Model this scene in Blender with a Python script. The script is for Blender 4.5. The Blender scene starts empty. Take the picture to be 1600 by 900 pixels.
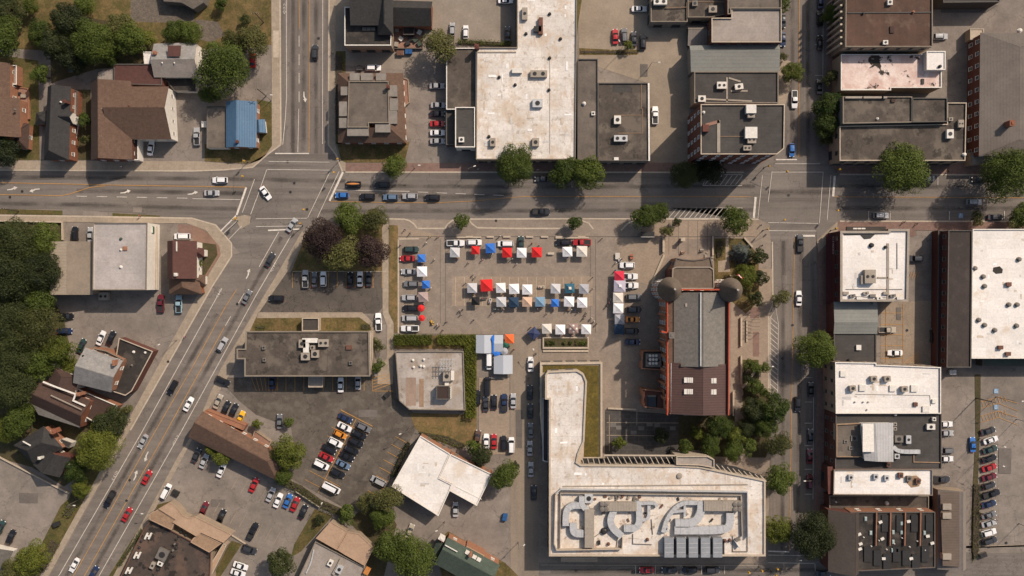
import bpy, bmesh, math, random
from mathutils import Vector, Matrix
random.seed(11)
# ------------------------------------------------------------------ camera, sky, sun, exposure
S = 0.2            # metres for one photo pixel on the ground
H = 285.0          # height of the drone above the ground
sc = bpy.context.scene
COL = sc.collection
cam = bpy.data.cameras.new('camera')
cam.sensor_fit = 'HORIZONTAL'; cam.angle = 2*math.atan(800*S/H); cam.clip_start = 1; cam.clip_end = 3000
camo = bpy.data.objects.new('camera', cam); camo.location = (0, 0, H); COL.objects.link(camo)
sc.camera = camo
SUN_EL = math.radians(44); SUN_AZ = (0.70, 0.714)          # towards the sun, on the ground plane
w = bpy.data.worlds.new('World'); sc.world = w; w.use_nodes = True
nt = w.node_tree; bg = nt.nodes['Background']
sky = nt.nodes.new('ShaderNodeTexSky'); sky.sky_type = 'NISHITA'; sky.sun_disc = False
sky.sun_elevation = SUN_EL; sky.sun_rotation = math.atan2(SUN_AZ[0], SUN_AZ[1])
sky.air_density = 1.3; sky.dust_density = 3.5; sky.ozone_density = 1.0
nt.links.new(sky.outputs[0], bg.inputs[0]); bg.inputs[1].default_value = 0.098
sl = bpy.data.lights.new('sun', 'SUN'); sl.energy = 4.15; sl.angle = math.radians(0.9); sl.color = (1, 0.865, 0.74)
so = bpy.data.objects.new('sun', sl); COL.objects.link(so)
sd = Vector((SUN_AZ[0]*math.cos(SUN_EL), SUN_AZ[1]*math.cos(SUN_EL), math.sin(SUN_EL)))
so.rotation_euler = sd.to_track_quat('Z', 'Y').to_euler(); so.location = (60, 60, 120)
sc.render.engine = 'CYCLES'
vs = sc.view_settings
vs.view_transform = 'Standard'; vs.look = 'None'; vs.gamma = 1; vs.exposure = 0.07; vs.use_curve_mapping = False

def W(px, py, h=0.0):
    """map position of something seen at photo pixel px, py whose height above the ground is h"""
    m = (H-h)/H
    return ((px-800)*S*m, (450-py)*S*m)

# ------------------------------------------------------------------ materials
MATS = {}
def M(name, c, c2=None, sc_=0.6, rough=.9, ramp=(.35, .65), st=(1, 1, 1), rz=0, blotch=0.18, bsc=.06, bump=0.0,
      stripes=None, seams=None, cracks=None, stain=None, metal=0.0, objcol=False, spec=.3, fine=0.15):
    if name in MATS: return MATS[name]
    m = bpy.data.materials.new(name); m.use_nodes = True; MATS[name] = m
    t = m.node_tree; N = t.nodes; L = t.links; p = N['Principled BSDF']
    p.inputs['Roughness'].default_value = rough; p.inputs['Metallic'].default_value = metal
    p.inputs['Specular IOR Level'].default_value = spec
    if objcol:
        oi = N.new('ShaderNodeObjectInfo'); col = oi.outputs['Color']
    g = N.new('ShaderNodeNewGeometry')
    mp = N.new('ShaderNodeMapping'); mp.vector_type = 'POINT'
    mp.inputs['Rotation'].default_value[2] = rz; mp.inputs['Scale'].default_value = st
    L.new(g.outputs['Position'], mp.inputs['Vector'])
    def noise(s, det=5, vec=None):
        n = N.new('ShaderNodeTexNoise'); n.inputs['Scale'].default_value = s; n.inputs['Detail'].default_value = det
        n.inputs['Roughness'].default_value = .66
        L.new(vec or g.outputs['Position'], n.inputs['Vector']); return n
    def rampn(src, a, b, ca, cb):
        r = N.new('ShaderNodeValToRGB'); r.color_ramp.elements[0].position = a; r.color_ramp.elements[1].position = b
        r.color_ramp.elements[0].color = (*ca, 1); r.color_ramp.elements[1].color = (*cb, 1)
        L.new(src, r.inputs[0]); return r.outputs[0]
    def mix(kind, fac, a, b):
        x = N.new('ShaderNodeMix'); x.data_type = 'RGBA'; x.blend_type = kind
        if isinstance(fac, float): x.inputs[0].default_value = fac
        else: L.new(fac, x.inputs[0])
        for i, v in ((6, a), (7, b)):
            if isinstance(v, tuple): x.inputs[i].default_value = (*v, 1)
            else: L.new(v, x.inputs[i])
        return x.outputs[2]
    n1 = noise(sc_, 6, mp.outputs[0])
    if not objcol:
        col = rampn(n1.outputs[0], ramp[0], ramp[1], c, c2 or tuple(x*.8 for x in c))
    if fine:
        nf = noise(1.7, 6)
        col = mix('MULTIPLY', 1.0, col, rampn(nf.outputs[0], .3, .7, (1-fine,)*3, (1+fine*.6,)*3))
    if blotch:
        nb = noise(bsc, 4)
        col = mix('MULTIPLY', 1.0, col, rampn(nb.outputs[0], .32, .68, (1-blotch,)*3, (1+blotch*.5,)*3))
    if stripes:      # (metres, angle, strength) ribs of a metal sheet
        per, ang, k = stripes
        m2 = N.new('ShaderNodeMapping'); m2.inputs['Rotation'].default_value[2] = ang
        L.new(g.outputs['Position'], m2.inputs['Vector'])
        wv = N.new('ShaderNodeTexWave'); wv.inputs['Scale'].default_value = .314/per*1.0
        wv.inputs['Distortion'].default_value = 0.0; L.new(m2.outputs[0], wv.inputs['Vector'])
        col = mix('MULTIPLY', 1.0, col, rampn(wv.outputs['Fac'], .0, .35, (1-k,)*3, (1, 1, 1)))
    if seams:        # (sheet length, sheet width, strength)
        bl, bw, k = seams
        bt = N.new('ShaderNodeTexBrick'); bt.inputs['Scale'].default_value = 1.0
        bt.inputs['Brick Width'].default_value = bl; bt.inputs['Row Height'].default_value = bw
        bt.inputs['Mortar Size'].default_value = .05; bt.inputs['Mortar Smooth'].default_value = .3
        bt.inputs['Color1'].default_value = (1, 1, 1, 1); bt.inputs['Color2'].default_value = (.9, .9, .9, 1)
        bt.inputs['Mortar'].default_value = (1-k, 1-k, 1-k, 1)
        L.new(mp.outputs[0], bt.inputs['Vector'])
        col = mix('MULTIPLY', 1.0, col, bt.outputs[0])
    if cracks:       # (cell size, colour, width)
        cs, cc, cw = cracks
        nd = noise(.35, 4); va = N.new('ShaderNodeVectorMath'); va.operation = 'MULTIPLY_ADD'
        L.new(nd.outputs['Color'], va.inputs[0]); va.inputs[1].default_value = (5, 5, 5); L.new(g.outputs['Position'], va.inputs[2])
        vo = N.new('ShaderNodeTexVoronoi'); vo.feature = 'DISTANCE_TO_EDGE'; vo.inputs['Scale'].default_value = 1/cs
        L.new(va.outputs[0], vo.inputs['Vector'])
        f = rampn(vo.outputs['Distance'], 0, cw, (1, 1, 1), (0, 0, 0))
        col = mix('MIX', f, col, cc)
    if stain:        # list of (noise scale, from, to, colour, opacity, stretch)
        for ss, a, b, scx, op, stt in stain:
            m3 = N.new('ShaderNodeMapping'); m3.inputs['Scale'].default_value = stt
            m3.inputs['Location'].default_value = (ss*31, ss*17, 3)
            L.new(g.outputs['Position'], m3.inputs['Vector'])
            ns = noise(ss, 7, m3.outputs[0])
            f = rampn(ns.outputs[0], a-.06, b-.12 if b-a > .05 else b-.05, (0, 0, 0), (op, op, op))
            col = mix('MIX', f, col, scx)
    L.new(col, p.inputs['Base Color'])
    if bump:
        bp = N.new('ShaderNodeBump'); bp.inputs['Strength'].default_value = bump; bp.inputs['Distance'].default_value = .05
        nb2 = noise(2.5, 6); L.new(nb2.outputs[0], bp.inputs['Height']); L.new(bp.outputs[0], p.inputs['Normal'])
    return m
def glassmat():
    m = bpy.data.materials.new('dark_glass'); m.use_nodes = True
    p = m.node_tree.nodes['Principled BSDF']; p.inputs['Base Color'].default_value = (.012, .013, .016, 1)
    p.inputs['Roughness'].default_value = .08; MATS['glass'] = m; return m
GL = glassmat()
def paintmat():
    m = bpy.data.materials.new('car_paint'); m.use_nodes = True; t = m.node_tree
    p = t.nodes['Principled BSDF']; oi = t.nodes.new('ShaderNodeObjectInfo')
    t.links.new(oi.outputs['Color'], p.inputs['Base Color']); p.inputs['Roughness'].default_value = .28
    p.inputs['Coat Weight'].default_value = .5; p.inputs['Coat Roughness'].default_value = .08
    MATS['paint'] = m; return m
PAINT = paintmat()
def leafmat(name, a, b):
    m = bpy.data.materials.new(name); m.use_nodes = True; t = m.node_tree; N = t.nodes; L = t.links
    p = N['Principled BSDF']; p.inputs['Roughness'].default_value = .6; p.inputs['Specular IOR Level'].default_value = .2
    g = N.new('ShaderNodeNewGeometry'); oi = N.new('ShaderNodeObjectInfo')
    n = N.new('ShaderNodeTexNoise'); n.inputs['Scale'].default_value = .42; n.inputs['Detail'].default_value = 6
    L.new(g.outputs['Position'], n.inputs['Vector'])
    ad = N.new('ShaderNodeMath'); ad.operation = 'MULTIPLY_ADD'; L.new(oi.outputs['Random'], ad.inputs[0])
    ad.inputs[1].default_value = .6; L.new(n.outputs[0], ad.inputs[2])
    r = N.new('ShaderNodeValToRGB'); r.color_ramp.elements[0].position = .42; r.color_ramp.elements[1].position = 1.0
    r.color_ramp.elements[0].color = (*a, 1); r.color_ramp.elements[1].color = (*b, 1)
    L.new(ad.outputs[0], r.inputs[0]); L.new(r.outputs[0], p.inputs['Base Color'])
    tr = N.new('ShaderNodeBsdfTranslucent'); L.new(r.outputs[0], tr.inputs[0])
    mx = N.new('ShaderNodeMixShader'); mx.inputs[0].default_value = .22
    L.new(p.outputs[0], mx.inputs[1]); L.new(tr.outputs[0], mx.inputs[2])
    L.new(mx.outputs[0], N['Material Output'].inputs[0]); MATS[name] = m; return m

# ------------------------------------------------------------------ mesh helpers
class MB:
    def __init__(s): s.v = []; s.f = []; s.m = []
    def add(s, vs_, fs, mi=0):
        o = len(s.v); s.v += [tuple(x) for x in vs_]; s.f += [tuple(i+o for i in f) for f in fs]; s.m += [mi]*len(fs); return s
    def box(s, cx, cy, z0, sx, sy, sz, rot=0, mi=0, tap=1.0):
        c, n = math.cos(rot), math.sin(rot); out = []
        for z, k in ((z0, 1), (z0+sz, tap)):
            for ax, ay in ((-1, -1), (1, -1), (1, 1), (-1, 1)):
                x, y = ax*sx/2*k, ay*sy/2*k; out.append((cx+x*c-y*n, cy+x*n+y*c, z))
        return s.add(out, [(3, 2, 1, 0), (4, 5, 6, 7), (0, 1, 5, 4), (1, 2, 6, 5), (2, 3, 7, 6), (3, 0, 4, 7)], mi)
    def cyl(s, cx, cy, z0, r, h, n=10, r2=None, mi=0, ax=None):
        r2 = r if r2 is None else r2; out = []
        for z, rr in ((0, r), (h, r2)):
            for i in range(n):
                a = 2*math.pi*i/n; p = (rr*math.cos(a), rr*math.sin(a), z)
                if ax == 'y': p = (p[0], p[2], p[1])
                if ax == 'x': p = (p[2], p[0], p[1])
                out.append((cx+p[0], cy+p[1], z0+p[2]))
        fs = [(i, (i+1) % n, n+(i+1) % n, n+i) for i in range(n)] + [tuple(range(n-1, -1, -1)), tuple(range(n, 2*n))]
        return s.add(out, fs, mi)
    def prism(s, poly, z0, z1, mi=0):
        poly = ccw(poly); n = len(poly)
        out = [(x, y, z0) for x, y in poly]+[(x, y, z1) for x, y in poly]
        return s.add(out, [(i, (i+1) % n, n+(i+1) % n, n+i) for i in range(n)]+[tuple(range(n, 2*n)), tuple(range(n-1, -1, -1))], mi)
    def tube(s, a, b, r1, r2=None, n=6, mi=0):
        a = Vector(a); b = Vector(b); r2 = r1 if r2 is None else r2; d = (b-a)
        q = d.to_track_quat('Z', 'Y'); out = []
        for p, r in ((a, r1), (b, r2)):
            for i in range(n):
                t = 2*math.pi*i/n; out.append(p+q @ Vector((r*math.cos(t), r*math.sin(t), 0)))
        return s.add(out, [(i, (i+1) % n, n+(i+1) % n, n+i) for i in range(n)]+[tuple(range(n, 2*n)), tuple(range(n-1, -1, -1))], mi)
    def mesh(s, name, mats, smooth=False):
        me = bpy.data.meshes.new(name); me.from_pydata(s.v, [], s.f)
        for m in (mats if isinstance(mats, (list, tuple)) else [mats]): me.materials.append(m)
        if any(s.m): me.polygons.foreach_set('material_index', s.m)
        if smooth: me.polygons.foreach_set('use_smooth', [True]*len(me.polygons))
        me.update(); return me
    def obj(s, name, mats, parent=None, loc=(0, 0, 0), smooth=False, rz=0):
        return O(name, s.mesh(name, mats, smooth), parent, loc, rz)
def O(name, me, parent=None, loc=(0, 0, 0), rz=0):
    o = bpy.data.objects.new(name, me); COL.objects.link(o); o.location = loc; o.rotation_euler[2] = rz
    if parent: o.parent = parent
    return o
def area(p): return .5*sum(p[i][0]*p[(i+1) % len(p)][1]-p[(i+1) % len(p)][0]*p[i][1] for i in range(len(p)))
def ccw(p): return list(p) if area(p) > 0 else list(p)[::-1]
def inset(poly, d):
    p = ccw(poly); n = len(p); out = []
    for i in range(n):
        a, b, c = Vector(p[i-1]), Vector(p[i]), Vector(p[(i+1) % n])
        e1 = (b-a).normalized(); e2 = (c-b).normalized()
        n1 = Vector((-e1.y, e1.x)); n2 = Vector((-e2.y, e2.x)); k = 1+n1.dot(n2)
        o = (n1+n2)/max(k, .25); out.append((b.x+o.x*d, b.y+o.y*d))
    return out
def tag(o, label, cat, group=None):
    o['label'] = label; o['category'] = cat
    if group: o['group'] = group
    return o
def empty(name, loc, rz=0):
    o = bpy.data.objects.new(name, None); COL.objects.link(o); o.location = loc; o.rotation_euler[2] = rz
    o.empty_display_size = .5; return o
def struct(o, kind='structure'): o['kind'] = kind; return o
def ang(deg): return math.radians(deg)
# ------------------------------------------------------------------ ground, roads, pavements
ASP = M('worn_asphalt', (.248, .209, .174), (.186, .157, .132), .22, blotch=.26, bsc=.05, bump=.15, cracks=(14, (.115, .098, .084), .010), stain=[(.12, .6, .8, (.12, .1, .085), .45, (1, 1, 1)), (.75, .69, .82, (.07, .06, .052), .6, (1, 1, 1))])
ROADX = M('road_asphalt_east_west', (.195, .167, .143), (.142, .122, .104), .45, st=(.045, 1, 1), blotch=.2, bsc=.05, cracks=(18, (.09, .077, .067), .006), stain=[(.55, .58, .8, (.085, .073, .064), .6, (.03, .8, 1))])
ROADY = M('road_asphalt_north_south', (.2, .17, .145), (.145, .123, .105), .45, st=(1, .045, 1), blotch=.2, bsc=.05, cracks=(18, (.09, .077, .067), .006), stain=[(.55, .6, .8, (.085, .073, .064), .55, (.8, .03, 1))])
DG = math.atan2(1, .565)
ROADD = M('road_asphalt_diagonal', (.2, .169, .143), (.143, .121, .103), .45, st=(.045, 1, 1), rz=-DG, blotch=.2, bsc=.05, cracks=(18, (.09, .077, .067), .006))
DARKLOT = M('dark_asphalt', (.085, .070, .056), (.125, .104, .083), .12, blotch=.25, bsc=.04, cracks=(8, (.045, .038, .032), .012), stain=[(.3, .55, .75, (.17, .145, .115), .5, (1, 1, 1)), (.8, .66, .8, (.035, .03, .026), .6, (1, 1, 1))])
DARKLOT2 = M('cracked_asphalt', (.115, .096, .078), (.085, .072, .06), .2, blotch=.2, cracks=(5, (.03, .026, .022), .016))
CONC = M('pavement_concrete', (.36, .29, .215), (.30, .24, .178), .7, blotch=.12, seams=(1.6, 1.6, .18))
KERB = M('kerb_stone', (.48, .40, .31), (.40, .33, .25), 1.2, blotch=.1)
PLAZA = M('plaza_pavers', (.285, .228, .178), (.235, .188, .148), .35, blotch=.16, bsc=.08, seams=(.8, .4, .08), stain=[(.2, .6, .8, (.17, .14, .11), .45, (1, 1, 1))])
PLAZA2 = M('plaza_pavers_tan', (.33, .253, .185), (.28, .217, .16), .35, blotch=.14, seams=(.8, .4, .1))
BRICKP = M('red_brick_paving', (.255, .158, .122), (.195, .125, .10), .8, blotch=.18, seams=(.9, .45, .16))
GRASS = M('dry_grass', (.165, .112, .045), (.095, .078, .024), .28, ramp=(.42, .58), blotch=.3, bsc=.1, fine=.42, bump=.4)
STRAW = M('straw_grass', (.215, .135, .058), (.115, .09, .032), .35, ramp=(.38, .62), blotch=.25, bsc=.12, fine=.3)
GRASSG = M('green_grass', (.078, .074, .02), (.12, .09, .032), .3, ramp=(.42, .58), blotch=.3, bsc=.1, fine=.42, bump=.4)
GRAVEL = M('gravel', (.105, .085, .066), (.155, .128, .1), .8, blotch=.2, fine=.35)
PINKG = M('red_gravel', (.25, .15, .105), (.2, .125, .09), .5)
DIRT = M('garden_soil', (.085, .062, .032), (.052, .05, .018), .6, fine=.35)
DKPAVE = M('dark_slate_paving', (.055, .05, .046), (.08, .073, .066), .4, seams=(2.4, 1.2, -.5))
LINEW = M('white_road_paint', (.66, .60, .52), (.5, .45, .39), 1.3, blotch=.1)
LINEY = M('yellow_road_paint', (.52, .27, .075), (.40, .21, .06), 1.0, blotch=.12)
LINEB = M('blue_road_paint', (.16, .28, .42), (.2, .32, .45), 1.0)
BLACKM = M('black_metal', (.025, .024, .023), (.034, .032, .03), 1.0, rough=.5)
PATCHD = M('asphalt_patch_and_shadow', (.11, .094, .08), (.13, .11, .093), .4)

g = MB(); g.add([(-900, -900, 0), (900, -900, 0), (900, 900, 0), (-900, 900, 0)], [(0, 1, 2, 3)])
ground = struct(g.obj('ground', ASP))
ZL = [0.004]
def sheet(name, pts, mat, z=None, parent=None, kind=True):
    """flat sheet; each one 4 mm above the one before unless z is given"""
    if z is None: ZL[0] += .004; z = ZL[0]
    p = ccw([W(*q) for q in pts]); b = MB(); b.add([(x, y, z) for x, y in p], [tuple(range(len(p)))])
    o = b.obj(name, mat, parent)
    if not parent: struct(o)
    return o
def slab(name, pts, mat, top=.13, parent=None):
    p = [W(*q) for q in pts]; b = MB(); b.prism(p, -.05, top); o = b.obj(name, mat, parent)
    if not parent: struct(o)
    return o
def strip(pts, wd):
    """polygon (in pixels) of a band of width wd along a line"""
    n = len(pts); l = []; r = []
    for i in range(n):
        a = Vector(pts[max(i-1, 0)]); b = Vector(pts[min(i+1, n-1)]); d = (b-a).normalized(); nn = Vector((-d.y, d.x))*wd/2
        p = Vector(pts[i]); l.append(tuple(p+nn)); r.append(tuple(p-nn))
    return l+r[::-1]
# lots and yards
sheet('gravel_yard', [(204, -20), (304, -20), (304, 36), (204, 34)], GRAVEL)
sheet('lawn', [(-40, -40), (204, -40), (204, 34), (304, 36), (304, -40), (425, -40), (425, 70), (300, 78), (180, 85), (0, 75), (-40, 70)], GRASS)
sheet('yard', [(78, 60), (100, 20), (180, 35), (240, 62), (240, 100), (150, 108), (80, 130)], DIRT)
sheet('gravel_yard', [(306, 30), (340, 34), (352, 55), (330, 66), (305, 60)], GRAVEL)
sheet('lawn', [(-40, 80), (60, 95), (62, 250), (-40, 250)], GRASSG)
sheet('lawn', [(110, 140), (142, 140), (142, 250), (112, 250)], DIRT)
sheet('parking_lot', [(515, -30), (805, -30), (805, 75), (697, 75), (640, 110), (515, 100)], M('pale_asphalt', (.27, .225, .178), (.225, .187, .148), .2))
sheet('parking_lot', [(432, 425), (605, 425), (606, 470), (590, 490), (430, 490), (402, 490)], DARKLOT2)
dark_lot = sheet('parking_lot', [(340, 590), (615, 588), (620, 622), (642, 640), (655, 660), (640, 690), (612, 745), (600, 775), (560, 800), (540, 795), (450, 745), (462, 712), (455, 668), (400, 648), (372, 625)], DARKLOT)
sheet('parking_lot', [(1376, 470), (1480, 470), (1480, 575), (1376, 570)], M('tan_asphalt', (.30, .235, .17), (.25, .195, .143), .15, cracks=(7, (.12, .1, .08), .01)))
sheet('parking_lot', [(902, -30), (1020, -30), (1078, 30), (1076, 255), (1018, 255), (1012, 130), (905, 95)], M('sandy_asphalt', (.31, .25, .185), (.25, .2, .15), .1, blotch=.25))
sheet('lane', [(797, 520), (842, 520), (842, 900), (846, 960), (798, 960)], M('lane_asphalt', (.27, .215, .16), (.225, .18, .136), .3, st=(1, .1, 1)))
# roads
roadA = struct(sheet('road', [(-100, 266), (300, 268), (350, 266), (395, 262), (420, 240), (525, 240), (536, 269), (700, 270), (1160, 270), (1200, 250), (1290, 250), (1312, 273), (1700, 274), (1700, 345), (1310, 344), (1275, 375), (1205, 375), (1190, 342), (620, 341), (500, 341), (470, 360), (380, 400), (362, 380), (338, 350), (300, 340), (200, 333), (100, 327), (-100, 325)], ROADX))
roadB = sheet('road', [(438, -100), (514, -100), (514, 150), (512, 225), (524, 241), (421, 241), (440, 226), (440, 150)], ROADY)
roadD = sheet('road', [(363, 398), (382, 394), (471, 361), (440, 418), (418, 450), (345, 575), (302, 675), (178, 905), (140, 975), (30, 975), (78, 900), (205, 672), (332, 448)], ROADD)
roadC = sheet('road', [(1213, -100), (1292, -100), (1291, 251), (1201, 251), (1218, 230), (1216, 200)], ROADY)
roadC2 = sheet('road', [(1206, 374), (1276, 374), (1278, 470), (1274, 700), (1270, 960), (1198, 960), (1204, 700), (1204.5, 640), (1201.5, 614), (1201.5, 490), (1207, 477)], ROADY)
roadE = sheet('road', [(842, 880), (1199, 882), (1271, 868), (1700, 862), (1700, 990), (842, 990)], ROADX)
# pavements (raised) and kerbs
slab('pavement', [(-40, 251), (310, 252), (385, 258), (412, 248), (425, 228), (424, -40), (436.5, -40), (438, 226), (418, 240), (394, 261), (350, 264.5), (300, 266), (-40, 264)], CONC)
slab('pavement', [(515.5, -40), (525, -40), (524, 225), (530, 250), (540, 254), (540, 268), (535, 267), (525, 240), (513.5, 226)], CONC, .134)
slab('pavement', [(540, 255), (1165, 254), (1198, 245), (1200, 249), (1162, 268.5), (540, 268)], BRICKP, .13)
slab('pavement', [(-40, 337), (120, 339), (300, 342), (336, 352), (360, 380), (361, 399), (331, 446), (203, 671), (76, 900), (30, 990), (15, 990), (66, 900), (194, 668), (318, 444), (345, 398), (343, 385), (322, 360), (292, 349), (120, 347), (-40, 345)], CONC)
slab('pavement', [(472, 362), (480, 362), (452, 420), (405, 488), (402, 492), (362, 580), (322, 645), (285, 716), (186, 902), (140, 990), (130, 990), (177, 900), (280, 710), (303, 675), (346, 575), (420, 450)], CONC)
slab('verge', [(480, 362), (606, 342), (606, 425), (455, 425)], GRASS, .12)
slab('pavement', [(597, 352), (607, 345), (607, 488), (615, 505), (614, 600), (590, 600), (590, 580), (604, 560), (605, 510), (598, 490)], CONC, .128)
slab('verge', [(608, 352), (622, 352), (622, 520), (616, 520), (616, 505), (608, 488)], STRAW, .124)
plaza = slab('plaza', [(608, 343.5), (1188, 344), (1202, 350), (1204, 375), (1206, 477), (1200.5, 490), (1200.5, 614), (1203.5, 640), (1203, 700), (1197, 875), (1180, 880), (842, 878), (842, 640), (842, 523), (622, 521), (622, 353), (608, 351)], PLAZA, .11)
slab('pavement', [(1313, 250), (1292, 240), (1293, -60), (1316, -60), (1312, 255), (1700, 256), (1700, 272.5), (1312, 271.5), (1294, 255)], BRICKP, .13)
slab('pavement', [(1276, 376), (1310, 346), (1700, 347), (1700, 360), (1430, 360), (1432, 368), (1421, 370), (1310, 362), (1306, 470), (1302, 800), (1296, 868), (1271, 866), (1279, 470)], BRICKP, .13)
slab('pavement', [(1276.5, 376), (1309, 346.2), (1310, 359), (1297, 372), (1290, 382), (1278.5, 395)], CONC, .136)
slab('pavement', [(1213, 90), (1236, 96), (1236, 130), (1216, 205), (1217, 230), (1200, 248), (1195, 244), (1214, 225)], CONC, .127)
slab('pavement', [(1700, 848), (1296, 862), (1300, 880), (1500, 858), (1530, 852), (1700, 851)], CONC, .12)
def kerb(pts, wd=2.2, top=.155, parent=None):
    b = MB(); b.prism([W(*q) for q in strip(pts, wd)], 0, top)
    o = b.obj('kerb', KERB, parent); 
    if not parent: struct(o)
KC = [[(608, 342), (632, 342.5), (640, 345), (647, 350), (652, 357)], [(695, 357), (700, 350), (706, 345), (712, 342.5), (733, 344), (738, 350), (746, 356), (810, 357), (875, 357), (888, 350), (893, 345), (910, 345), (920, 349), (927, 358)], [(970, 360), (980, 350), (990, 344), (1000, 342.4), (1185, 342.6)],
      [(652, 357), (695, 357)], [(712, 342.4), (890, 342)], [(910, 342), (1000, 342)], [(622.5, 373), (622.5, 521)], [(622.5, 373.5), (655, 373)],
      [(-40, 265.5), (300, 267.2), (350, 265.5), (395, 261.5), (418, 241.5), (439, 226)], [(540, 269), (1162, 269.3)], [(-40, 336), (120, 338), (300, 341), (337, 351.5), (361.5, 380), (362, 400), (332, 447), (204, 672)],
      [(513, 226), (524.5, 241), (535, 268)], [(1312, 272.6), (1660, 273.5)], [(1312, 345.6), (1660, 346)], [(1206.5, 378), (1207.5, 476), (1200.8, 490), (1200.8, 614)], [(437.5, -20), (439, 226)], [(514.5, -20), (513, 226)]]
for k in KC: kerb(k)
PF = [.11]
# lighter pavers, stall strips, gardens
for pts, m in [([(706, 432), (926, 432), (926, 478), (706, 478)], PLAZA2), ([(656, 360), (700, 372), (622, 373), (610, 358)], PLAZA2),
               ([(1010, 345), (1186, 345), (1186, 372), (1080, 374), (1010, 372)], PLAZA2), ([(960, 372), (1060, 374), (1018, 448), (975, 430)], PLAZA2),
               ([(748, 590), (796, 590), (796, 710), (748, 710)], PLAZA2), ([(1142, 420), (1206, 420), (1204, 640), (1142, 640)], PLAZA2)]:
    PF[0] += .004; sheet('paving_field', pts, m, PF[0])
sheet('paving_joint', strip([(688, 374), (688, 505)], .8), PATCHD, .14, plaza); sheet('paving_joint', strip([(696, 374), (696, 505)], .8), PATCHD, .14, plaza)
sheet('paving_joint', strip([(922.5, 374), (922.5, 520)], .8), PATCHD, .14, plaza); sheet('paving_joint', strip([(930.5, 374), (930.5, 520)], .8), PATCHD, .14, plaza)
sheet('paving_joint', strip([(622, 369.5), (1180, 370)], 1.1), PATCHD, .14, plaza)
for x in range(712, 926, 14): sheet('stall_line', strip([(x, 433), (x, 478)], .7), KERB, .143, plaza)
for x in range(1045, 1120, 15): sheet('paving_joint', strip([(x, 345), (x, 398)], .7), PATCHD, .141, plaza)
slab('garden_bed', [(1116, 373), (1135, 372), (1162, 373), (1185, 398), (1186, 470), (1165, 490), (1142, 470), (1116, 445)], GRASS, .17)
slab('garden_bed', [(1164, 612), (1203, 612), (1202, 700), (1196, 715), (1060, 712), (1060, 650), (1142, 648)], DIRT, .17)
slab('garden_path', [(1133.5, 372), (1138, 372), (1139, 410), (1141, 425), (1122, 425), (1122, 408), (1133.5, 406)], CONC, .18)
slab('brick_path', [(1172, 480), (1186, 480), (1186, 497), (1172, 497)], BRICKP, .14); slab('brick_path', [(1176, 518), (1186, 518), (1186, 557), (1176, 557)], BRICKP, .14)
slab('garden_bed', [(1160, 562), (1185, 562), (1186, 612), (1164, 640), (1160, 604)], GRASSG, .16)
slab('garden_path', [(1146, 700), (1150, 600), (1158, 600), (1164, 680), (1180, 735), (1165, 735)], PLAZA, .182)
slab('courtyard', [(945, 640), (1068, 648), (1065, 712), (945, 712)], DKPAVE, .13); CY = bpy.data.objects['courtyard']
for x, y in [(967, 668), (1002, 669), (990, 676), (1051, 669), (1027, 664), (1015, 663), (958, 664)]: sheet('pale_slab', [(x-4.5, y-3), (x+4.5, y-3), (x+4.5, y+3), (x-4.5, y+3)], M('grey_slab', (.16, .148, .135), (.13, .12, .11), .6), .137, CY)
for p in ([(948, 660), (1070, 661)], [(995, 640), (995, 664)], [(948, 680), (1040, 681)], [(1073, 650), (1073, 690)], [(952, 648), (952, 705)]): sheet('paving_joint', strip(p, .9), CONC, .141, CY)
slab('verge', [(398, 496), (562, 496), (575, 502), (583, 512), (583, 520), (388, 520)], GRASS, .12)
slab('pavement', [(404, 488), (566, 488), (584, 505), (590, 520), (583, 522), (578, 508), (562, 496), (402, 497)], CONC, .13)
slab('verge', [(616, 524), (745, 524), (745, 670), (728, 665), (728, 545), (616, 545)], STRAW, .09)
slab('verge', [(640, 645), (745, 648), (742, 690), (720, 700), (660, 680), (648, 668)], STRAW, .08)
slab('verge', [(150, 690), (200, 672), (90, 860), (62, 900), (20, 900), (65, 850), (95, 790), (118, 770), (130, 740)], GRASSG, .08)
slab('yard', [(-40, 345), (96, 345), (98, 378), (80, 380), (80, 460), (100, 500), (110, 545), (60, 590), (60, 640), (150, 640), (190, 640), (200, 660), (150, 690), (130, 740), (100, 760), (50, 730), (0, 716), (-40, 716)], DIRT, .05)
slab('verge', [(302, 352), (322, 362), (344, 385), (345, 398), (318, 440), (300, 456), (305, 400), (302, 380)], PINKG, .09)
slab('verge', [(308, 378), (338, 382), (340, 398), (316, 438), (308, 440)], DIRT, .1)
sheet('brick_forecourt', [(278, 350), (305, 352), (325, 364), (345, 386), (345, 398), (320, 380), (278, 362)], BRICKP, .06)
slab('verge', [(492, 795), (520, 806), (470, 862), (455, 870), (460, 850)], GRASSG, .09)
slab('verge', [(560, 800), (600, 785), (620, 820), (600, 900), (560, 900), (583, 855), (545, 815)], DIRT, .08)
slab('verge', [(240, 790), (270, 782), (205, 850), (178, 900), (170, 900)], GRASSG, .09)
slab('verge', [(362, 845), (378, 850), (345, 900), (325, 900)], GRASSG, .09)
slab('verge', [(700, 830), (790, 880), (810, 900), (690, 900), (680, 850)], GRASS, .07)
slab('verge', [(523, 80), (540, 80), (540, 225), (525, 225)], GRASSG, .09)
slab('verge', [(526, 222), (640, 222), (632, 254), (534, 254)], GRASS, .09)
slab('verge', [(320, 225), (412, 225), (426, 190), (425, 228), (410, 247), (385, 256), (320, 252)], GRASS, .09)
slab('verge', [(400, -40), (424, -40), (424, 55), (400, 60)], GRASS, .09); slab('verge', [(402, 155), (425, 160), (425, 230), (408, 240)], GRASSG, .095)
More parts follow.
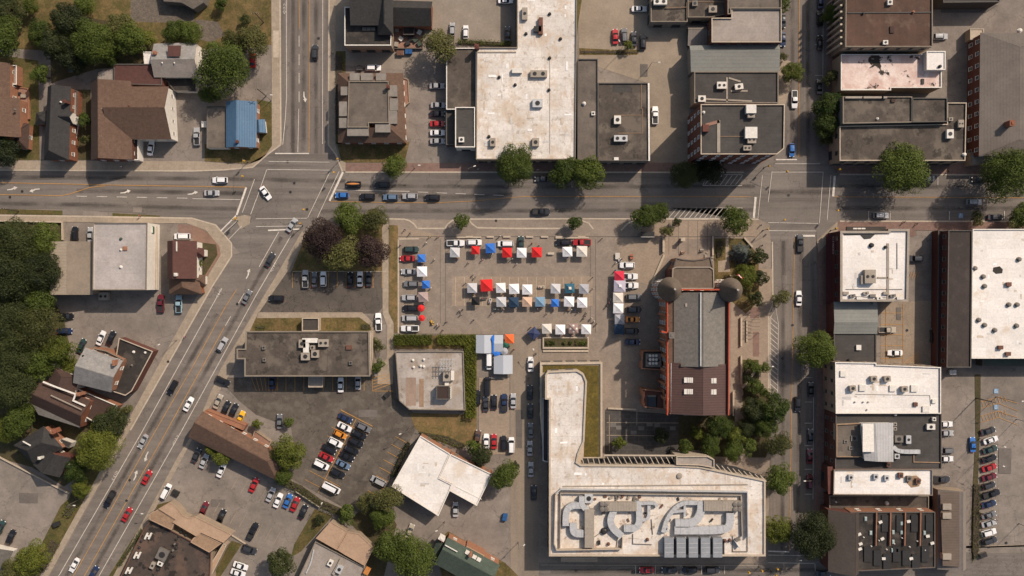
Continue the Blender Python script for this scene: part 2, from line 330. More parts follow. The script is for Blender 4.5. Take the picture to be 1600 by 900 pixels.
slab('verge', [(-20, 326), (98, 329), (98, 336), (-20, 334)], GRASSG, .1); slab('verge', [(176, 333), (250, 337), (250, 340), (176, 338)], GRASSG, .1)
slab('verge', [(1523, 585), (1532, 585), (1532, 640), (1524, 870), (1518, 880), (1518, 800), (1524, 680)], DIRT, .1)
slab('verge', [(905, 75), (960, 78), (1000, 78), (995, 86), (905, 86)], GRASS, .06); slab('verge', [(901, -20), (912, -20), (903, 40), (901, 60)], GRASSG, .06)
for q in [(208, 323, 222, 332), (96, 327, 130, 336), (640, 318, 668, 326), (1216, 452, 1236, 470), (1222, 430, 1230, 443), (960, 280, 990, 288), (300, 440, 316, 452), (700, 282, 716, 290), (470, 180, 478, 214), (455, 320, 470, 332), (1320, 300, 1350, 312), (1240, 690, 1256, 722), (1000, 100, 1012, 120), (560, 640, 590, 652), (330, 780, 352, 792), (30, 770, 60, 786), (806, 640, 816, 700), (1400, 480, 1408, 500), (1560, 700, 1580, 740)]: sheet('asphalt_patch_and_shadow', [(q[0], q[1]), (q[2], q[1]+.6), (q[2]-.5, q[3]), (q[0]+.4, q[3]-.4)], M('asphalt_patch_and_shadow_%d' % (sum(q) % 2), *[((.125, .107, .092), (.15, .128, .11)), ((.215, .182, .153), (.185, .158, .134))][sum(q) % 2], .4))
sheet('asphalt_patch_and_shadow', [(1470, 8), (1560, 8), (1540, 20), (1470, 20)], PATCHD)  # dark sheet painting the shadow cast by the dark building above
sheet('sidewalk_patch', [(427, 48), (436, 48), (436, 90), (427, 90)], KERB, .15)
# painted markings
ZM = .105
def mark(name, par, pts, wd, mat=LINEW, z=None):
    sheet(name, strip(pts, wd), mat, z or ZM, par)
def dashes(par, a, b, n, fill, wd=.9, mat=LINEW):
    for i in range(n):
        t0 = i/n; t1 = t0+fill/n
        mark('lane_dash', par, [(a[0]+(b[0]-a[0])*t0, a[1]+(b[1]-a[1])*t0), (a[0]+(b[0]-a[0])*t1, a[1]+(b[1]-a[1])*t1)], wd, mat)
ZM = ZL[0]+.012
Y_, W_ = LINEY, LINEW
for par, pts, wd, mt in [
    (roadA, [(-40, 285), (0, 285.5), (80, 287), (160, 289), (385, 292.5)], .9, Y_), (roadA, [(-40, 303.5), (60, 305), (95, 306), (110, 303), (125, 298), (140, 293), (165, 290.5)], .9, Y_),
    (roadA, [(301, 310.5), (376, 312)], .8, W_), (roadA, [(525, 297), (640, 299)], .8, W_), (roadA, [(515, 314.5), (600, 316.5), (680, 317), (740, 314), (820, 307), (1172, 307.5)], .7, Y_),
    (roadA, [(1303, 307.5), (1660, 309.5)], .7, Y_), (roadB, [(447.5, -40), (448, 150), (446, 185), (442, 226)], .8, W_), (roadB, [(484, -40), (484, 60), (483, 238)], .9, Y_), (roadB, [(467, -40), (468, 46)], .8, Y_),
    (roadB, [(467, 170), (465.5, 238)], .8, W_), (roadB, [(504.5, -40), (504, 225)], .8, W_),
    (roadD, [(347, 450), (222, 675), (92, 900), (50, 975)], .9, W_), (roadD, [(455, 368), (400, 462), (283, 675), (155, 900), (115, 970)], .9, W_), (roadD, [(352, 509), (257, 680), (132, 900), (92, 970)], .9, Y_),
    (roadD, [(370, 452), (352, 480), (300, 575), (242, 675), (115, 900), (76, 970)], .8, Y_), (roadD, [(436, 362), (405, 417)], .8, W_),
    (roadC, [(1249, -40), (1248, 246)], .8, Y_), (roadC2, [(1241, 372), (1237, 600), (1233, 860)], .8, Y_), (roadC, [(1286, 0), (1285, 200)], .6, W_),
    (roadC2, [(1271, 600), (1270, 780)], .6, W_)]:
    mark('lane_line', par, pts, wd, mt)
for par, a, b, wd in [(roadA, (385, 293), (370, 336), 3), (roadA, (369, 337), (345, 361), 2), (roadA, (536, 269), (515, 314), 3.2), (roadB, (430, 240), (483, 240), 1.8), (roadD, (419, 360), (468, 358), 2.2),
                      (roadA, (1180.5, 308), (1177.5, 341), 3.4), (roadA, (1304, 275), (1301.5, 307), 3.4), (roadC2, (1242, 368.5), (1273, 368.5), 3), (roadC, (1212, 249.5), (1245, 249.5), 1.8), (roadC2, (1200, 861), (1233, 862), 2)]:
    mark('stop_line', par, [a, b], wd)
for par, pts in [(roadA, [(398, 280), (379, 332)]), (roadA, [(401, 310), (392, 335)]), (roadA, [(349, 365), (371, 345)]), (roadA, [(358, 374), (378, 353)]), (roadA, [(418, 265), (517, 266)]), (roadA, [(417, 265), (400, 314)]),
                 (roadA, [(517, 266), (481, 340)]), (roadA, [(530, 268), (496, 340)]), (roadA, [(420, 252.5), (515, 253.5)]), (roadA, [(400, 342), (480, 341)]), (roadA, [(400, 354), (475, 353)]), (roadA, [(1191, 274), (1184, 341)]),
                 (roadA, [(1206, 268), (1200, 316)]), (roadA, [(1205, 269), (1286, 269)]), (roadA, [(1286, 269), (1280, 349)]), (roadA, [(1298, 274), (1292, 344)]), (roadA, [(1200, 348), (1278, 349)]), (roadA, [(1201, 360.5), (1275, 361)]),
                 (roadC, [(1211, 256), (1281, 256)]), (roadC2, [(1200, 867), (1268, 868)]), (roadC2, [(1200, 879), (1272, 880)]), (roadE, [(1273, 880), (1274, 905)])]:
    mark('crosswalk_line', par, pts, .75, LINEW, ZM+.005)
dashes(roadA, (120, 306.5), (308, 310), 6, .52); dashes(roadA, (653, 300), (800, 306), 5, .55, .8); dashes(roadB, (467.5, 56), (467.5, 172), 4, .58)
dashes(roadD, (382, 458), (340, 530), 2, .5, .8)
def hatch(par, outline, lines):
    mark('hatch_outline', par, outline+[outline[0]], .7)
    for a, b in lines: mark('hatch_stripe', par, [a, b], .8, LINEW, ZM+.005)
hatch(roadA, [(1098, 290), (1104, 273), (1159, 273), (1159, 290)], [((x, 289), (x+11, 274)) for x in range(1101, 1150, 8)])
hatch(roadA, [(1040, 341), (1046, 325), (1160, 325), (1150, 341)], [((x, 340), (x+12, 326)) for x in range(1045, 1146, 8)])
hatch(roadC2, [(1203, 497), (1212, 482), (1216, 505), (1215, 613), (1203, 613)], [((1203.5, y), (1214.8, y+10)) for y in range(496, 604, 8)])
def arrow(par, x, y, a, s=1.0, flip=1):
    pts = [(-9, -.9), (-1, -1.2), (3, 1.2), (3, -1.5), (8.5, 3), (2.5, 6.5), (2.6, 4), (-2, 1.4), (-9, 1.1)]
    c, n = math.cos(ang(a)), math.sin(ang(a)); out = []
    for u, v in pts:
        u, v = u*.95*s, v*flip*.75*s; out.append((x+u*c-v*n, y-(u*n+v*c)))
    sheet('turn_arrow', out, LINEW, ZM+.002, par)
for par, x, y, a in [(roadA, 20, 296, 5), (roadA, 54, 296, 185), (roadA, 197, 301, 5), (roadA, 302, 303, 5), (roadB, 475, 152, -90), (roadD, 389, 428, 62), (roadD, 228, 713, 242), (roadD, 213, 743, 62)]: arrow(par, x, y, a)
def bike(par, x, y, a):
    c, n = math.cos(ang(a)), math.sin(ang(a)); t = lambda u, v: (x+u*c-v*n, y-(u*n+v*c))
    for pts in [[(-7, 0), (-3, 2), (-3, -2), (-7, 0)], [(-1, 1.5), (-1, -1.5)], [(2, 2), (4, 0), (2, -2), (2, 2)], [(6, 1.8), (9, 0), (6, -1.8)]]:
        mark('bicycle_symbol', par, [t(*q) for q in pts], .7, LINEW, ZM+.003)
for par, x, y, a in [(roadB, 444.5, 15, 90), (roadD, 343, 457, 242), (roadD, 180, 742, 242), (roadD, 274, 688, 62), (roadD, 427, 418, 62)]: bike(par, x, y, a)
lot = ground; ZP = ZM-.005
for x in range(457, 600, 14): mark('parking_line', lot, [(x, 425.5), (x, 450)], .7, Y_, ZP)
mark('parking_line', lot, [(457, 424), (603, 424)], .7, KERB, ZP)
for x in (420, 434, 447, 461, 475, 505, 520, 541, 555, 569): mark('parking_line', lot, [(x, 588), (x, 611)], .7, Y_, ZP)
for i in range(7): mark('hatch_stripe', lot, [(393+i*7, 590), (401+i*5, 611)], .7, Y_, ZP)
for i in range(5): mark('hatch_stripe', lot, [(583, 610-i*5), (610, 592-i*4+8)], .7, Y_, ZP)
mark('hatch_outline', lot, [(582, 582), (582, 611), (614, 611)], .7, Y_, ZP)
# the dark lot's herringbone: a spine and bays on both sides
sp0, sp1 = Vector((557.5, 653)), Vector((497, 770))
for i in range(9):
    p = sp0+(sp1-sp0)*(i/8.6)
    mark('parking_line', dark_lot, [(p.x-25, p.y-13), (p.x, p.y)], .7, Y_, ZP); mark('parking_line', dark_lot, [(p.x, p.y), (p.x+23, p.y+12)], .7, Y_, ZP)
mark('parking_line', dark_lot, [tuple(sp0), tuple(sp1)], .7, Y_, ZP+.003); mark('parking_line', dark_lot, [(532.5, 640.5), (582.5, 666)], .9, Y_, ZP+.003)
for i in range(8): mark('parking_line', dark_lot, [(618-i*6.2, 682+i*12), (638-i*6.2, 693+i*12)], .7, Y_, ZP)
for i in range(5): mark('parking_line', lot, [(375+i*14, 742+i*7), (362+i*14, 764+i*7)], .6, CONC, ZP)
for i in range(9): mark('parking_line', lot, [(330+i*13.5, 807+i*6.5-28), (319+i*13.5, 807+i*6.5-8)], .6, CONC, ZP)
for y in (470, 489, 507, 523, 540, 560): mark('parking_line', lot, [(1376, y), (1411, y)], .6, Y_, ZP)
for x in (1384, 1411): mark('parking_line', lot, [(x, 474), (x, 568)], .6, Y_, ZP)
for i in range(6): mark('hatch_stripe', lot, [(1411+i*5, 568), (1436, 548+i*4)], .6, Y_, ZP)
for i in range(4): mark('hatch_stripe', lot, [(1420+i*4, 435), (1424+i*4, 425)], .6, Y_, ZP)
for k in range(2):
    y0 = 628+k*22
    mark('hatch_outline', lot, [(1532, y0), (1560, y0-8), (1572, y0-3), (1590, y0+2)], .6, Y_, ZP); mark('hatch_outline', lot, [(1532, y0+10), (1560, y0+2), (1590, y0+14)], .6, Y_, ZP)
    for i in range(8): mark('hatch_stripe', lot, [(1534+i*5, y0-i*1.4), (1537+i*5, y0+8-i*1.2)], .6, Y_, ZP)
for y in range(668, 860, 13): mark('parking_line', lot, [(1531, y+4), (1556, y-2)], .5, CONC, ZP)
def wheelchair(x, y):
    sheet('accessible_bay_panel', [(x-3.6, y-3.6), (x+3.6, y-3.6), (x+3.6, y+3.6), (x-3.6, y+3.6)], LINEB, ZP, lot)
    for pts in [[(x-.4, y-2.4), (x-.3, y), (x+1.3, y), (x+2, y+2.2)], [(x-1.4, y-.6), (x-2, y+1), (x-.8, y+2.4), (x+.7, y+2)]]:
        mark('accessible_symbol', lot, pts, .65, LINEW, ZP+.004)
    mark('accessible_symbol', lot, [(x-1, y-2.9), (x+.2, y-2.9)], 1, LINEW, ZP+.004)
for q in [(1501, 337), (1556, 611), (1556, 636)]: wheelchair(*q)
for x0, x1, y in [(1357, 1357, 0), (1390.5, 1390.5, 0), (1483, 1483, 0), (1569, 1569, 0)]: mark('parking_line', roadA, [(x0, 330), (x1, 344)], .8)
for x in (1465, 1515): mark('parking_line', roadA, [(x, 275), (x, 289)], .8)
for y in (70, 118, 590, 628, 661, 696, 733, 772): mark('parking_line', roadC2, [(1257, y), (1269, y)] if y > 300 else [(1273, y), (1286, y)], .7)
for x in (993, 1024, 1064, 1096, 1132): mark('parking_line', roadE, [(x, 883), (x, 897)], .6)
mark('lane_line', roadE, [(845, 882.5), (1190, 883.5)], .6, KERB)

for par, x, y in [(roadA, 460, 286), (roadA, 454, 300), (roadA, 480, 327), (roadA, 449.5, 253), (roadA, 35, 299), (roadA, 16, 308), (roadA, 1232, 305), (roadA, 1310, 320), (roadD, 371, 475), (roadD, 263, 565), (roadD, 203, 750), (roadD, 198, 782), (roadC2, 1238, 508), (roadC2, 1222, 560), (roadA, 775, 345), (roadB, 498, 60), (roadE, 900, 892)]:
    c = W(x, y); b = MB(); b.cyl(c[0], c[1], ZM-.02, .42, .024, 12); b.obj('manhole_cover', BLACKM, par)
for x, y in [(455, 700), (1417, 516), (1572, 848), (700, 640), (1010, 60), (330, 830)]:
    c = W(x, y); b = MB(); b.cyl(c[0], c[1], ZP-.02, .42, .024, 12); b.obj('manhole_cover', BLACKM, ground)

def wearmat():
    m = bpy.data.materials.new('tyre_wear'); m.use_nodes = True; t = m.node_tree; N = t.nodes; L = t.links; p = N['Principled BSDF']; p.inputs['Base Color'].default_value = (.07, .06, .052, 1); p.inputs['Roughness'].default_value = .9
    g_ = N.new('ShaderNodeNewGeometry'); n = N.new('ShaderNodeTexNoise'); n.inputs['Scale'].default_value = .12; n.inputs['Detail'].default_value = 6; L.new(g_.outputs['Position'], n.inputs['Vector'])
    r = N.new('ShaderNodeMapRange'); r.inputs[1].default_value = .35; r.inputs[2].default_value = .7; r.inputs[3].default_value = .02; r.inputs[4].default_value = .24; L.new(n.outputs[0], r.inputs[0]); L.new(r.outputs[0], p.inputs['Alpha']); return m
WEAR = wearmat()
for par, pts in [(roadA, [(-40, 276), (160, 278), (380, 280), (540, 283)]), (roadA, [(-40, 317), (150, 320), (300, 325), (370, 326)]), (roadA, [(120, 298), (380, 302)]), (roadA, [(540, 290), (800, 292), (1180, 291)]), (roadA, [(520, 306), (700, 308), (800, 304)]), (roadA, [(500, 330), (820, 329), (1180, 328)]), (roadA, [(1310, 291), (1660, 292)]), (roadA, [(1310, 325), (1660, 326)]),
                 (roadB, [(458, -40), (458, 240)]), (roadB, [(475, -40), (475, 236)]), (roadB, [(494, -40), (494, 240)]), (roadD, [(440, 370), (380, 475), (270, 672), (144, 895)]), (roadD, [(340, 490), (232, 676), (104, 900)]), (roadC, [(1238, -40), (1238, 246)]), (roadC, [(1262, -40), (1262, 246)]), (roadC2, [(1224, 376), (1222, 860)]), (roadC2, [(1252, 376), (1246, 860)]), (roadA, [(1200, 300), (1300, 300)]), (roadE, [(860, 893), (1300, 890)])]:
    for k, wd in enumerate((8, 5.5, 3)): sheet('tyre_wear', strip(pts, wd), WEAR, ZM-.009+.002*k, par)
# ------------------------------------------------------------------ buildings
WHITE = M('white_roof_membrane', (.70, .65, .59), (.60, .545, .48), .25, blotch=.16, bsc=.08, seams=(18, 3.2, .22), stain=[(.16, .55, .74, (.46, .345, .24), .6, (1, 1, 1)), (.55, .60, .78, (.40, .29, .2), .6, (1, .35, 1)), (.7, .66, .74, (.27, .20, .145), .5, (1, 1, 1))], spec=.2)
WHITE2 = M('clean_white_membrane', (.77, .725, .67), (.70, .655, .60), .3, blotch=.1, seams=(12, 3, .14), stain=[(.16, .62, .8, (.5, .38, .26), .5, (1, 1, 1))], spec=.2)
PEEL = M('peeling_white_roof', (.60, .43, .37), (.72, .61, .54), .12, blotch=.12, stain=[(.12, .52, .66, (.42, .25, .2), .55, (1, 1, 1)), (.16, .62, .64, (.035, .026, .022), 1.0, (1, 1, 1))])
LGREY = M('pale_grey_membrane', (.335, .29, .25), (.28, .24, .205), .3, blotch=.14, seams=(9, 2.2, .12), stain=[(.3, .6, .8, (.2, .165, .13), .5, (1, 1, 1))])
RUSTW = M('rust_stained_membrane', (.72, .655, .575), (.64, .57, .485), .3, blotch=.12, seams=(6, 3, .18), stain=[(.22, .54, .76, (.46, .33, .22), .5, (1, 1, 1)), (.5, .62, .74, (.2, .12, .08), .6, (1, 1, 1))])
PALEG = M('pinkish_grey_membrane', (.42, .375, .345), (.35, .312, .288), .3, blotch=.16, seams=(9, 2.2, .14), stain=[(.3, .6, .8, (.27, .225, .19), .5, (1, 1, 1))])
STAINP = M('stained_pale_roof', (.45, .40, .35), (.35, .305, .265), .25, blotch=.2, bsc=.1, seams=(5, 5, .12), stain=[(.2, .54, .72, (.25, .19, .14), .7, (1, 1, 1)), (.6, .64, .76, (.15, .12, .1), .6, (1, 1, 1))])
GREYG = M('weathered_grey_roof', (.29, .275, .255), (.225, .212, .197), .6, blotch=.16, seams=(1.2, .35, .12), fine=.2)
MOTEL = M('weathered_tar_roof', (.075, .056, .045), (.058, .045, .037), .3, blotch=.2, stain=[(.14, .56, .74, (.14, .085, .06), .6, (1, 1, 1)), (.3, .62, .7, (.018, .015, .013), .9, (1, 1, 1))])
DKBR = M('dark_umber_roof', (.056, .043, .037), (.043, .034, .030), .4, blotch=.2, stain=[(.3, .6, .8, (.085, .07, .06), .5, (1, 1, 1))])
HALLR = M('brown_grey_hall_roof', (.155, .13, .11), (.13, .11, .094), .2, blotch=.15, stripes=(.9, 0, .1))
DGREY = M('dark_gravel_roof', (.098, .079, .063), (.068, .055, .045), .35, blotch=.25, bsc=.1, stain=[(.18, .56, .72, (.16, .13, .1), .6, (1, 1, 1)), (.2, .64, .72, (.03, .025, .02), .7, (1, 1, 1))], fine=.2)
MGREY = M('grey_gravel_roof', (.165, .135, .108), (.125, .102, .083), .3, blotch=.2, bsc=.09, seams=(14, 4, .12), stain=[(.2, .6, .75, (.07, .058, .047), .6, (1, 1, 1))], fine=.15)
CHAR = M('charcoal_membrane', (.055, .05, .046), (.075, .067, .06), .3, blotch=.2, seams=(7, 1.0, .2), fine=.15)
BLACKR = M('black_roofing', (.028, .024, .021), (.048, .041, .036), .25, blotch=.3, seams=(7, 1.2, .15), stain=[(.25, .58, .74, (.085, .07, .057), .6, (1, 1, 1))])
BROWNR = M('brown_bitumen_roof', (.105, .058, .040), (.08, .047, .034), .3, blotch=.2, seams=(2.6, 30, .15), stain=[(.16, .6, .75, (.16, .11, .08), .5, (1, 1, 1))])
BRSH = M('brown_shingles', (.145, .088, .060), (.11, .067, .047), 1.0, blotch=.12, seams=(1.2, .35, .22), fine=.2)
BRSH2 = M('dark_brown_shingles', (.075, .044, .034), (.06, .037, .029), 1.0, blotch=.12, seams=(1.2, .35, .2), fine=.2)
MAROON = M('maroon_roof', (.11, .05, .04), (.09, .042, .035), 1.0, blotch=.12, seams=(1.2, .4, .15))
GRSH = M('charcoal_shingles', (.048, .045, .043), (.036, .034, .033), 1.0, blotch=.14, seams=(1.2, .35, .2), fine=.25)
GRSH2 = M('grey_shingles', (.16, .145, .128), (.125, .114, .10), .8, blotch=.14, seams=(1.2, .35, .18), fine=.2)
GREENSH = M('green_shingles', (.075, .098, .075), (.06, .08, .062), .9, blotch=.14, seams=(1.2, .35, .18), fine=.2)
SLATE = M('slate_roof', (.205, .186, .16), (.16, .146, .127), .9, blotch=.12, seams=(.7, .35, .15), fine=.2)
CONE = M('turret_slate', (.145, .112, .083), (.11, .086, .066), .9, blotch=.14, fine=.15)
BLUEM = M('blue_metal_roof', (.075, .15, .24), (.065, .135, .22), .3, blotch=.06, stripes=(.7, 0, .3), rough=.5)
TANM = M('beige_metal_roof', (.42, .34, .25), (.38, .31, .23), .2, blotch=.06, stripes=(.9, math.pi/2, .12), rough=.6)
GREYM = M('grey_metal_roof', (.20, .172, .148), (.17, .148, .128), .2, blotch=.12, stripes=(.9, 0, .12), rough=.5)
GREYMY = M('grey_metal_roof_cross', (.205, .205, .18), (.18, .18, .16), .2, blotch=.08, stripes=(1.1, math.pi/2, .12), rough=.5)
BRM = M('brown_metal_roof', (.095, .052, .042), (.08, .046, .038), .2, blotch=.1, stripes=(.75, math.pi/2, .3), rough=.5)
SALMON = M('salmon_roof', (.40, .27, .18), (.35, .235, .155), .4, blotch=.08)
TANSH = M('tan_shingles', (.34, .225, .14), (.27, .175, .11), .9, blotch=.12, seams=(1.2, .35, .12))
SEDUM = M('sedum_planting', (.135, .095, .018), (.075, .062, .014), .7, blotch=.2, bsc=.2, fine=.4, bump=.4)
BRICK = M('red_brick', (.245, .095, .052), (.185, .074, .044), 1.2, blotch=.12, fine=.2)
BRICKO = M('orange_brick', (.335, .155, .088), (.26, .125, .075), 1.2, blotch=.12, fine=.2)
BRICKD = M('dark_red_brick', (.135, .05, .036), (.105, .043, .032), 1.2, blotch=.12)
BUFF = M('buff_wall', (.33, .25, .175), (.28, .215, .155), .6)
GREYW = M('grey_wall', (.24, .21, .18), (.2, .177, .15), .6)
DARKW = M('dark_wall', (.07, .06, .052), (.055, .048, .042), .6)
WHW = M('white_wall', (.68, .63, .55), (.62, .57, .5), .6, blotch=.08)
BEIGE = M('beige_concrete', (.45, .37, .28), (.4, .33, .25), .6, blotch=.1)
TRIMW = M('white_trim', (.72, .67, .6), (.64, .6, .53), 1.0, blotch=.05)
TRIMT = M('tan_trim', (.235, .195, .15), (.195, .162, .125), 1.0, blotch=.08)
TRIMD = M('dark_trim', (.11, .098, .085), (.09, .08, .07), 1.0, blotch=.08)
REDT = M('red_painted_trim', (.42, .075, .035), (.36, .065, .032), 1.0, blotch=.08)
STEEL = M('galvanised_steel', (.49, .485, .475), (.41, .405, .40), .8, rough=.5, metal=.15, blotch=.08)
STEELD = M('weathered_steel', (.2, .175, .15), (.16, .14, .12), .8, rough=.6, metal=.2)
UNITT = M('tan_unit_casing', (.33, .28, .225), (.28, .24, .195), .6, blotch=.08)
UNITW = M('white_unit_casing', (.66, .62, .55), (.6, .56, .5), .6, blotch=.06)
COPPER = M('rusty_brown_metal', (.16, .075, .05), (.12, .06, .042), .7)
BLACKM = M('black_metal', (.025, .024, .023), (.034, .032, .03), 1.0, rough=.5)
PLANK = M('deck_wood', (.30, .17, .12), (.24, .135, .095), .5, st=(.15, 1, 1), blotch=.15)
AWN = M('maroon_awning_fabric', (.072, .018, .018), (.06, .016, .016), .5, blotch=.12)
CARDM = M('canvas_any', (1, 1, 1), objcol=True, rough=.85, blotch=.04, fine=.03)
CLOTHM = M('cloth_any', (1, 1, 1), objcol=True, rough=.9, blotch=0, fine=.0)

WINMESH = {}
def winmesh(wd, ht, frame):
    k = (round(wd, 1), round(ht, 1), frame.name)
    if k not in WINMESH:
        b = MB(); f = .09
        for cx, cz, sx, sz in ((0, -ht/2, wd, f), (0, ht/2-f, wd, f), (-wd/2+f/2, -ht/2+f, f, ht-2*f), (wd/2-f/2, -ht/2+f, f, ht-2*f), (0, -.03, wd-2*f, .06)):
            b.box(cx, 0, cz, sx, .16, sz, 0, 0)
        b.box(0, .07, -ht/2-.1, wd+.2, .22, .1, 0, 0)          # sill
        b.box(0, -.02, -ht/2+f, wd-2*f, .08, ht-2*f, 0, 1)     # pane set back
        WINMESH[k] = b.mesh('window', [frame, GL])
    return WINMESH[k]

class Bld:
    def __init__(s, name, label, at, cat='building'):
        s.c = W(*at); s.o = tag(empty(name, (s.c[0], s.c[1], 0)), label, cat)
    def L(s, px, py, h=0):
        x, y = W(px, py, h); return (x-s.c[0], y-s.c[1])
    def windows(s, poly, z0, h, frame=None, step=3.2, size=(1.2, 1.8), sides=None, ground_h=None, rows=None):
        poly = ccw(poly); n = len(poly); frame = frame or TRIMT
        for i in range(n):
            a, b = Vector(poly[i]), Vector(poly[(i+1) % n]); e = b-a; ln = e.length
            nrm = Vector((e.y, -e.x)).normalized(); mid = (a+b)/2+Vector(s.c)
            if sides is not None:
                if i not in sides: continue
            elif nrm.dot(-mid.normalized()) < -.3: continue
            if ln < 3: continue
            k = max(1, int((ln-1.2)/step)); R = rows or max(1, int((h-z0)/3.9)); fl = (h-z0)/R
            for r in range(R):
                wd, ht = size
                if r == 0 and ground_h: wd, ht = step*.78, ground_h
                for j in range(k):
                    p = a+e*((j+.5)/k)+nrm*.03
                    O('window', winmesh(wd, ht, frame), s.o, (p.x, p.y, z0+fl*(r+.52) if not (r == 0 and ground_h) else z0+.5+ht/2), math.atan2(-nrm.x, nrm.y))
    def flat(s, px, h, roof, wall, cap=TRIMT, par=.55, pw=.18, z0=0, win=None, capw=None, name='roof'):
        par = min(par, .42); poly = ccw([s.L(x, y, h) for x, y in px]); n = len(poly); ins = inset(poly, pw); b = MB()
        # outer wall faces and inner parapet faces
        b.add([(x, y, z0) for x, y in poly]+[(x, y, h) for x, y in poly], [(i, (i+1) % n, n+(i+1) % n, n+i) for i in range(n)])
        b.add([(x, y, h-par) for x, y in ins]+[(x, y, h) for x, y in ins], [((i+1) % n, i, n+i, n+(i+1) % n) for i in range(n)])
        b.add([(x, y, h) for x, y in poly]+[(x, y, h) for x, y in ins], [(i, (i+1) % n, n+(i+1) % n, n+i) for i in range(n)])
        b.obj('wall', wall, s.o)
        r = MB(); r.add([(x, y, h-par) for x, y in ins], [tuple(range(n))]); r.obj(name, roof, s.o)
        o1 = inset(poly, -.05); o2 = inset(poly, (capw or pw)+.05); c = MB()
        for z, sg in ((h+.004, 0), (h+.10, 1)): c.add([(x, y, z) for x, y in o1]+[(x, y, z) for x, y in o2], [(i, (i+1) % n, n+(i+1) % n, n+i) for i in range(n)] if sg else [])
        c.add([(x, y, h+.004) for x, y in o1]+[(x, y, h+.10) for x, y in o1], [(i, (i+1) % n, n+(i+1) % n, n+i) for i in range(n)])
        c.add([(x, y, h+.004) for x, y in o2]+[(x, y, h+.10) for x, y in o2], [((i+1) % n, i, n+i, n+(i+1) % n) for i in range(n)])
        c.obj('parapet_cap', cap, s.o)
        if win: s.windows(poly, z0, h-.3, **win)
        return poly
    def gable(s, px, he, hr, roof, wall, hip=0.0, hip2=None, z0=0, ov=.3, win=None, off=.5, roof2=None, rn='roof_slope', hs=None):
        """px: corners seen at eave height; ridge joins the middles of edges 0-1 and 2-3"""
        hs = he if hs is None else hs
        P = [Vector(s.L(x, y, hs)) for x, y in px]; hip2 = hip if hip2 is None else hip2
        if area([tuple(p) for p in P]) < 0: P = [P[1], P[0], P[3], P[2]]; off = 1-off
        r0 = P[0].lerp(P[1], off); r1 = P[3].lerp(P[2], off); ax = r1-r0
        a0 = r0+ax*hip; a1 = r1-ax*hip2
        v3 = lambda p, z: (p.x, p.y, z)
        b = MB(); v = [v3(p, z0) for p in P]+[v3(p, he) for p in P]
        b.add(v, [(i, (i+1) % 4, 4+(i+1) % 4, 4+i) for i in range(4)])
        if hip == 0: b.add([v3(P[0], he), v3(P[1], he), v3(r0, hr)], [(0, 1, 2)])
        if hip2 == 0: b.add([v3(P[2], he), v3(P[3], he), v3(r1, hr)], [(0, 1, 2)])
        b.obj('wall', wall, s.o)
        u = ax.normalized(); q = Vector((-u.y, u.x))
        def slab_(pts, mat, nm):
            A = [Vector(p) for p in pts]; nn = (A[1]-A[0]).cross(A[2]-A[0]).normalized()
            if nn.z < 0: A = A[::-1]; nn = -nn
            k = len(A); m = MB(); m.add([p+nn*.14 for p in A]+[p+nn*.01 for p in A], [tuple(range(k)), tuple(range(2*k-1, k-1, -1))]+[(i, k+i, k+(i+1) % k, (i+1) % k) for i in range(k)]); m.obj(nm, mat, s.o)
        E0 = u*ov if True else 0
        R0 = a0-(E0 if hip == 0 else u*0); R1 = a1+(E0 if hip2 == 0 else u*0)
        for k, (p, p2, m) in enumerate(((P[0], P[3], roof), (P[1], P[2], roof2 or roof))):
            side = (p-r0); wd = side.length; d = side.normalized(); dr = ov*(hr-he)/max(wd, .1)
            A = p-E0+d*ov; B_ = p2+E0+d*ov
            slab_([v3(A, he-dr), v3(B_, he-dr), v3(R1, hr), v3(R0, hr)], m, rn)
        if hip > 0: slab_([v3(P[0]-E0+(P[0]-r0).normalized()*ov, he-.1), v3(P[1]-E0+(P[1]-r0).normalized()*ov, he-.1), v3(a0, hr)], roof, rn)
        if hip2 > 0: slab_([v3(P[3]+E0+(P[3]-r1).normalized()*ov, he-.1), v3(P[2]+E0+(P[2]-r1).normalized()*ov, he-.1), v3(a1, hr)], roof, rn)
        if win: s.windows([tuple(p) for p in P], z0, he, **win)
    def box(s, name, px, py, z, sx, sy, sz, mat, rot=0, tap=1.0, parent=None):
        x, y = s.L(px, py, z+sz); b = MB(); b.box(0, 0, 0, sx, sy, sz, 0, 0, tap); return b.obj(name, mat, parent or s.o, (x, y, z), rz=ang(rot))
    def unit(s, px, py, z, sx, sy, sz, mat=None, rot=0, fans=1):
        """rooftop air handling unit on rails, with louvre bands and fan grilles"""
        mat = mat or UNITT; x, y = s.L(px, py, z+sz); b = MB()
        b.box(0, -sy*.3, 0, sx*.96, .12, .14, 0, 0); b.box(0, sy*.3, 0, sx*.96, .12, .14, 0, 0)
        b.box(0, 0, .14, sx, sy, sz-.2, 0, 0); b.box(0, 0, sz-.06, sx+.08, sy+.08, .06, 0, 0)
        u = b.obj('rooftop_unit', mat, s.o, (x, y, z), rz=ang(rot))
        for i in range(fans):
            f = MB(); r = min(sx/max(fans, 1), sy)*.3; f.cyl(0, 0, 0, r, .09, 14); f.cyl(0, 0, .09, r*.3, .05, 8)
            f.obj('fan_grille', BLACKM, u, (sx*((i+.5)/fans-.5), 0, sz))
        return u
    def vent(s, px, py, z, r=.25, hh=.8, mat=None):
        x, y = s.L(px, py, z+hh); b = MB(); b.cyl(0, 0, 0, r*1.5, .12, 10); b.cyl(0, 0, .12, r*.8, hh*.6, 10); b.cyl(0, 0, .12+hh*.6, r*1.35, hh*.25, 10, r*.7)
        b.obj('roof_vent', mat or STEELD, s.o, (x, y, z))
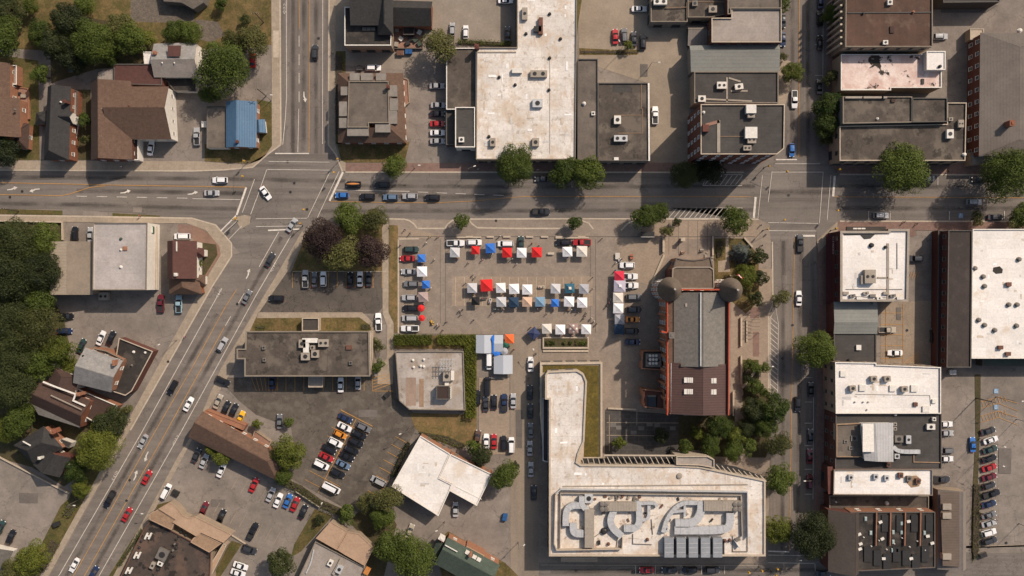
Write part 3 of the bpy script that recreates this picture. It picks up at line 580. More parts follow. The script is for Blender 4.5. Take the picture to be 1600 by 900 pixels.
    def duct(s, pts, z, wd, hh, mat=None, name='duct'):
        mat = mat or STEEL
        for _ in range(2 if len(pts) > 2 else 0):      # round the elbows
            q = [pts[0]]
            for a, c in zip(pts, pts[1:]): q += [(a[0]*.75+c[0]*.25, a[1]*.75+c[1]*.25), (a[0]*.25+c[0]*.75, a[1]*.25+c[1]*.75)]
            pts = q+[pts[-1]]
        P = [Vector(s.L(x, y, z+hh)) for x, y in pts]; n = len(P); l = []; r = []
        for i in range(n):
            d = (P[min(i+1, n-1)]-P[max(i-1, 0)]).normalized(); q = Vector((-d.y, d.x))*wd/2; l.append(P[i]+q); r.append(P[i]-q)
        b = MB(); v = []
        for i in range(n): v += [(l[i].x, l[i].y, z+.25), (r[i].x, r[i].y, z+.25), (r[i].x, r[i].y, z+hh), (l[i].x, l[i].y, z+hh)]
        f = [(3, 2, 1, 0), (4*n-4, 4*n-3, 4*n-2, 4*n-1)]
        for i in range(n-1):
            a, c = 4*i, 4*i+4; f += [(a+k, a+(k+1) % 4, c+(k+1) % 4, c+k) for k in range(4)]
        b.add(v, f)
        acc = 0
        for i in range(n-1):
            acc += (P[i+1]-P[i]).length
            if acc > 1.1: acc = 0; m_ = (P[i]+P[i+1])/2; d = P[i+1]-P[i]; b.box(m_.x, m_.y, z+.2, .1, wd*1.06, hh-.14, math.atan2(d.y, d.x))
        for p in (P[0], P[-1], (P[0]+P[-1])/2 if n == 2 else P[n//2]): b.box(p.x, p.y, z, .3, .3, .3)
        return b.obj(name, mat, s.o)
    def ring(s, name, pts, z, hh, wd, mat, closed=False):
        P = [s.L(x, y, z+hh) for x, y in pts]; b = MB()
        for i in range(len(P)-(0 if closed else 1)):
            a = Vector(P[i]); c = Vector(P[(i+1) % len(P)]); d = (c-a).normalized()*wd/2; q = Vector((-d.y, d.x))
            b.prism([tuple(a-d+q), tuple(a-d-q), tuple(c+d*.98-q), tuple(c+d*.98+q)], z, z+hh-.003*i)
        return b.obj(name, mat, s.o)
    def chimney(s, px, py, z, top, sx=.9, sy=.9, mat=None, rot=0):
        x, y = s.L(px, py, top); b = MB(); b.box(0, 0, z, sx, sy, top-z-.15); b.box(0, 0, top-.15, sx+.2, sy+.2, .15); b.box(0, 0, top, sx*.45, sy*.45, .2)
        b.obj('chimney', mat or BRICKD, s.o, (x, y, 0), rz=ang(rot))
    def skylight(s, px, py, z, sx, sy, mat=None, rot=0):
        x, y = s.L(px, py, z+.4); b = MB(); b.box(0, 0, 0, sx, sy, .25, 0, 0); b.box(0, 0, .25, sx-.12, sy-.12, .15, 0, 1, .75)
        b.obj('skylight', [TRIMD, mat or UNITW], s.o, (x, y, z), rz=ang(rot))
    def sheetpatch(s, name, px, z, mat):
        p = ccw([s.L(x, y, z) for x, y in px]); b = MB(); b.add([(x, y, z) for x, y in p], [tuple(range(len(p)))]); return b.obj(name, mat, s.o)
PATCH = [M('roof_patch_grey', (.52, .49, .45), (.58, .54, .5), .6, fine=.2), M('roof_patch_tan', (.56, .47, .37), (.5, .41, .32), .6, fine=.2), M('roof_patch_white', (.80, .77, .73), (.76, .73, .69), .6)]
def patches(B, x0, y0, x1, y1, n, z, seed):
    rn = random.Random(seed)
    for i in range(n):
        x, y = rn.uniform(x0, x1), rn.uniform(y0, y1); a, c = (rn.uniform(3, 14), rn.uniform(1.5, 4)) if i % 2 else (rn.uniform(1.5, 4), rn.uniform(3, 14)); j = rn.uniform(-.6, .6)
        B.sheetpatch('roof_patch', [(x, y), (min(x+a, x1+3), y+j), (min(x+a, x1+3), min(y+c, y1+3)+j), (x, min(y+c, y1+3))], z+.003*i, PATCH[i % 3])
WN = dict(frame=TRIMW, step=3.4, size=(1.1, 1.6)); WT = dict(frame=TRIMT, step=3.2, size=(1.2, 1.8)); WS = dict(frame=TRIMD, step=3.4, size=(1.3, 1.9), ground_h=2.4)

# ---- top left houses
B = Bld('brick_house', 'brown shingled red brick house cut by the left edge, above the wide street', (8, 160), 'house')
B.gable([(-40, 100), (14, 100), (14, 160), (-40, 160)], 6, 9, BRSH, BRICKO, win=WN); B.gable([(-40, 155), (29, 155), (29, 213), (-40, 213)], 6, 9.6, BRSH, BRICKO, win=WN)
B.gable([(24, 192), (44, 195), (42, 232), (24, 230)], 3.2, 5, BRSH2, BRICKO, hip=.3, win=WN); B.flat([(13, 102), (26, 102), (26, 132), (13, 132)], 3.6, LGREY, BRICKO, TRIMW)
B.flat([(12, 134), (44, 138), (46, 186), (28, 188), (12, 160)], .9, PLANK, BRICKO, BRICKO, .2); B.box('deck_furniture', 36, 150, .7, 1.6, 1.0, .7, UNITT); B.box('deck_furniture', 30, 146, .7, .8, .8, .5, BLACKM); B.vent(22, 171, 7.6)
B = Bld('grey_house', 'narrow charcoal shingled house with brick porch and small gabled dormer', (88, 195), 'house')
B.gable([(76, 137), (109, 137), (106, 248), (70, 248)], 6.4, 9, GRSH, BRICK, win=WN, off=.35, hip2=.1); B.gable([(82, 192), (82, 174), (112, 176), (112, 192)], 6.2, 8.2, GRSH, WHW, hip=.5, hip2=0, win=WN)
B.gable([(58, 178), (74, 174), (74, 192), (56, 194)], 4, 5.4, GRSH, BRICK, hip=.4); B.flat([(110, 140), (121, 142), (120, 180), (108, 178)], 3.4, LGREY, BRICK, TRIMD, .3); B.flat([(108, 188), (124, 190), (118, 225), (107, 224)], 1.2, PLANK, BRICKO, TRIMW, .2)
B.chimney(100, 158, 6, 9.6, .8, .8); B.vent(80, 160, 7.5, .2, .6, UNITW); B.vent(94, 159, 8, .2, .6, UNITW); B.vent(80, 198, 7.5, .2, .6, UNITW)
B = Bld('brown_roof_hall', 'big brown shingled building with crossing gables and a white gable end', (190, 190))
B.gable([(144, 130), (203, 128), (205, 248), (144, 248)], 6.5, 10.2, BRSH, BRICKD, win=WN, off=.3); B.gable([(266, 216), (262, 137), (172, 137), (172, 216)], 6.5, 10.6, BRSH, WHW, win=WN, off=.55, roof2=BRSH)
B.flat([(178, 100), (252, 100), (253, 133), (178, 131)], 5.2, MAROON, BRICKD, TRIMD, .2); B.flat([(152, 112), (178, 105), (178, 131), (152, 130)], 4.4, LGREY, GREYW, TRIMD, .15)
B.flat([(205, 205), (216, 205), (216, 250), (205, 250)], 4, BRSH2, WHW, TRIMW, .1); B.vent(201, 165, 10, .3, .8, COPPER); B.vent(231, 167, 10, .22, .6, BLACKM); B.vent(158, 170, 9.5, .2, .6); B.vent(158, 213, 9.5, .2, .6)
B = Bld('white_roof_house', 'house with half white half grey metal roof beside the big maple', (275, 95), 'house')
B.gable([(306, 68), (308, 119), (242, 119), (242, 70)], 5.5, 8, LGREY, WHW, roof2=GREYG, off=.55, win=WN); B.flat([(224, 81), (243, 81), (243, 107), (226, 105)], 4.2, WHITE2, WHW, TRIMW, .15)
B.sheetpatch('roof_panel', [(262, 71), (283, 71), (282, 88), (262, 88)], 8.6, MAROON); B.chimney(241, 82, 4, 8.4, .9, .9, BRICKO); B.flat([(246, 119), (306, 121), (306, 143), (272, 142), (262, 128)], 2.8, BLACKR, WHW, TRIMD, .1); B.vent(253, 98, 7.4, .2, .6, UNITW); B.vent(272, 98, 7.4, .2, .6, UNITW)
B = Bld('blue_roof_house', 'small house with bright blue metal gable roof and flat tan annex', (371, 195), 'house')
B.gable([(355, 160), (400, 160), (399, 229), (355, 229)], 4.4, 6.2, BLUEM, BRICKO, win=WN, off=.38); B.flat([(323, 166), (355, 166), (355, 231), (323, 231)], 3.6, MGREY, WHW, TRIMD, .2)
B.chimney(370, 221, 5, 7.2, .7, .7); B.gable([(399, 190), (412, 188), (414, 206), (399, 206)], 2.8, 3.8, BLUEM, WHW); B.unit(319, 194, 0, 1.6, 1.8, 1.4, UNITW, fans=0)
B = Bld('grey_outbuilding', 'grey flat roof with a pointed corner at the top edge above the gravel', (288, 0))
B.flat([(250, -30), (330, -30), (318, 4), (302, 14), (284, 4), (256, 2)], 4, MGREY, GREYW, TRIMD, .2)
# ---- top middle
B = Bld('dark_roof_shop', 'black roofed building with white edged flat roof and terrace by the north street', (600, 40))
B.flat([(538.5, 11), (612, 11), (611, 71), (538.5, 71)], 8, BLACKR, BUFF, TRIMW, .7, win=WS); B.gable([(549, -40), (549, 38), (596, 38), (596, -40)], 9.5, 12, GRSH, DARKW, off=.3, z0=6)
B.gable([(592, -40), (612, -40), (612, 52), (592, 52)], 9.6, 12, GRSH, BRICKD, z0=6, hip2=.12); B.gable([(612, 39), (612, 2), (674, 4), (673, 39)], 5.5, 8.4, GRSH, BRICK, off=.6)
t = B.flat([(612, 40), (662, 40), (660, 76), (612, 76)], 1.0, PLANK, BRICKD, TRIMD, .3)
B.flat([(630, 40), (648, 40), (647, 54), (630, 54)], 3, BLACKR, DARKW, TRIMD, .1)
for i, (x, y) in enumerate([(620, 46), (637, 67), (649, 62), (655, 50), (619, 69), (641, 60), (655, 68), (626, 60)]): B.box('terrace_table', x, y, .8, 1.4, 1.2, .75, [UNITT, BLACKM, GREENSH, UNITW][i % 4], i*20)
for x in (569, 576, 583): B.box('roof_hatch', x, 45, 7.3, 1.2, 1.0, .5, STEELD)
B = Bld('mansard_house', 'square house with grey flat roof ringed by brown mansard slopes and dormers', (578, 165), 'house')
mo = ccw([B.L(x, y, 6) for x, y in [(530, 116), (628, 116), (632, 221), (530, 221)]]); mi_ = ccw([B.L(x, y, 9) for x, y in [(545, 127), (607, 127), (608, 192), (576, 192), (576, 199), (543, 199)]])
b = MB(); b.prism(mo, 0, 6); b.obj('wall', BRICK, B.o)
bx = [(min(p[0] for p in mi_), min(p[1] for p in mi_)), (max(p[0] for p in mi_), max(p[1] for p in mi_))]
mt = [bx[0], (bx[1][0], bx[0][1]), bx[1], (bx[0][0], bx[1][1])]; mo2 = inset(mo, -.4)
cx_ = lambda P: sorted(P, key=lambda p: math.atan2(p[1], p[0]))
mo2 = cx_(mo2); mt = cx_(mt)
for i in range(4):
    b = MB(); j = (i+1) % 4; b.add([(*mo2[i], 5.9), (*mo2[j], 5.9), (*mt[j], 8.6), (*mt[i], 8.6)], [(0, 1, 2, 3)]); b.obj('mansard_slope', BRSH, B.o)
B.flat([(545, 127), (607, 127), (608, 192), (576, 192), (576, 199), (543, 199)], 9, MGREY, BUFF, TRIMT, .3, z0=5)
for x, y, sx, sy in [(554, 120, 3, 2.2), (573, 120, 3.6, 2.2), (595, 120, 3, 2.2), (614, 142, 2.4, 3.4), (615, 163, 2.4, 3.6), (614, 183, 2.4, 4), (538, 142, 2.2, 2.6), (536, 170, 2.4, 4.4), (536, 192, 2.4, 3), (559, 206, 6.5, 2.4), (598, 200, 4.6, 2.6)]:
    d = B.box('dormer', x, y, 5.5, sx, sy, 3.1, GREYW); 
B.chimney(606, 135, 8, 10.6, .8, .9, BRICKD); B.flat([(626, 120), (638, 124), (640, 160), (630, 168), (627, 165)], 1.2, PLANK, BUFF, BUFF, .2); B.windows(mo, 0, 6, TRIMW)
B = Bld('white_roof_market_hall', 'large commercial block under a stained white membrane roof north of the street', (825, 165))
B.flat([(745, 74), (808, 74), (808, -60), (902, -60), (899, 249), (744, 249)], 7, WHITE, BUFF, TRIMT, .5, win=WS)
B.flat([(697.5, 75), (744, 75), (744, 171), (697.5, 171)], 5, DGREY, GREYW, TRIMW, .4); B.flat([(711.5, 167.5), (742, 167.5), (742, 230), (711.5, 230)], 7.4, CHAR, WHW, TRIMW, .5, win=WS)
B.flat([(697, 172), (711, 172), (711, 226), (697, 226)], 4, DARKW, DARKW, TRIMD, .2)
B.chimney(745, 72, 4, 9, 1.2, 1.2)
for x, y, sx, sy, m, f in [(820, 21, 1.6, 3.6, UNITT, 1), (845, 40, 1.2, 5, COPPER, 2), (842, 115, 5, 2, UNITT, 2), (808, 110, 3, 1.4, UNITW, 0), (840, 161, 3, 2.4, STEEL, 1), (837, 222, 2, 2.4, UNITT, 1), (770, 222, 1.6, 2.4, UNITT, 1), (840, 45, 2.2, 1.6, BLACKM, 0)]: B.unit(x, y, 6.5, sx, sy, 1.3, m, 0, f)
for x, y in [(859, 21), (822, 52), (805, 132), (858, 140), (764, 213), (876, 60), (780, 120), (859, 90)]: B.vent(x, y, 6.5, .35, .8, BLACKM)
B.unit(721, 218, 7, 1.6, 1.5, .9, UNITW, 0, 1); B.ring('roof_pipe', [(859, 90), (859, 240)], 6.5, .15, .12, STEELD); B.ring('parapet_step', [(746, 81), (806, 81)], 6.5, .4, .3, BEIGE)
patches(B, 750, 85, 890, 235, 34, 6.6, 4); patches(B, 814, 0, 890, 75, 12, 6.6, 5)
B = Bld('grey_flat_shop', 'dark gravel roofed low shop beside the large white roof', (918, 180))
B.flat([(902.5, 92), (934, 92), (934, 250), (902.5, 250)], 7.4, MGREY, GREYW, TRIMD, .35, win=WS); B.vent(913, 161, 7, .4, 1, UNITW); B.unit(927, 177, 7, 1, 1.1, .8, UNITW, 0, 1)
B = Bld('stained_flat_shop', 'low shop with stained brown flat roof edged in white on its lane side', (975, 190))
B.flat([(934.6, 129.5), (1014, 129.5), (1015, 251), (934.6, 251)], 7.6, DGREY, GREYW, TRIMD, .35, win=WS); B.ring('east_cap', [(1013.6, 131), (1014.4, 250)], 7.7, .12, .5, TRIMW); B.unit(965, 187, 7.2, 2, 2.4, 1.4, UNITW, 0, 1); B.unit(970, 216, 7.2, 4, 1.8, 1.4, STEEL, 0, 2); B.sheetpatch('roof_pad', [(957, 130.5), (986, 130.5), (986, 144), (957, 144)], 7.28, CHAR)
for p in ([(1002, 132), (1002, 170)], [(1004, 170), (1004, 208), (966, 208)], [(960, 180), (1004, 180)]): B.ring('roof_pipe', p, 7.2, .2, .15, TANSH)
B.box('roof_hatch', 963, 248, 7.2, 1.4, .9, .6, UNITW)
B = Bld('flat_roof_row', 'grey flat roofed block with pipes at the top edge right of the sandy lot', (1060, 10))
B.flat([(1017, -60), (1074, -60), (1074, 34), (1017, 34)], 6, DGREY, GREYW, TRIMT, .4, win=WS); B.flat([(1074.6, -60), (1136, -60), (1136, 22), (1110, 27), (1074.6, 27)], 6.4, DGREY, BUFF, TRIMT, .4, win=WS)
B.unit(1032, 2, 5.6, 4, 1.8, 1.6, UNITW, 0, 2); B.unit(1114, 14, 6, 2.4, 2, 1.3, UNITT, 0, 1); B.unit(1086, 5, 6, 1.6, 1.5, 1, STEELD, 0, 1)
for p in ([(1073, 3), (1138, 3)], [(1073, 3), (1073, 28)], [(1040, 12), (1072, 11)]): B.ring('roof_pipe', p, 6, .2, .15, TANSH)
B = Bld('tan_roof_brick_block', 'brick block with pale tan flat roof, stepped corner, above the grey metal roof', (1165, 40))
B.flat([(1112, 28), (1143, 28), (1143, 14), (1221, 14), (1221, 66), (1112, 66)], 10, LGREY, BRICKD, BEIGE, .5, win=WT); B.flat([(1137, -60), (1221, -60), (1221, 13), (1142, 13), (1142, 22), (1137, 22)], 10.4, MGREY, BRICKD, TRIMT, .4)
B = Bld('corrugated_shed', 'low leaning rust streaked tin shed in the yard behind the brick blocks', (1090, 57), 'shed')
B.gable([(1076, 42), (1076, 70), (1103, 70), (1103, 42)], 3, 3.8, GREYM, DARKW, off=.2)
B = Bld('grey_metal_roof_block', 'block with plain grey sheet metal roof between two dark roofs', (1150, 92))
B.gable([(1081, 111), (1079, 73), (1216, 70), (1216, 110)], 7, 7.8, GREYMY, GREYW, off=.8)
B = Bld('dark_roof_block', 'charcoal flat roofed block with two white roof units', (1150, 137))
B.flat([(1085, 112), (1216, 112), (1216, 161), (1085, 161)], 8, CHAR, BUFF, TRIMT, .4)
B.unit(1128, 133, 7.6, 2.8, 2, 1.3, UNITW, 0, 2); B.unit(1155, 135, 7.6, 2.4, 1.6, 1.2, UNITW, 8, 1); B.unit(1097, 154, 7.6, 2.2, 1.8, 1.2, UNITW, 0, 1)
for p in ([(1136, 122), (1136, 158)], [(1143, 142), (1167, 142)], [(1088, 154), (1174, 158)], [(1140, 122), (1156, 127)]): B.ring('roof_walkway', p, 7.6, .15, .5, UNITT)
B = Bld('three_storey_corner_block', 'tall red brick corner block with dark roof and two bright white units', (1160, 200))
tp = B.flat([(1095, 163), (1226, 163), (1225, 232), (1214, 241), (1095, 241)], 20, CHAR, BRICKD, BEIGE, .7, win=dict(frame=TRIMW, step=3.0, size=(1.1, 2.0), rows=4)); 
B.unit(1174, 170, 19.55, 2.8, 2.4, 2, UNITW, 0, 0); B.unit(1174, 178, 19.55, 2, 2, 1.4, UNITT, 0, 1); B.unit(1174, 207, 19.55, 3.4, 3.2, 1.8, UNITW, 0, 0); B.unit(1175, 218, 19.55, 2.4, 2, 1.4, UNITT, 0, 2)
B.box('stair_head', 1103, 200, 19.55, 1.8, 2, 1.6, BRICKD); B.ring('roof_walkway', [(1123, 190), (1123, 236)], 19.55, .2, .9, UNITT); B.ring('roof_walkway', [(1105, 195), (1122, 190)], 19.55, .2, .9, PLANK); B.ring('roof_pipe', [(1126, 213), (1165, 213)], 19.55, .2, .15, TANSH); B.unit(1168, 231, 19.55, 2.2, 1.4, 1.2, UNITT, 0, 2); B.vent(1100, 175, 19.55, .3, .8, UNITW); B.sheetpatch('roof_pad', [(1106, 225), (1124, 225), (1124, 238), (1106, 238)], 19.555, UNITT)
# ---- top right
B = Bld('brown_roof_warehouse', 'large block with ribbed rust brown flat roof in the upper right', (1390, 30))
B.flat([(1322, -60), (1457, -60), (1457, 73), (1321, 73)], 12.6, BROWNR, BUFF, TRIMT, .4, win=WT); B.ring('roof_ridge', [(1325, 20), (1454, 19)], 12.2, .25, .3, BLACKM)
B.unit(1391, 3, 12.2, 1.4, 1.6, 1, UNITW, 0, 1); B.unit(1384, 66, 12.2, 1.4, 1.2, 1, UNITW, 0, 1); B.vent(1350, 20, 12.2, .3, .8, BLACKM); B.vent(1428, 18, 12.2, .3, .8, BRICKO); B.box('roof_hatch', 1394, 46, 12.2, 1.2, 2, .4, BRSH2)
for i in range(9): B.box('pilaster', 1314.5, -12+i*10, 0, .6, .5, 12.2, BEIGE)
B = Bld('peeling_roof_shop', 'shop whose white roof coating is pink stained and peeling to black', (1390, 112))
B.flat([(1314, 85), (1471, 85), (1471, 137), (1392, 137), (1392, 141), (1314, 141)], 8, PEEL, BUFF, TRIMW, .35); B.flat([(1448, 80), (1477, 80), (1477, 109), (1448, 109)], 10, WHITE2, WHW, TRIMW, .2)
B.vent(1470, 103, 9.8, .35, .9, BLACKM); B.box('roof_hatch', 1442, 127, 7.6, .8, 1.6, .4, DARKW); B.ring('gutter', [(1318, 139.5), (1382, 140)], 7.8, .35, .4, TRIMW)
B = Bld('brown_flat_roof_shop', 'long shop with mottled brown flat roof and pale south parapet', (1395, 172))
B.flat([(1317, 151), (1425, 151), (1425, 191), (1317, 193)], 11, DGREY, GREYW, TRIMT, .4, win=None); B.flat([(1425.6, 153), (1480, 153), (1480, 190), (1425.6, 191)], 11.2, DGREY, DARKW, TRIMD, .4)
for x, sx in ((1334, 5), (1365, 6), (1382, 1.6)): B.box('roof_curb', x, 152, 10.6, sx, .6, .9, UNITT)
B.box('roof_hatch', 1396, 157, 10.6, 1.2, 1, .5, BRSH2); B.vent(1372, 185, 10.6, .25, .7, UNITW)
B = Bld('tan_edged_corner_shop', 'corner shop with mottled grey flat roof and tan parapet north of the street', (1410, 225))
B.flat([(1312, 197), (1480, 194), (1480, 160.5), (1510, 160.5), (1508, 251), (1312, 251)], 9.5, DGREY, BUFF, BEIGE, .5, win=WS); B.unit(1485, 209, 9.1, 2, 2.6, 1.4, UNITW, 0, 1); B.unit(1502, 193, 9.1, 1.6, 2.2, 1.2, UNITT, 0, 2); B.unit(1486, 186, 9.1, 1.2, 1, .8, UNITT, 0, 1); B.vent(1508, 241, 9.1, .4, .8, UNITW)
B.sheetpatch('roof_pad', [(1452, 166), (1470, 166), (1472, 192), (1452, 192)], 10.85, DGREY)
B = Bld('long_grey_hall', 'long hall with grey ribbed roof and red brick wall of windows at the right edge', (1570, 145))
B.gable([(1533, 53), (1720, 53), (1720, 242), (1531, 242)], 8.2, 9.7, HALLR, BRICKD, win=dict(frame=TRIMW, step=3.4, size=(1.2, 1.9), rows=2), hip=.12, off=.3); B.flat([(1516, 45), (1537, 45), (1537, 62), (1516, 62)], 3.5, BEIGE, BUFF, BEIGE, .1); B.chimney(1582, 192, 8, 12.5, 1.4, 1.6, BRICK); B.vent(1595, 47, 4, .5, 1, UNITW)
B.flat([(1516, 238), (1545, 238), (1560, 246), (1560, 252), (1518, 258)], 4.5, UNITT, BUFF, TRIMT, .1)
B = Bld('dark_shed', 'dark roofed building just cut by the top edge at upper right', (1515, -5)); B.flat([(1474, -50), (1562, -50), (1562, 3), (1474, 4)], 7, CHAR, DARKW, TRIMD, .3)
# ---- left side, south of the wide street
B = Bld('pale_roof_store', 'store with pale grey membrane roof, white strip and beige metal annex', (190, 400))
B.flat([(146, 348), (230.5, 348), (229, 453), (145, 453)], 9.6, PALEG, WHW, TRIMT, .3, win=None)
B.gable([(80, 379), (145, 379), (144, 459), (80, 459)], 6.5, 8, M('grey_tan_roof', (.25, .2, .15), (.21, .17, .13), .4), BUFF, roof2=TANM, off=.43)
B.box('roof_hatch', 195, 388, 9.2, 1.2, 1.2, .5, BRICKO); B.vent(188, 373, 9.2, .3, .7, GREENSH); B.vent(188, 390, 9.2, .25, .7, UNITW); B.vent(188, 417, 9.2, .35, .7, UNITW); B.unit(161, 463, 0, 2.8, 2.4, 1.8, UNITT, 0, 2)
x, y = B.L(230.5, 358, 9.6); b = MB(); b.box(0, 0, 0, .14, 2.2, 1.6); b.obj('wall_sign', M('green_sign', (.03, .10, .06), (.04, .12, .07)), B.o, (x+.09, y, 4.6)); b = MB(); b.box(0, 0, 0, .16, 1.9, .5); b.obj('sign_panel', TRIMW, B.o, (x+.1, y, 6.0))
x, y = B.L(230, 402, 9.6); b = MB(); b.box(0, 0, 0, .5, 19.5, .35); b.obj('ledge', BEIGE, B.o, (x+.28, y, 3.0))
B = Bld('maroon_roof_house', 'corner house with maroon roof, white bay windows and brown hipped rear', (285, 415), 'house')
B.gable([(263, 378), (306, 378), (306, 434), (263, 434)], 6, 8.6, MAROON, WHW, off=.28, win=WN); B.gable([(266, 434), (308, 434), (314, 458), (266, 458)], 4, 6.2, BRSH, BRICK, hip2=.4)
B.gable([(306, 388), (306, 402), (317, 400), (317, 390)], 4.5, 6, MAROON, WHW, hip2=.4, win=WN); B.gable([(306, 430), (306, 446), (319, 444), (319, 432)], 3, 4.4, BRSH, WHW, hip2=.4, win=WN); B.chimney(274, 429, 6, 9.4, .8, .8, UNITW); B.ring('ridge_wall', [(275.5, 378), (275.5, 392)], 7, 1.8, .25, WHW)
B = Bld('grey_gable_brick_house', 'turned brick house with two-tone grey gable roof next to the black roof', (150, 575), 'house')
B.gable([(190, 565), (173, 611), (116, 597), (134, 545)], 8, 10.5, GREYG, BRICKO, off=.5, win=WN); B.flat([(145, 544), (166, 548), (194, 562), (190, 568), (150, 556)], 6, BLACKR, BRICKO, TRIMT, .3)
B.chimney(177, 567, 8, 11, .6, 1.6, BRICKO); B.vent(129, 556, 9, .2, .5, BLACKM); B.vent(126, 570, 9, .2, .5, BLACKM)
B = Bld('black_roof_shop', 'small shop with black tarred flat roof and pale parapet at the diagonal street', (205, 570))
B.flat([(186, 528), (239, 549), (206, 611), (196, 618), (165, 608), (180, 565)], 4.6, BLACKR, BRICKD, BEIGE, .5); B.vent(208, 550, 4.1, .3, .6, UNITW); B.vent(226, 551, 4.1, .25, .6, UNITW); B.vent(205, 571, 4.1, .25, .6)
B = Bld('brown_rambling_house', 'rambling dark brown roofed house with pale eaves among the left trees', (110, 622), 'house')
B.gable([(124, 668), (140, 628), (66, 596), (47, 632)], 6.5, 9.4, BRSH2, BRICK, off=.52, win=WN, roof2=BRSH2); B.gable([(76, 600), (114, 616), (122, 592), (83, 574)], 6.3, 8.4, BRSH2, WHW, hip=.2)
B.flat([(118, 606), (184, 634), (178, 642), (148, 660), (114, 640)], 4.2, BRSH2, BRICKO, TRIMW, .3); B.sheetpatch('lower_roof', [(48, 628), (64, 630), (110, 652), (128, 656), (124, 668), (60, 648)], 7.0, GRSH2)
B.ring('eaves_board', [(68, 597), (85, 604), (118, 616), (114, 626), (132, 634)], 8.4, .3, .45, TRIMW); B.ring('ridge_cap', [(80, 618), (127, 640)], 9.5, .2, .3, UNITT); B.chimney(122, 616, 5, 9.5, .9, .9, BRICKO)
B = Bld('charcoal_house', 'charcoal roofed house above the left parking lot with brick chimney end', (72, 710), 'house')
B.gable([(24, 696), (52, 722), (96, 700), (68, 668)], 6, 9.2, GRSH, BRICKO, hip=.3, hip2=.2, win=WN); B.gable([(52, 724), (92, 744), (108, 716), (72, 700)], 5, 7.8, GRSH, BRICKD, off=.55, win=WN)
B.chimney(83, 674, 5, 9.0, .8, 1.4, BRICK, 25); B.chimney(61, 716, 6, 8.6, .7, .7, UNITW); B.ring('ridge_cap', [(36, 690), (47, 696)], 8.8, .3, .3, TRIMW); B.flat([(96, 686), (112, 692), (108, 700), (94, 695)], 3.4, GRSH, WHW, TRIMD, .1)
B = Bld('white_corner_shed', 'grey shed with white roof edge cut by the lower left corner', (0, 868), 'shed'); B.gable([(-40, 848), (19, 862), (4, 892), (-40, 890)], 3.2, 4.6, GRSH2, WHW, roof2=WHITE2, off=.5)
B = Bld('brown_longhouse', 'long narrow brown gabled brick building slanting beside the diagonal street', (368, 695))
B.gable([(296, 682), (317, 645), (439, 714), (431, 748)], 5, 7.4, BRSH, BRICKO, off=.62, win=WN, hip2=.12); B.flat([(322, 640), (384, 664), (380, 672), (318, 646)], 3.2, BRICKO, BRICKO, BRICKO, .1); B.flat([(398, 672), (424, 690), (420, 698), (394, 684)], 1.5, PLANK, BUFF, BUFF, .2)
B = Bld('flat_office', 'long brown gravel roofed office with overhanging tan eaves and rooftop fans', (480, 553))
ow = [(388, 522), (573, 522), (573, 585), (388, 585)]
B.flat(ow, 6.4, DGREY, BUFF, TRIMD, .2, win=WS); B.flat([(384, 517.5), (577, 517.5), (578, 588), (382, 588), (382, 561), (370, 561), (370, 545), (383, 545)], 7.5, DGREY, UNITT, TRIMT, .35, z0=6.6, pw=.3)
B.flat([(577.6, 517), (583, 517), (582, 560), (578.6, 586)], 5.6, BEIGE, BUFF, BEIGE, .1); B.flat([(482, 588.6), (505, 588.6), (504, 605), (482, 605)], 3.2, LGREY, BUFF, BEIGE, .1); B.flat([(472, 497), (498, 497), (498, 517), (472, 517)], 3.4, DARKW, BEIGE, BEIGE, .4)
for x, y, sx, sy, f in [(472, 537, 2, 2.4, 1), (484, 532, 4.5, 1.3, 0), (478, 544, 1.6, 3, 0), (477, 557, 2.6, 2.2, 1), (492, 553, 2.2, 2.2, 1), (505, 536, 3, 2.2, 2), (488, 543, 1.2, 1.2, 1)]: B.unit(x, y, 7.15, sx, sy, 1.4, [UNITT, UNITW][f == 0], 0, f)
for x, y in [(412, 543), (413, 562), (548, 567)]: B.unit(x, y, 7.15, 1, 1.1, .8, STEELD, 0, 1)
B.box('roof_hatch', 545, 543, 7.15, 1.8, 1.3, .5, COPPER); B.ring('roof_seam', [(512, 521), (512, 584)], 7.15, .06, .1, TRIMD)
B = Bld('substation_building', 'pale grey flat roof with dark brown box, ringed by cedar hedge', (672, 595))
B.flat([(618, 549), (724, 549), (727, 641), (640, 640), (624, 626)], 3.6, STAINP, GREYW, TRIMT, .35); B.flat([(682, 603), (702, 603), (702, 624), (682, 624)], 6, M('brown_box_roof', (.05, .032, .027), (.042, .028, .024), 1.0), UNITT, TRIMD, .1, z0=3.2, win=None)
for i in range(7): B.box('insulator', 704, 606+i*2.7, 3.3, .25, .3, 3.2, UNITW)
B.sheetpatch('roof_stain_sheet', [(634, 590), (650, 590), (650, 634), (634, 634)], 3.27, M('rust_stained_sheet', (.33, .24, .18), (.28, .2, .15), .3)); B.sheetpatch('roof_stain_sheet', [(655, 592), (662, 592), (662, 636), (655, 636)], 3.27, TANSH)
for i in range(5):
    for j in range(3):
        x, y = B.L(689+i*4.4, 562+j*7, 7); b = MB(); b.tube((0, 0, 0), (0, 0, 3.9), .07, .05); b.obj('lattice_post', STEEL, B.o, (x, y, 3.2))
for j in range(3): B.ring('lattice_beam', [(687, 562+j*7), (710, 562+j*7)], 6.9, .15, .12, STEEL)
for i in range(5): B.ring('lattice_beam', [(689+i*4.4, 560), (689+i*4.4, 579)], 7.06, .12, .12, STEEL)
B.unit(698, 588, 3.2, 2.2, 3, 2.2, UNITT, 0, 1); B.unit(707, 587, 3.2, .9, 2.8, 1.8, UNITW, 0, 0); B.box('cabinet', 698, 600, 3.2, 1.2, 1.4, 1.4, UNITW)
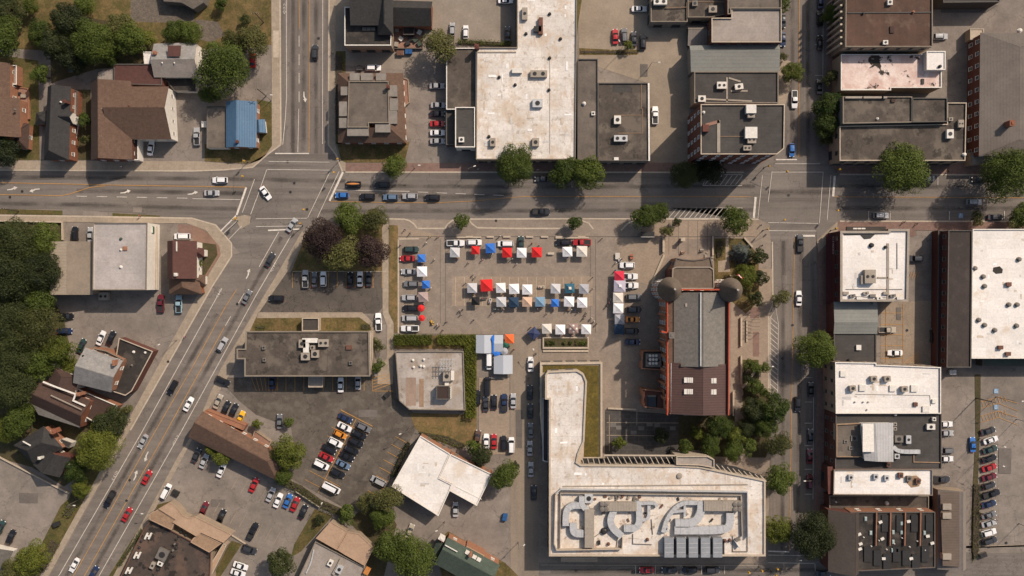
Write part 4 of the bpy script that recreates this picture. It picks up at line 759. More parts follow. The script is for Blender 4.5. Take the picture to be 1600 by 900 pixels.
for x, y in [(645, 563), (662, 562), (646, 574), (657, 572), (662, 573)]: B.vent(x, y, 3.2, .3, .7, UNITW)
B = Bld('white_roof_workshop', 'two joined slanting white roofs with brick north wall above the lower trees', (690, 745))
B.flat([(657, 681), (703, 709), (686, 747), (706, 757), (702, 768), (685, 806), (612, 760)], 6, WHITE2, BRICKO, TRIMW, .25, win=WT); B.flat([(704, 709.5), (769, 741), (745, 790), (703, 767), (707, 756), (687, 746.5)], 5.6, WHITE2, BRICKO, TRIMW, .25, win=WT)
B.ring('roof_seam', [(712, 760), (752, 780)], 5.35, .12, .2, TRIMW); patches(B, 650, 720, 680, 775, 8, 5.77, 7)
B = Bld('salmon_edged_motel', 'black flat roof with salmon shingled edges at the bottom of the diagonal street', (280, 850))
B.flat([(224, 828), (236, 812), (330, 862), (326, 960), (160, 960)], 5.4, MOTEL, BUFF, COPPER, .4)
B.flat([(265, 785), (272, 789), (280, 797), (285, 805), (294, 809), (306, 807), (362, 835), (349, 848), (314, 832), (307, 838), (270, 816), (275, 812), (248, 795)], 7.0, SALMON, BUFF, SALMON, .05, z0=3)
for q in ([(248, 795.5), (274.5, 812.5), (268, 828), (234, 812), (234, 803)], [(314, 832.8), (346, 849), (327, 863), (298, 847), (302, 841)]): B.flat(q, 6.6, TANSH, SALMON, SALMON, .04, z0=5)
B.flat([(349, 849), (354, 852), (330, 900), (318, 900)], 3.6, SALMON, BUFF, BEIGE, .1)
for x, y in [(283, 831), (279, 838), (275, 843), (276, 851), (290, 836), (272, 869), (275, 857), (246, 890), (220, 846), (217, 856)]: B.vent(x, y, 5.0, .3, .35, BLACKM)
for i, (x, y) in enumerate([(231, 838), (214, 868), (201, 892)]):
    B.box('roof_letter_frame', x-3, y, 5.2, .5, 2, .6, UNITW, -25); B.box('roof_letter_frame', x+3, y, 5.2, .5, 2, .6, UNITW, -25); B.box('roof_letter_frame', x, y, 5.2, 1.4, .4, .55, UNITW, -25)
B.unit(253, 867, 5.2, 3.2, 3.4, 1.3, STEELD, -25, 1); B.unit(250, 881, 5.2, 1.6, 1.2, 1, UNITW, -25, 1); B.unit(238, 884, 5.2, 1.2, 2, 1, UNITT, -25, 1); B.vent(269, 861, 5.2); B.vent(272, 851, 5.2)
B = Bld('salmon_roof_restaurant', 'grey flat roof with two salmon pink roof slabs by the bottom edge', (525, 865))
B.flat([(493, 846), (570, 886), (552, 960), (440, 960)], 5.2, LGREY, BUFF, TRIMT, .35); B.flat([(517, 815), (543, 830), (526, 859), (494, 841)], 6.2, SALMON, BUFF, SALMON, .05, z0=3); B.flat([(544, 830.5), (561, 834), (584, 856), (570, 884), (538, 866), (527, 859)], 6.0, SALMON, BUFF, SALMON, .05, z0=3)
B.unit(516, 880, 4.85, 1.4, 1.8, 1, UNITW, -28, 1); B.duct([(533, 874), (527, 886), (520, 898)], 4.85, .8, .8, UNITT); B.duct([(490, 860), (486, 880), (478, 896)], 4.85, .4, .4, STEEL, 'roof_pipe'); B.unit(530, 890, 4.85, 1.8, 2.4, 1.2, STEEL, -28, 1); B.box('rooftop_sign', 573, 893, 4.85, 1.6, 2, 1.4, M('orange_panel', (.5, .2, .05), (.42, .17, .05)), -28)
B = Bld('green_roof_house', 'brick house with moss green shingles and white dormers at the bottom edge', (730, 880), 'house')
B.gable([(700, 842), (681, 880), (757, 922), (779, 884)], 7, 9.2, GREENSH, BRICKO, off=.36, win=WN); B.gable([(684, 846), (694, 850), (684, 872), (676, 868)], 5.6, 6.4, GREENSH, BRICK)
B.chimney(735, 868, 6, 10.6, .7, .8, BRICKO, -28); B.chimney(690, 842, 4, 7.4, 1.8, .9, UNITW, -28); B.ring('ridge_cap', [(696, 852), (714, 862)], 9.1, .25, .25, TRIMW)
B.flat([(729, 853), (757, 868), (751, 877), (730, 864)], 6.6, BLACKR, BRICKO, SALMON, .2)
for x, y in [(730, 864), (741, 871), (748, 875)]: B.box('dormer', x, y, 6, 1.3, .9, 2.6, WHW, -28)
# ---- city hall
B = Bld('brick_city_hall', 'red brick hall with grey ridge roof, two cone roofed round towers, brown rear roof', (1085, 530), 'city hall')
hw = [(1043, 454), (1141, 454), (1139, 648), (1046, 646)]
poly = ccw([B.L(x, y, 16) for x, y in hw]); n = len(poly)
b = MB(); b.prism(poly, 0, 14.6); b.obj('wall', BRICKO, B.o)
B.windows(poly, .8, 14.4, TRIMW, 2.6, (1.1, 2.3), rows=3)
for px in ([(1043, 454), (1043, 648)], [(1139.5, 454), (1138.5, 648)]): B.ring('red_parapet', px, 14.6, 1.6, .32, REDT)
B.ring('red_parapet', [(1060, 452.5), (1126, 452.5)], 14.6, 2.4, .4, REDT)
B.sheetpatch('gutter_roof', [(1043.5, 456), (1139, 456), (1138, 568), (1044, 568)], 14.65, BRSH)
B.gable([(1053, 457), (1132, 457), (1132, 572), (1053, 572)], 14.9, 18.1, SLATE, SLATE, off=.53, z0=14.4, ov=.02); B.ring('ridge_cap', [(1095, 458), (1095, 571)], 18.15, .2, .35, STEEL)
B.gable([(1049, 567), (1137.5, 570), (1137.5, 648), (1048, 646)], 15.0, 17.2, BRM, BRICKO, off=.53, z0=14.4, ov=.1); B.ring('eaves_trim', [(1049, 568), (1049, 645)], 14.8, .35, .3, STEEL); B.ring('eaves_trim', [(1048, 646), (1095, 648.5), (1137, 647)], 14.8, .3, .35, BEIGE)
for x, y in [(1077, 594), (1111.5, 595), (1077, 612), (1111.5, 612.5)]:
    s_ = B.box('skylight', x, y, 16.2, 3.0, 1.5, .45, UNITW, 0); 
    for k in range(3): B.box('glazing_bar', x-3+k*3, y, 16.66, .1, 1.5, .04, STEELD)
B.vent(1087, 632, 15.6, .4, 1.2, UNITW); B.vent(1097, 641, 15.4, .7, 1.4, UNITW); B.box('roof_hatch', 1067, 571, 15.9, 1.2, .8, .5, TRIMD); B.box('roof_hatch', 1075.5, 476.5, 16, 1.8, 1, .5, UNITT)
for cx, cy in ((1046, 452), (1141, 453)):
    x, y = B.L(cx, cy, 16); b = MB(); b.cyl(0, 0, 0, 3.05, 15.8, 28); t = b.obj('tower_drum', BRICKO, B.o, (x, y, 0))
    for cz, cr in ((15.8, 3.4), (10.4, 3.15), (5.2, 3.15)): b = MB(); b.cyl(0, 0, 0, cr, .35, 28); b.obj('tower_cornice', BEIGE, B.o, (x, y, cz))
    b = MB(); b.cyl(0, 0, 16.2, 3.6, 2.0, 40, 2.75); b.cyl(0, 0, 18.2, 2.75, 6.5, 40, .12); b.obj('cone_roof', CONE, B.o, (x, y, 0))
    b = MB(); b.cyl(0, 0, 24.7, .25, .5, 8); b.cyl(0, 0, 25.2, .1, 1.2, 6); b.obj('finial', UNITW, B.o, (x, y, 0))
    for r in range(3):
        for k in range(14):
            a = k*math.pi/7
            if math.cos(a) * (-1 if cx < 1100 else -1) < -.2: continue
            O('window', winmesh(.8, 2.2, TRIMW), B.o, (x+3.05*math.cos(a), y+3.05*math.sin(a), 2.8+r*5), a-math.pi/2)
for q in range(8): B.box('buttress', 1042, 470+q*22, 0, .9, .8, 15.2, BRICKO)
for q in range(8): B.box('window_head', 1040.5, 480+q*20, 12.6, .4, 1.6, .5, BEIGE)
B.flat([(1052, 419), (1057, 403), (1068, 405.5), (1084, 406.5), (1098, 405), (1110, 401), (1114, 419)], 9.4, CONE, BRICKO, TRIMD, .2, win=WT); B.flat([(1051, 419.5), (1057, 417), (1109, 417), (1115, 421), (1116, 451), (1050, 451)], 11.5, CONE, BRICKO, UNITT, .25); B.flat([(1048, 420), (1058, 418), (1058, 446), (1046, 444)], 9, BRSH2, BRICKD, TRIMD, .2)
B.chimney(1050, 524, 12, 19.5, 1.4, 1.6, STEELD); B.box('chimney_strut', 1043, 520, 12, 3.5, .5, 4.6, REDT, -12)
B.flat([(1004, 548), (1034, 548), (1034, 578), (1002, 576)], 6, DARKW, BRICKO, BRICKO, .5, win=WT); B.unit(1021, 563, 5.5, 4.6, 4, 1.2, STEELD, 0, 3)
for i in range(3):
    for j in range(3): B.vent(1016+i*5, 556+j*6, 6.7, .3, .4, UNITW)
B.flat([(1003, 608), (1038, 612), (1044, 640), (1006, 636)], 7, BRICKD, BRICKO, BRICKO, .5, win=WT); B.skylight(1019, 628, 6.5, 3.2, 4.2, GL); B.flat([(1038, 610), (1047, 610), (1047, 642), (1040, 640)], 10.5, DARKW, BRICKO, TRIMD, .2)
# ---- L-shaped municipal building
B = Bld('municipal_building', 'white roofed L-shaped modern building with sedum terrace and big rooftop ducts', (1000, 780))
B.flat([(844, 567), (941, 566), (941, 716), (905, 722), (850, 722), (844, 650)], 6, BEIGE, BEIGE, BEIGE, .7, pw=.5, win=WS)
B.sheetpatch('planted_roof', [(848, 571), (936, 571), (936, 714), (912, 714), (917, 600), (907, 580), (848, 582)], 5.63, SEDUM)
UR = [(852, 586), (856, 580), (902, 578), (912, 584), (917, 596), (913, 690), (905, 708), (902, 722), (908, 726), (1060, 727), (1095, 729), (1196, 750), (1196, 869), (858, 869), (858, 624), (852, 624)]
B.flat(UR, 10, WHITE, BEIGE, BEIGE, .5, pw=.45, win=dict(frame=TRIMD, step=3.2, size=(2.2, 2.0), rows=2))
B.flat([(848, 622), (857, 622), (857, 722), (848, 720)], 6.6, CHAR, DARKW, STEEL, .3); B.flat([(877, 871), (933, 871), (933, 877), (877, 877)], 4, BEIGE, BEIGE, BEIGE, .15)
B.flat([(1057, 713), (1106, 713), (1116, 718), (1116, 731), (1092, 727), (1057, 726)], 10.6, LGREY, BEIGE, BEIGE, .6)
B.sheetpatch('painted_shade', [(946, 712), (1056, 713), (1056, 726), (910, 725), (910, 716), (946, 716)], 6.7, BLACKM); B.sheetpatch('painted_shade', [(1112, 722), (1150, 729), (1194, 745), (1194, 750), (1110, 732)], 6.7, BLACKM)  # black sheets paint the shade seen between the sunshade slats
# brise-soleil slats
for i in range(18): 
    x = 910+i*8.4; B.ring('sunshade_slat', [(x-4, 712.5), (x+2, 724)] if i > 4 else [(x, 717), (x+2, 724)], 8.8, .35, .22, BEIGE)
B.ring('sunshade_beam', [(945, 711.5), (1056, 712)], 8.9, .5, .4, BEIGE)
for i in range(10): x = 1118+i*8.6; B.ring('sunshade_slat', [(x-7, 724+i*2.1), (x+2, 735+i*1.9)], 8.8, .35, .22, BEIGE)
patches(B, 866, 640, 898, 715, 10, 9.6, 9); patches(B, 870, 735, 1150, 755, 14, 9.6, 10); patches(B, 860, 590, 900, 618, 4, 9.6, 3)
z = 9.6
B.sheetpatch('service_deck', [(878, 775), (1158, 777), (1158, 838), (1030, 842), (974, 842), (970, 856), (878, 856)], 9.595, RUSTW)
B.ring('screen_wall', [(868, 772), (876, 765), (1168, 769), (1169, 840)], z, 1.6, .25, STEEL); B.ring('screen_wall', [(868, 772), (866, 850), (870, 860), (972, 858), (973, 842)], z, 1.6, .25, BEIGE)
B.ring('screen_rail', [(880, 760), (1168, 757)], z, .25, .25, UNITT); B.ring('screen_wall', [(876, 771), (1158, 774), (1160, 838)], z, 1.1, .3, UNITT); B.ring('screen_wall', [(876, 772), (875, 856)], z, 1.0, .25, UNITT)
B.duct([(908, 790), (893, 790), (886, 796), (884, 806), (884, 822)], z, 1.9, 1.8); B.duct([(896, 818), (896, 834), (914, 834)], z, 2.2, 1.6); B.duct([(909, 776), (909, 790), (918, 798)], z, 1.6, 1.9)
B.duct([(921, 796), (921, 856)], z, 2.8, 2.1, UNITT, 'rooftop_unit'); B.duct([(938, 792), (995, 792)], z, 2.6, 2.0, UNITT, 'rooftop_unit'); B.duct([(994, 784), (1000, 800), (998, 826), (975, 826)], z, 2.0, 1.7); B.duct([(960, 797), (953, 812), (957, 826), (972, 838)], z, 2.0, 1.6)
B.duct([(998, 787), (1025, 786), (1026, 792)], z, .9, 1.5); B.duct([(1014, 790), (1014, 812), (1000, 813)], z, .9, 1.3); B.duct([(1036, 832), (1043, 808), (1062, 786), (1090, 786)], z, 1.2, 1.6); B.duct([(1096, 784), (1096, 800), (1086, 818), (1055, 818)], z, 2.4, 1.7); B.duct([(1054, 829), (1130, 829), (1141, 822), (1141, 802)], z, 2.3, 1.7); B.duct([(1070, 788), (1070, 808)], z, .7, 1.3)
B.duct([(1100, 791), (1158, 791)], z, 2.9, 2.1, UNITT, 'rooftop_unit'); B.duct([(1050, 800), (1072, 798)], z, .8, 1.4)
for x, y in [(1149, 788), (1156, 788), (1149, 796), (1156, 796), (941, 788), (947, 788), (941, 796), (947, 796)]: B.vent(x, y, z+2.1, .55, .3, STEELD)
STEELC = M('blue_grey_panel', (.27, .28, .295), (.23, .24, .255), .6, rough=.5)
B.sheetpatch('painted_shade', [(1036, 842), (1132, 842), (1132, 868), (1036, 868)], z+.02, BLACKM)  # black sheet painting the shade in the gaps between cooling units
for i in range(5):
    B.box('cooling_unit', 1045.5+i*19, 856, z, 2.75, 5.8, 2.2, STEELC)
    for k in range(3): B.box('cooling_louvre', 1045.5+i*19, 849+k*7, z+2.2, 2.6, .12, .05, STEEL)
B.unit(920, 779, z, 2.4, 2.6, 1.5, STEEL, 0, 1); B.unit(965, 776, z, 1.2, .8, .6, STEELD, 0, 1); B.vent(1062, 744, z, .6, .5, UNITT); B.unit(936, 848, z, .8, 1.2, .6, BLACKM, 0, 0); B.vent(944, 831, z, .7, 1.0, BLACKM)
for p in [(951, 851), (1012, 844), (1134, 846), (1141, 845)]: B.vent(*p, z, .35, .9, COPPER)
for p in ([(989, 835), (989, 850), (1018, 851)], [(1018, 812), (1020, 835)], [(925, 842), (950, 824)], [(1145, 838), (1145, 862), (1168, 862), (1168, 840)], [(965, 842), (963, 857)]): B.ring('roof_pipe', p, z, .3, .15, STEELD)
for i in range(16): B.box('service_clutter', 930+i*13, 780+(i*7 % 5)*11, z, .7+.3*(i % 3), .5, .45, [COPPER, STEELD, BLACKM, UNITT][i % 4], i*29)
for i in range(12): B.box('unit_rib', 944+i*4.4, 792, z+2.0, .08, 2.5, .05, UNITT)
for i in range(11): B.box('unit_rib', 1103+i*4.4, 791, z+2.1, .08, 2.8, .05, UNITT)
for i in range(7): B.box('service_clutter', 946+i*9, 776+(i % 3)*2, z, .9+.3*(i % 2), .6, .5, [COPPER, UNITT, STEELD][i % 3], i*17)
B.unit(1040, 826, z, 1.6, 1.8, 1.4, STEEL, 0, 1); B.ring('antenna_mast', [(1148, 845), (1155, 856)], z, 1.4, .15, STEEL); B.unit(1153, 843, z, 1.4, 1, .8, STEELD, 20, 0)
# ---- right side, south of the street
B = Bld('awning_corner_store', 'corner store with patched white roof and maroon lettered front', (1365, 415))
B.flat([(1313, 361), (1388, 361), (1388, 358), (1421, 358), (1419, 471), (1313, 471)], 11, WHITE2, AWN, UNITT, .5, pw=.6, win=WS)
B.sheetpatch('black_roof_sheet', [(1318, 368), (1344, 367.5), (1350, 374), (1360, 373), (1367, 366.5), (1386, 365.8), (1386, 365), (1318, 365)], 10.62, BLACKM)  # flat black sheet laid on the roof along the north parapet
B.unit(1360, 432, 10.6, 3.2, 4, 1.8, UNITT, 0, 2); B.unit(1349, 437, 10.6, 1.2, 2.6, 1.2, UNITT, 0, 0); B.ring('roof_walkway', [(1387.5, 382), (1387.5, 466)], 10.6, .15, .7, UNITT); B.ring('roof_walkway', [(1372, 434), (1386, 434)], 10.6, .15, .5, UNITT); B.vent(1363, 383, 10.6, .5, .9, BLACKM); B.vent(1385, 386, 10.6, .35, .9, BLACKM)
for i in range(9): B.unit(1322+i*10.5, 458+(i % 3)*4, 10.6, 1.6, .8, .7, [UNITT, STEELD, UNITW][i % 3], (i % 2)*8, i % 2)
for p in ([(1322, 452), (1410, 452)], [(1402, 380), (1402, 420)], [(1334, 463), (1385, 465)]): B.ring('roof_pipe', p, 10.6, .2, .12, STEELD)
def lettering(txt, org, ex, ey, size, mat, parent, gap=.9):
    """flat letters cut as thin curves turned into meshes"""
    for i, ch in enumerate(txt):
        if ch == ' ': continue
        cu = bpy.data.curves.new('letter', 'FONT'); cu.body = ch; cu.size = size; cu.align_x = 'CENTER'; cu.extrude = .004
        to = bpy.data.objects.new('letter', cu); COL.objects.link(to); dg = bpy.context.evaluated_depsgraph_get()
        me = bpy.data.meshes.new_from_object(to.evaluated_get(dg)); bpy.data.objects.remove(to); me.materials.clear(); me.materials.append(mat)
        ez = ex.cross(ey).normalized(); o = O('letter', me, parent); p = org+ex*(i*gap)
        o.matrix_local = Matrix(((ex.x, ey.x, ez.x, p.x), (ex.y, ey.y, ez.y, p.y), (ex.z, ey.z, ez.z, p.z), (0, 0, 0, 1)))
PALE = M('pale_lettering', (.42, .33, .34), (.38, .3, .31), 1.0)
fx, fy = B.L(1313, 374, 11); b = MB(); b.box(-.14, -9, 4.6, .28, 21, 2.4); aw = b.obj('sign_band', AWN, B.o, (fx, fy, 0))
lettering('CIRCO', Vector((-.30, .6, 5.1)), Vector((0, -1, 0)), Vector((0, 0, 1)), 1.9, PALE, aw, 1.02)
b = MB(); b.add([(fx-.02, fy+2, 4.2), (fx-.02, fy-19.5, 4.2), (fx-1.5, fy-19.5, 3.1), (fx-1.5, fy+2, 3.1), (fx-1.5, fy-19.5, 2.8), (fx-1.5, fy+2, 2.8)], [(3, 2, 1, 0), (5, 4, 2, 3)]); b.obj('awning', AWN, B.o)
b = MB(); A2 = [B.L(1333, 359.4, 4), B.L(1384, 359, 4)]; b.prism([(A2[0][0]-2, A2[0][1]-.2), (A2[1][0], A2[1][1]-.2), (A2[1][0], A2[1][1]+1.0), (A2[0][0]-2, A2[0][1]+1.0)], 3.2, 4.0); fs = b.obj('fascia_sign', DARKW, B.o)
for i in range(3): b = MB(); b.box(0, 0, 0, 1.15, .42, .03); b.obj('sign_word_panel', TRIMW, fs, (A2[0][0]+.6+i*1.3, A2[0][1]+.45, 4.01))

patches(B, 1322, 378, 1404, 448, 10, 10.63, 21)
B = Bld('sage_metal_shop', 'shop with sage grey ribbed metal roof below the patched white roof', (1335, 497)); B.gable([(1304, 520), (1304, 473), (1369, 473), (1369, 520)], 7.4, 8, GREYMY, BRICKD, off=.35); B.unit(1367, 474, 7.6, 1, .8, .6, UNITT, 0, 0)
B = Bld('charcoal_shop', 'shop with charcoal roof and one white hatch behind the street tree', (1335, 543)); B.flat([(1303, 521), (1369, 521), (1369, 566), (1303, 566)], 7.2, CHAR, BRICKD, TRIMD, .25, win=WS); B.unit(1342, 543, 6.8, 1.4, 1.5, .8, UNITW, 0, 0); B.vent(1327, 562, 6.8, .3, .8, BLACKM)
B = Bld('white_roof_block', 'block with clean white roof carrying a row of tan vents and white hatches', (1387, 609)); B.flat([(1305, 566), (1369, 567), (1369, 570), (1470, 574), (1470, 646), (1306, 646)], 11, WHITE2, BUFF, TRIMW, .4, win=WT)
for x, y in [(1333, 607), (1366, 592), (1387, 592), (1414, 608)]: B.unit(x, y, 10.6, 1.8, 1.6, 1.4, UNITT, 5, 1)
for x, y, a_ in [(1348, 606, 1.9), (1395, 607, 1.8), (1429, 607, 2), (1318, 584, 1.8), (1447, 640, 2), (1460, 627, 1.2)]: B.box('roof_hatch', x, y, 10.6, a_, a_, .5, UNITW)
B.box('roof_hatch', 1431, 632, 10.6, 1.2, 1.2, .6, COPPER); B.ring('roof_pipe', [(1337, 616), (1453, 618), (1454, 634)], 10.6, .12, .1, STEELD)
for x, y in [(1337, 628), (1350, 628), (1358, 628), (1356, 640)]: B.vent(x, y, 10.6, .2, .6, UNITW)
patches(B, 1312, 580, 1455, 635, 14, 10.62, 12)
B = Bld('dark_roof_hotel', 'dark flat roofed block carrying a large white ribbed rooftop shed', (1388, 690)); B.flat([(1306, 646.6), (1471, 646.6), (1471, 733), (1305, 733)], 10, CHAR, BRICKD, TRIMD, .4, win=WT); B.flat([(1307, 663), (1347, 661), (1360, 714), (1307, 714)], 10.8, MGREY, BUFF, TANSH, .4, z0=8)
SHEDR = M('pale_ribbed_sheet', (.42, .41, .40), (.38, .37, .36), .3, stripes=(.9, 0, .15), rough=.5); B.gable([(1347, 662), (1394, 662), (1394, 720), (1352, 718)], 12.2, 13.0, SHEDR, WHW, off=.4, z0=8); B.sheetpatch('roof_sheet', [(1348, 662), (1365, 662), (1366, 706), (1348, 706)], 13.6, TRIMW)
for x, y, sx, sy, m in [(1455, 667, 2.4, 1.6, UNITW), (1460, 655, 1, 1, UNITW), (1399, 663, .9, .9, UNITT), (1399, 670, .9, .9, UNITT), (1405, 686, 2.4, 2, STEELD), (1420, 687, 1.4, 2.4, STEEL), (1402, 713, 1.4, 1.4, STEEL), (1389, 726, 1.2, 1.2, COPPER), (1322, 690, 1.2, 1, STEELD), (1335, 685, 2, 1.6, STEELD), (1330, 700, 1.4, 1, STEELD)]: B.unit(x, y, 9.6, sx, sy, 1.1, m, 0, 1)
B.duct([(1396, 698), (1404, 706), (1438, 706)], 9.6, 1.2, 1.1); B.ring('roof_pipe', [(1428, 712), (1428, 722), (1470, 723)], 9.6, .3, .25, TANSH); B.vent(1400, 648, 9.6, .3, .8, UNITW)
B = Bld('narrow_white_roof_block', 'narrow block with white roof, red front and a stained ring near its east end', (1378, 753)); B.flat([(1303, 734), (1457, 733.5), (1457, 774), (1302, 773)], 11, WHITE2, BRICKD, TRIMT, .4, win=WS)
for x, y, m in [(1330, 746, STEEL), (1369, 745, STEEL), (1386, 747, STEEL), (1408, 743, COPPER), (1421, 748, STEELD), (1435, 752, COPPER)]: B.unit(x, y, 10.6, 1.3, 1.5, 1, m, 0, 1)
B.sheetpatch('stained_patch', [(1414, 752), (1420, 744), (1432, 743), (1440, 750), (1436, 760), (1424, 762)], 10.64, TANSH); B.sheetpatch('red_front_roof', [(1293, 729), (1301, 729), (1301, 772), (1294, 772)], 10.2, BRICKD)
patches(B, 1312, 742, 1400, 764, 6, 10.62, 31)
B = Bld('sunken_dark_shop', 'low dark roofed strip between the white roof and the orange brick wall', (1372, 787)); B.flat([(1296, 774.5), (1451, 774.5), (1451, 797), (1296, 797)], 5, DGREY, BRICKD, TRIMT, .3); B.vent(1387, 787, 4.7, .4, .8, UNITW); B.vent(1307, 785, 4.7, .2, .6, UNITW)
B = Bld('rowhouse_block', 'terrace with black roofs split by brick fire walls and brown mansard front', (1380, 845))
B.flat([(1329, 800), (1461, 800), (1461, 887), (1329, 893)], 10, BLACKR, BRICKO, TRIMD, .3, win=dict(frame=TRIMW, step=5, size=(1.2, 1.8))); B.gable([(1296, 798), (1344, 800), (1343, 893), (1296, 892)], 8.5, 12.5, DKBR, BRICKD, off=.68, roof2=M('mansard_side', (.12, .094, .076), (.10, .08, .066), .8))
for x in (1370, 1392, 1415, 1439): B.ring('fire_wall', [(x, 802), (x-1, 852)], 9.6, 1.0, .3, BRICKO)
for i in range(7): B.box('dark_roof_box', 1356+i*15, 866+(i % 3)*6, 9.65, 2.2, 4.6, .45, BLACKM)
for i in range(4): B.box('dark_roof_box', 1383+i*23, 818, 9.65, 2.0, 5, .4, BLACKM)
for x, y in [(1353, 811), (1409, 818), (1361, 833), (1396, 832), (1409, 832), (1445, 833), (1396, 847), (1395, 860), (1402, 860)]: B.skylight(x, y, 9.7, .9, 1.4, M('frosted_glass', (.3, .38, .36), (.35, .42, .4), 1.0, rough=.3))
for x, y in [(1376, 816), (1420, 815), (1343, 835), (1344, 858), (1381, 873), (1424, 873), (1333, 812), (1345, 850), (1379, 842), (1450, 838), (1457, 849)]: B.unit(x, y, 9.7, 1.0, .7, .6, UNITW, x % 30, 0)
for i in range(9): B.vent(1350+i*12, 840+(i*37 % 23), 9.7, .15, .5, UNITW)
B = Bld('brown_ridge_annex', 'narrow annex with brown and grey pitched roof right of the black terrace', (1488, 827)); B.gable([(1467, 766), (1508, 768), (1508, 888), (1466, 888)], 5.5, 7.2, GREYM, BUFF, off=.8, roof2=GREYM); B.sheetpatch('brown_roof_sheet', [(1469, 768), (1499, 769), (1499, 886), (1473, 884)], 7.35, M('brown_ribbed', (.135, .10, .078), (.115, .087, .068), .3, stripes=(.8, math.pi/2, .15)))
for y in (792, 806, 870): B.box('dormer', 1480, y, 6, 2.6, 1.8, 2, UNITT, 0)
B = Bld('dark_brick_store', 'long store with dark brown roof and red brick west wall beside the alley', (1498, 465)); B.flat([(1482, 360), (1519, 360), (1517, 574), (1479, 574)], 8.5, DKBR, BRICKD, TRIMD, .3, win=WT); B.flat([(1466, 360), (1481, 360), (1478.5, 574), (1464, 574)], 4.2, M('red_brown_roof', (.085, .04, .033), (.07, .034, .029), .4), BRICKD, TRIMD, .3)
for y in (447, 463, 497): B.unit(1480, y, 4, 1, 1.2, .8, UNITT, 0, 0)
sg = B.box('wall_sign', 1477, 374, 4.3, .9, 3, .3, TRIMD); B.box('sign_panel', 1477.3, 373.5, 4.61, .7, 2.6, .06, PALE)
B = Bld('white_roof_store', 'large store with bright white roof dotted with vents at the right edge', (1570, 460)); B.flat([(1520, 358), (1720, 358), (1720, 560), (1518, 560)], 8.5, WHITE2, BRICKD, TRIMW, .3, win=WT)
for x, y in [(1525, 419), (1538, 432), (1578, 476), (1591, 476), (1531, 500), (1540, 508), (1590, 509), (1556, 516), (1594, 405), (1578, 445), (1540, 447)]: B.vent(x, y, 8.2, .5, .9, STEELD)
for x, y in [(1564, 543), (1576, 553), (1577, 444)]: B.unit(x, y, 8.2, 1.4, 1.1, .9, COPPER, 0, 0)
B.sheetpatch('stained_patch', [(1551, 424), (1552, 418), (1562, 416), (1567, 421), (1566, 427), (1556, 428)], 8.23, BLACKR); B.flat([(1535, 561), (1720, 561), (1720, 573), (1535, 572)], 4, M('green_awning', (.075, .09, .07), (.065, .08, .062), .5), DARKW, TRIMD, .1)
patches(B, 1525, 370, 1600, 545, 16, 8.22, 15)
# dumpsters by their back walls
def dumpster(px, py, a, mat, label, lid=BLACKM):
    x, y = W(px, py); o = tag(empty('dumpster', (x, y, .01), ang(a)), label, 'dumpster')
    b = MB(); b.box(0, 0, .12, 2.1, 1.3, 1.05, 0, 0, 1.06); b.box(-.8, 0, 0, .2, 1.1, .12); b.box(.8, 0, 0, .2, 1.1, .12); b.obj('bin', mat, o)
    for k in (-1, 1): b = MB(); b.box(0, 0, 0, 1.0, 1.4, .07); b.obj('lid', lid, o, (k*.53, 0, 1.2))
GRN = M('green_bin_paint', (.03, .07, .045), (.035, .08, .05)); BLU = M('blue_bin_paint', (.02, .08, .22), (.025, .1, .26))
for a_ in [(639, 82, 0, BLU, 'blue dumpster under the terrace of the black roofed building', BLU), (626, 84, 0, UNITT, 'brown dumpster left of the blue one under the terrace', COPPER), (276, 769, -25, BLACKM, 'dark dumpster on a tan pad beside the white van of the lower left lot'), (789, 807, 80, BLU, 'small blue dumpster alone near the lane, right of the white workshop', BLU), (606, 616, 40, BLACKM, 'dark bin in the corner of the dark lot beside the substation'), (1044, 36, 10, BLU, 'blue bin against the wall right of the sandy lot', BLU), (1486, 581, 0, STEEL, 'grey steel dumpster behind the dark brown store', STEEL), (90, 818, 20, BLACKM, 'black bin at the hedge of the left parking lot'), (1534, 866, 20, STEELD, 'weathered bin at the bottom of the slanting car row')]: dumpster(*a_)
# ------------------------------------------------------------------ vehicles
TYRE = M('tyre_rubber', (.02, .02, .02), (.028, .027, .026), 1.0, blotch=0, fine=0); LAMPW = M('headlamp', (.75, .75, .72), (.7, .7, .68), 1.0, rough=.2, blotch=0, fine=0); LAMPR = M('tail_lamp', (.30, .015, .012), (.26, .012, .01), 1.0, rough=.3, blotch=0, fine=0)
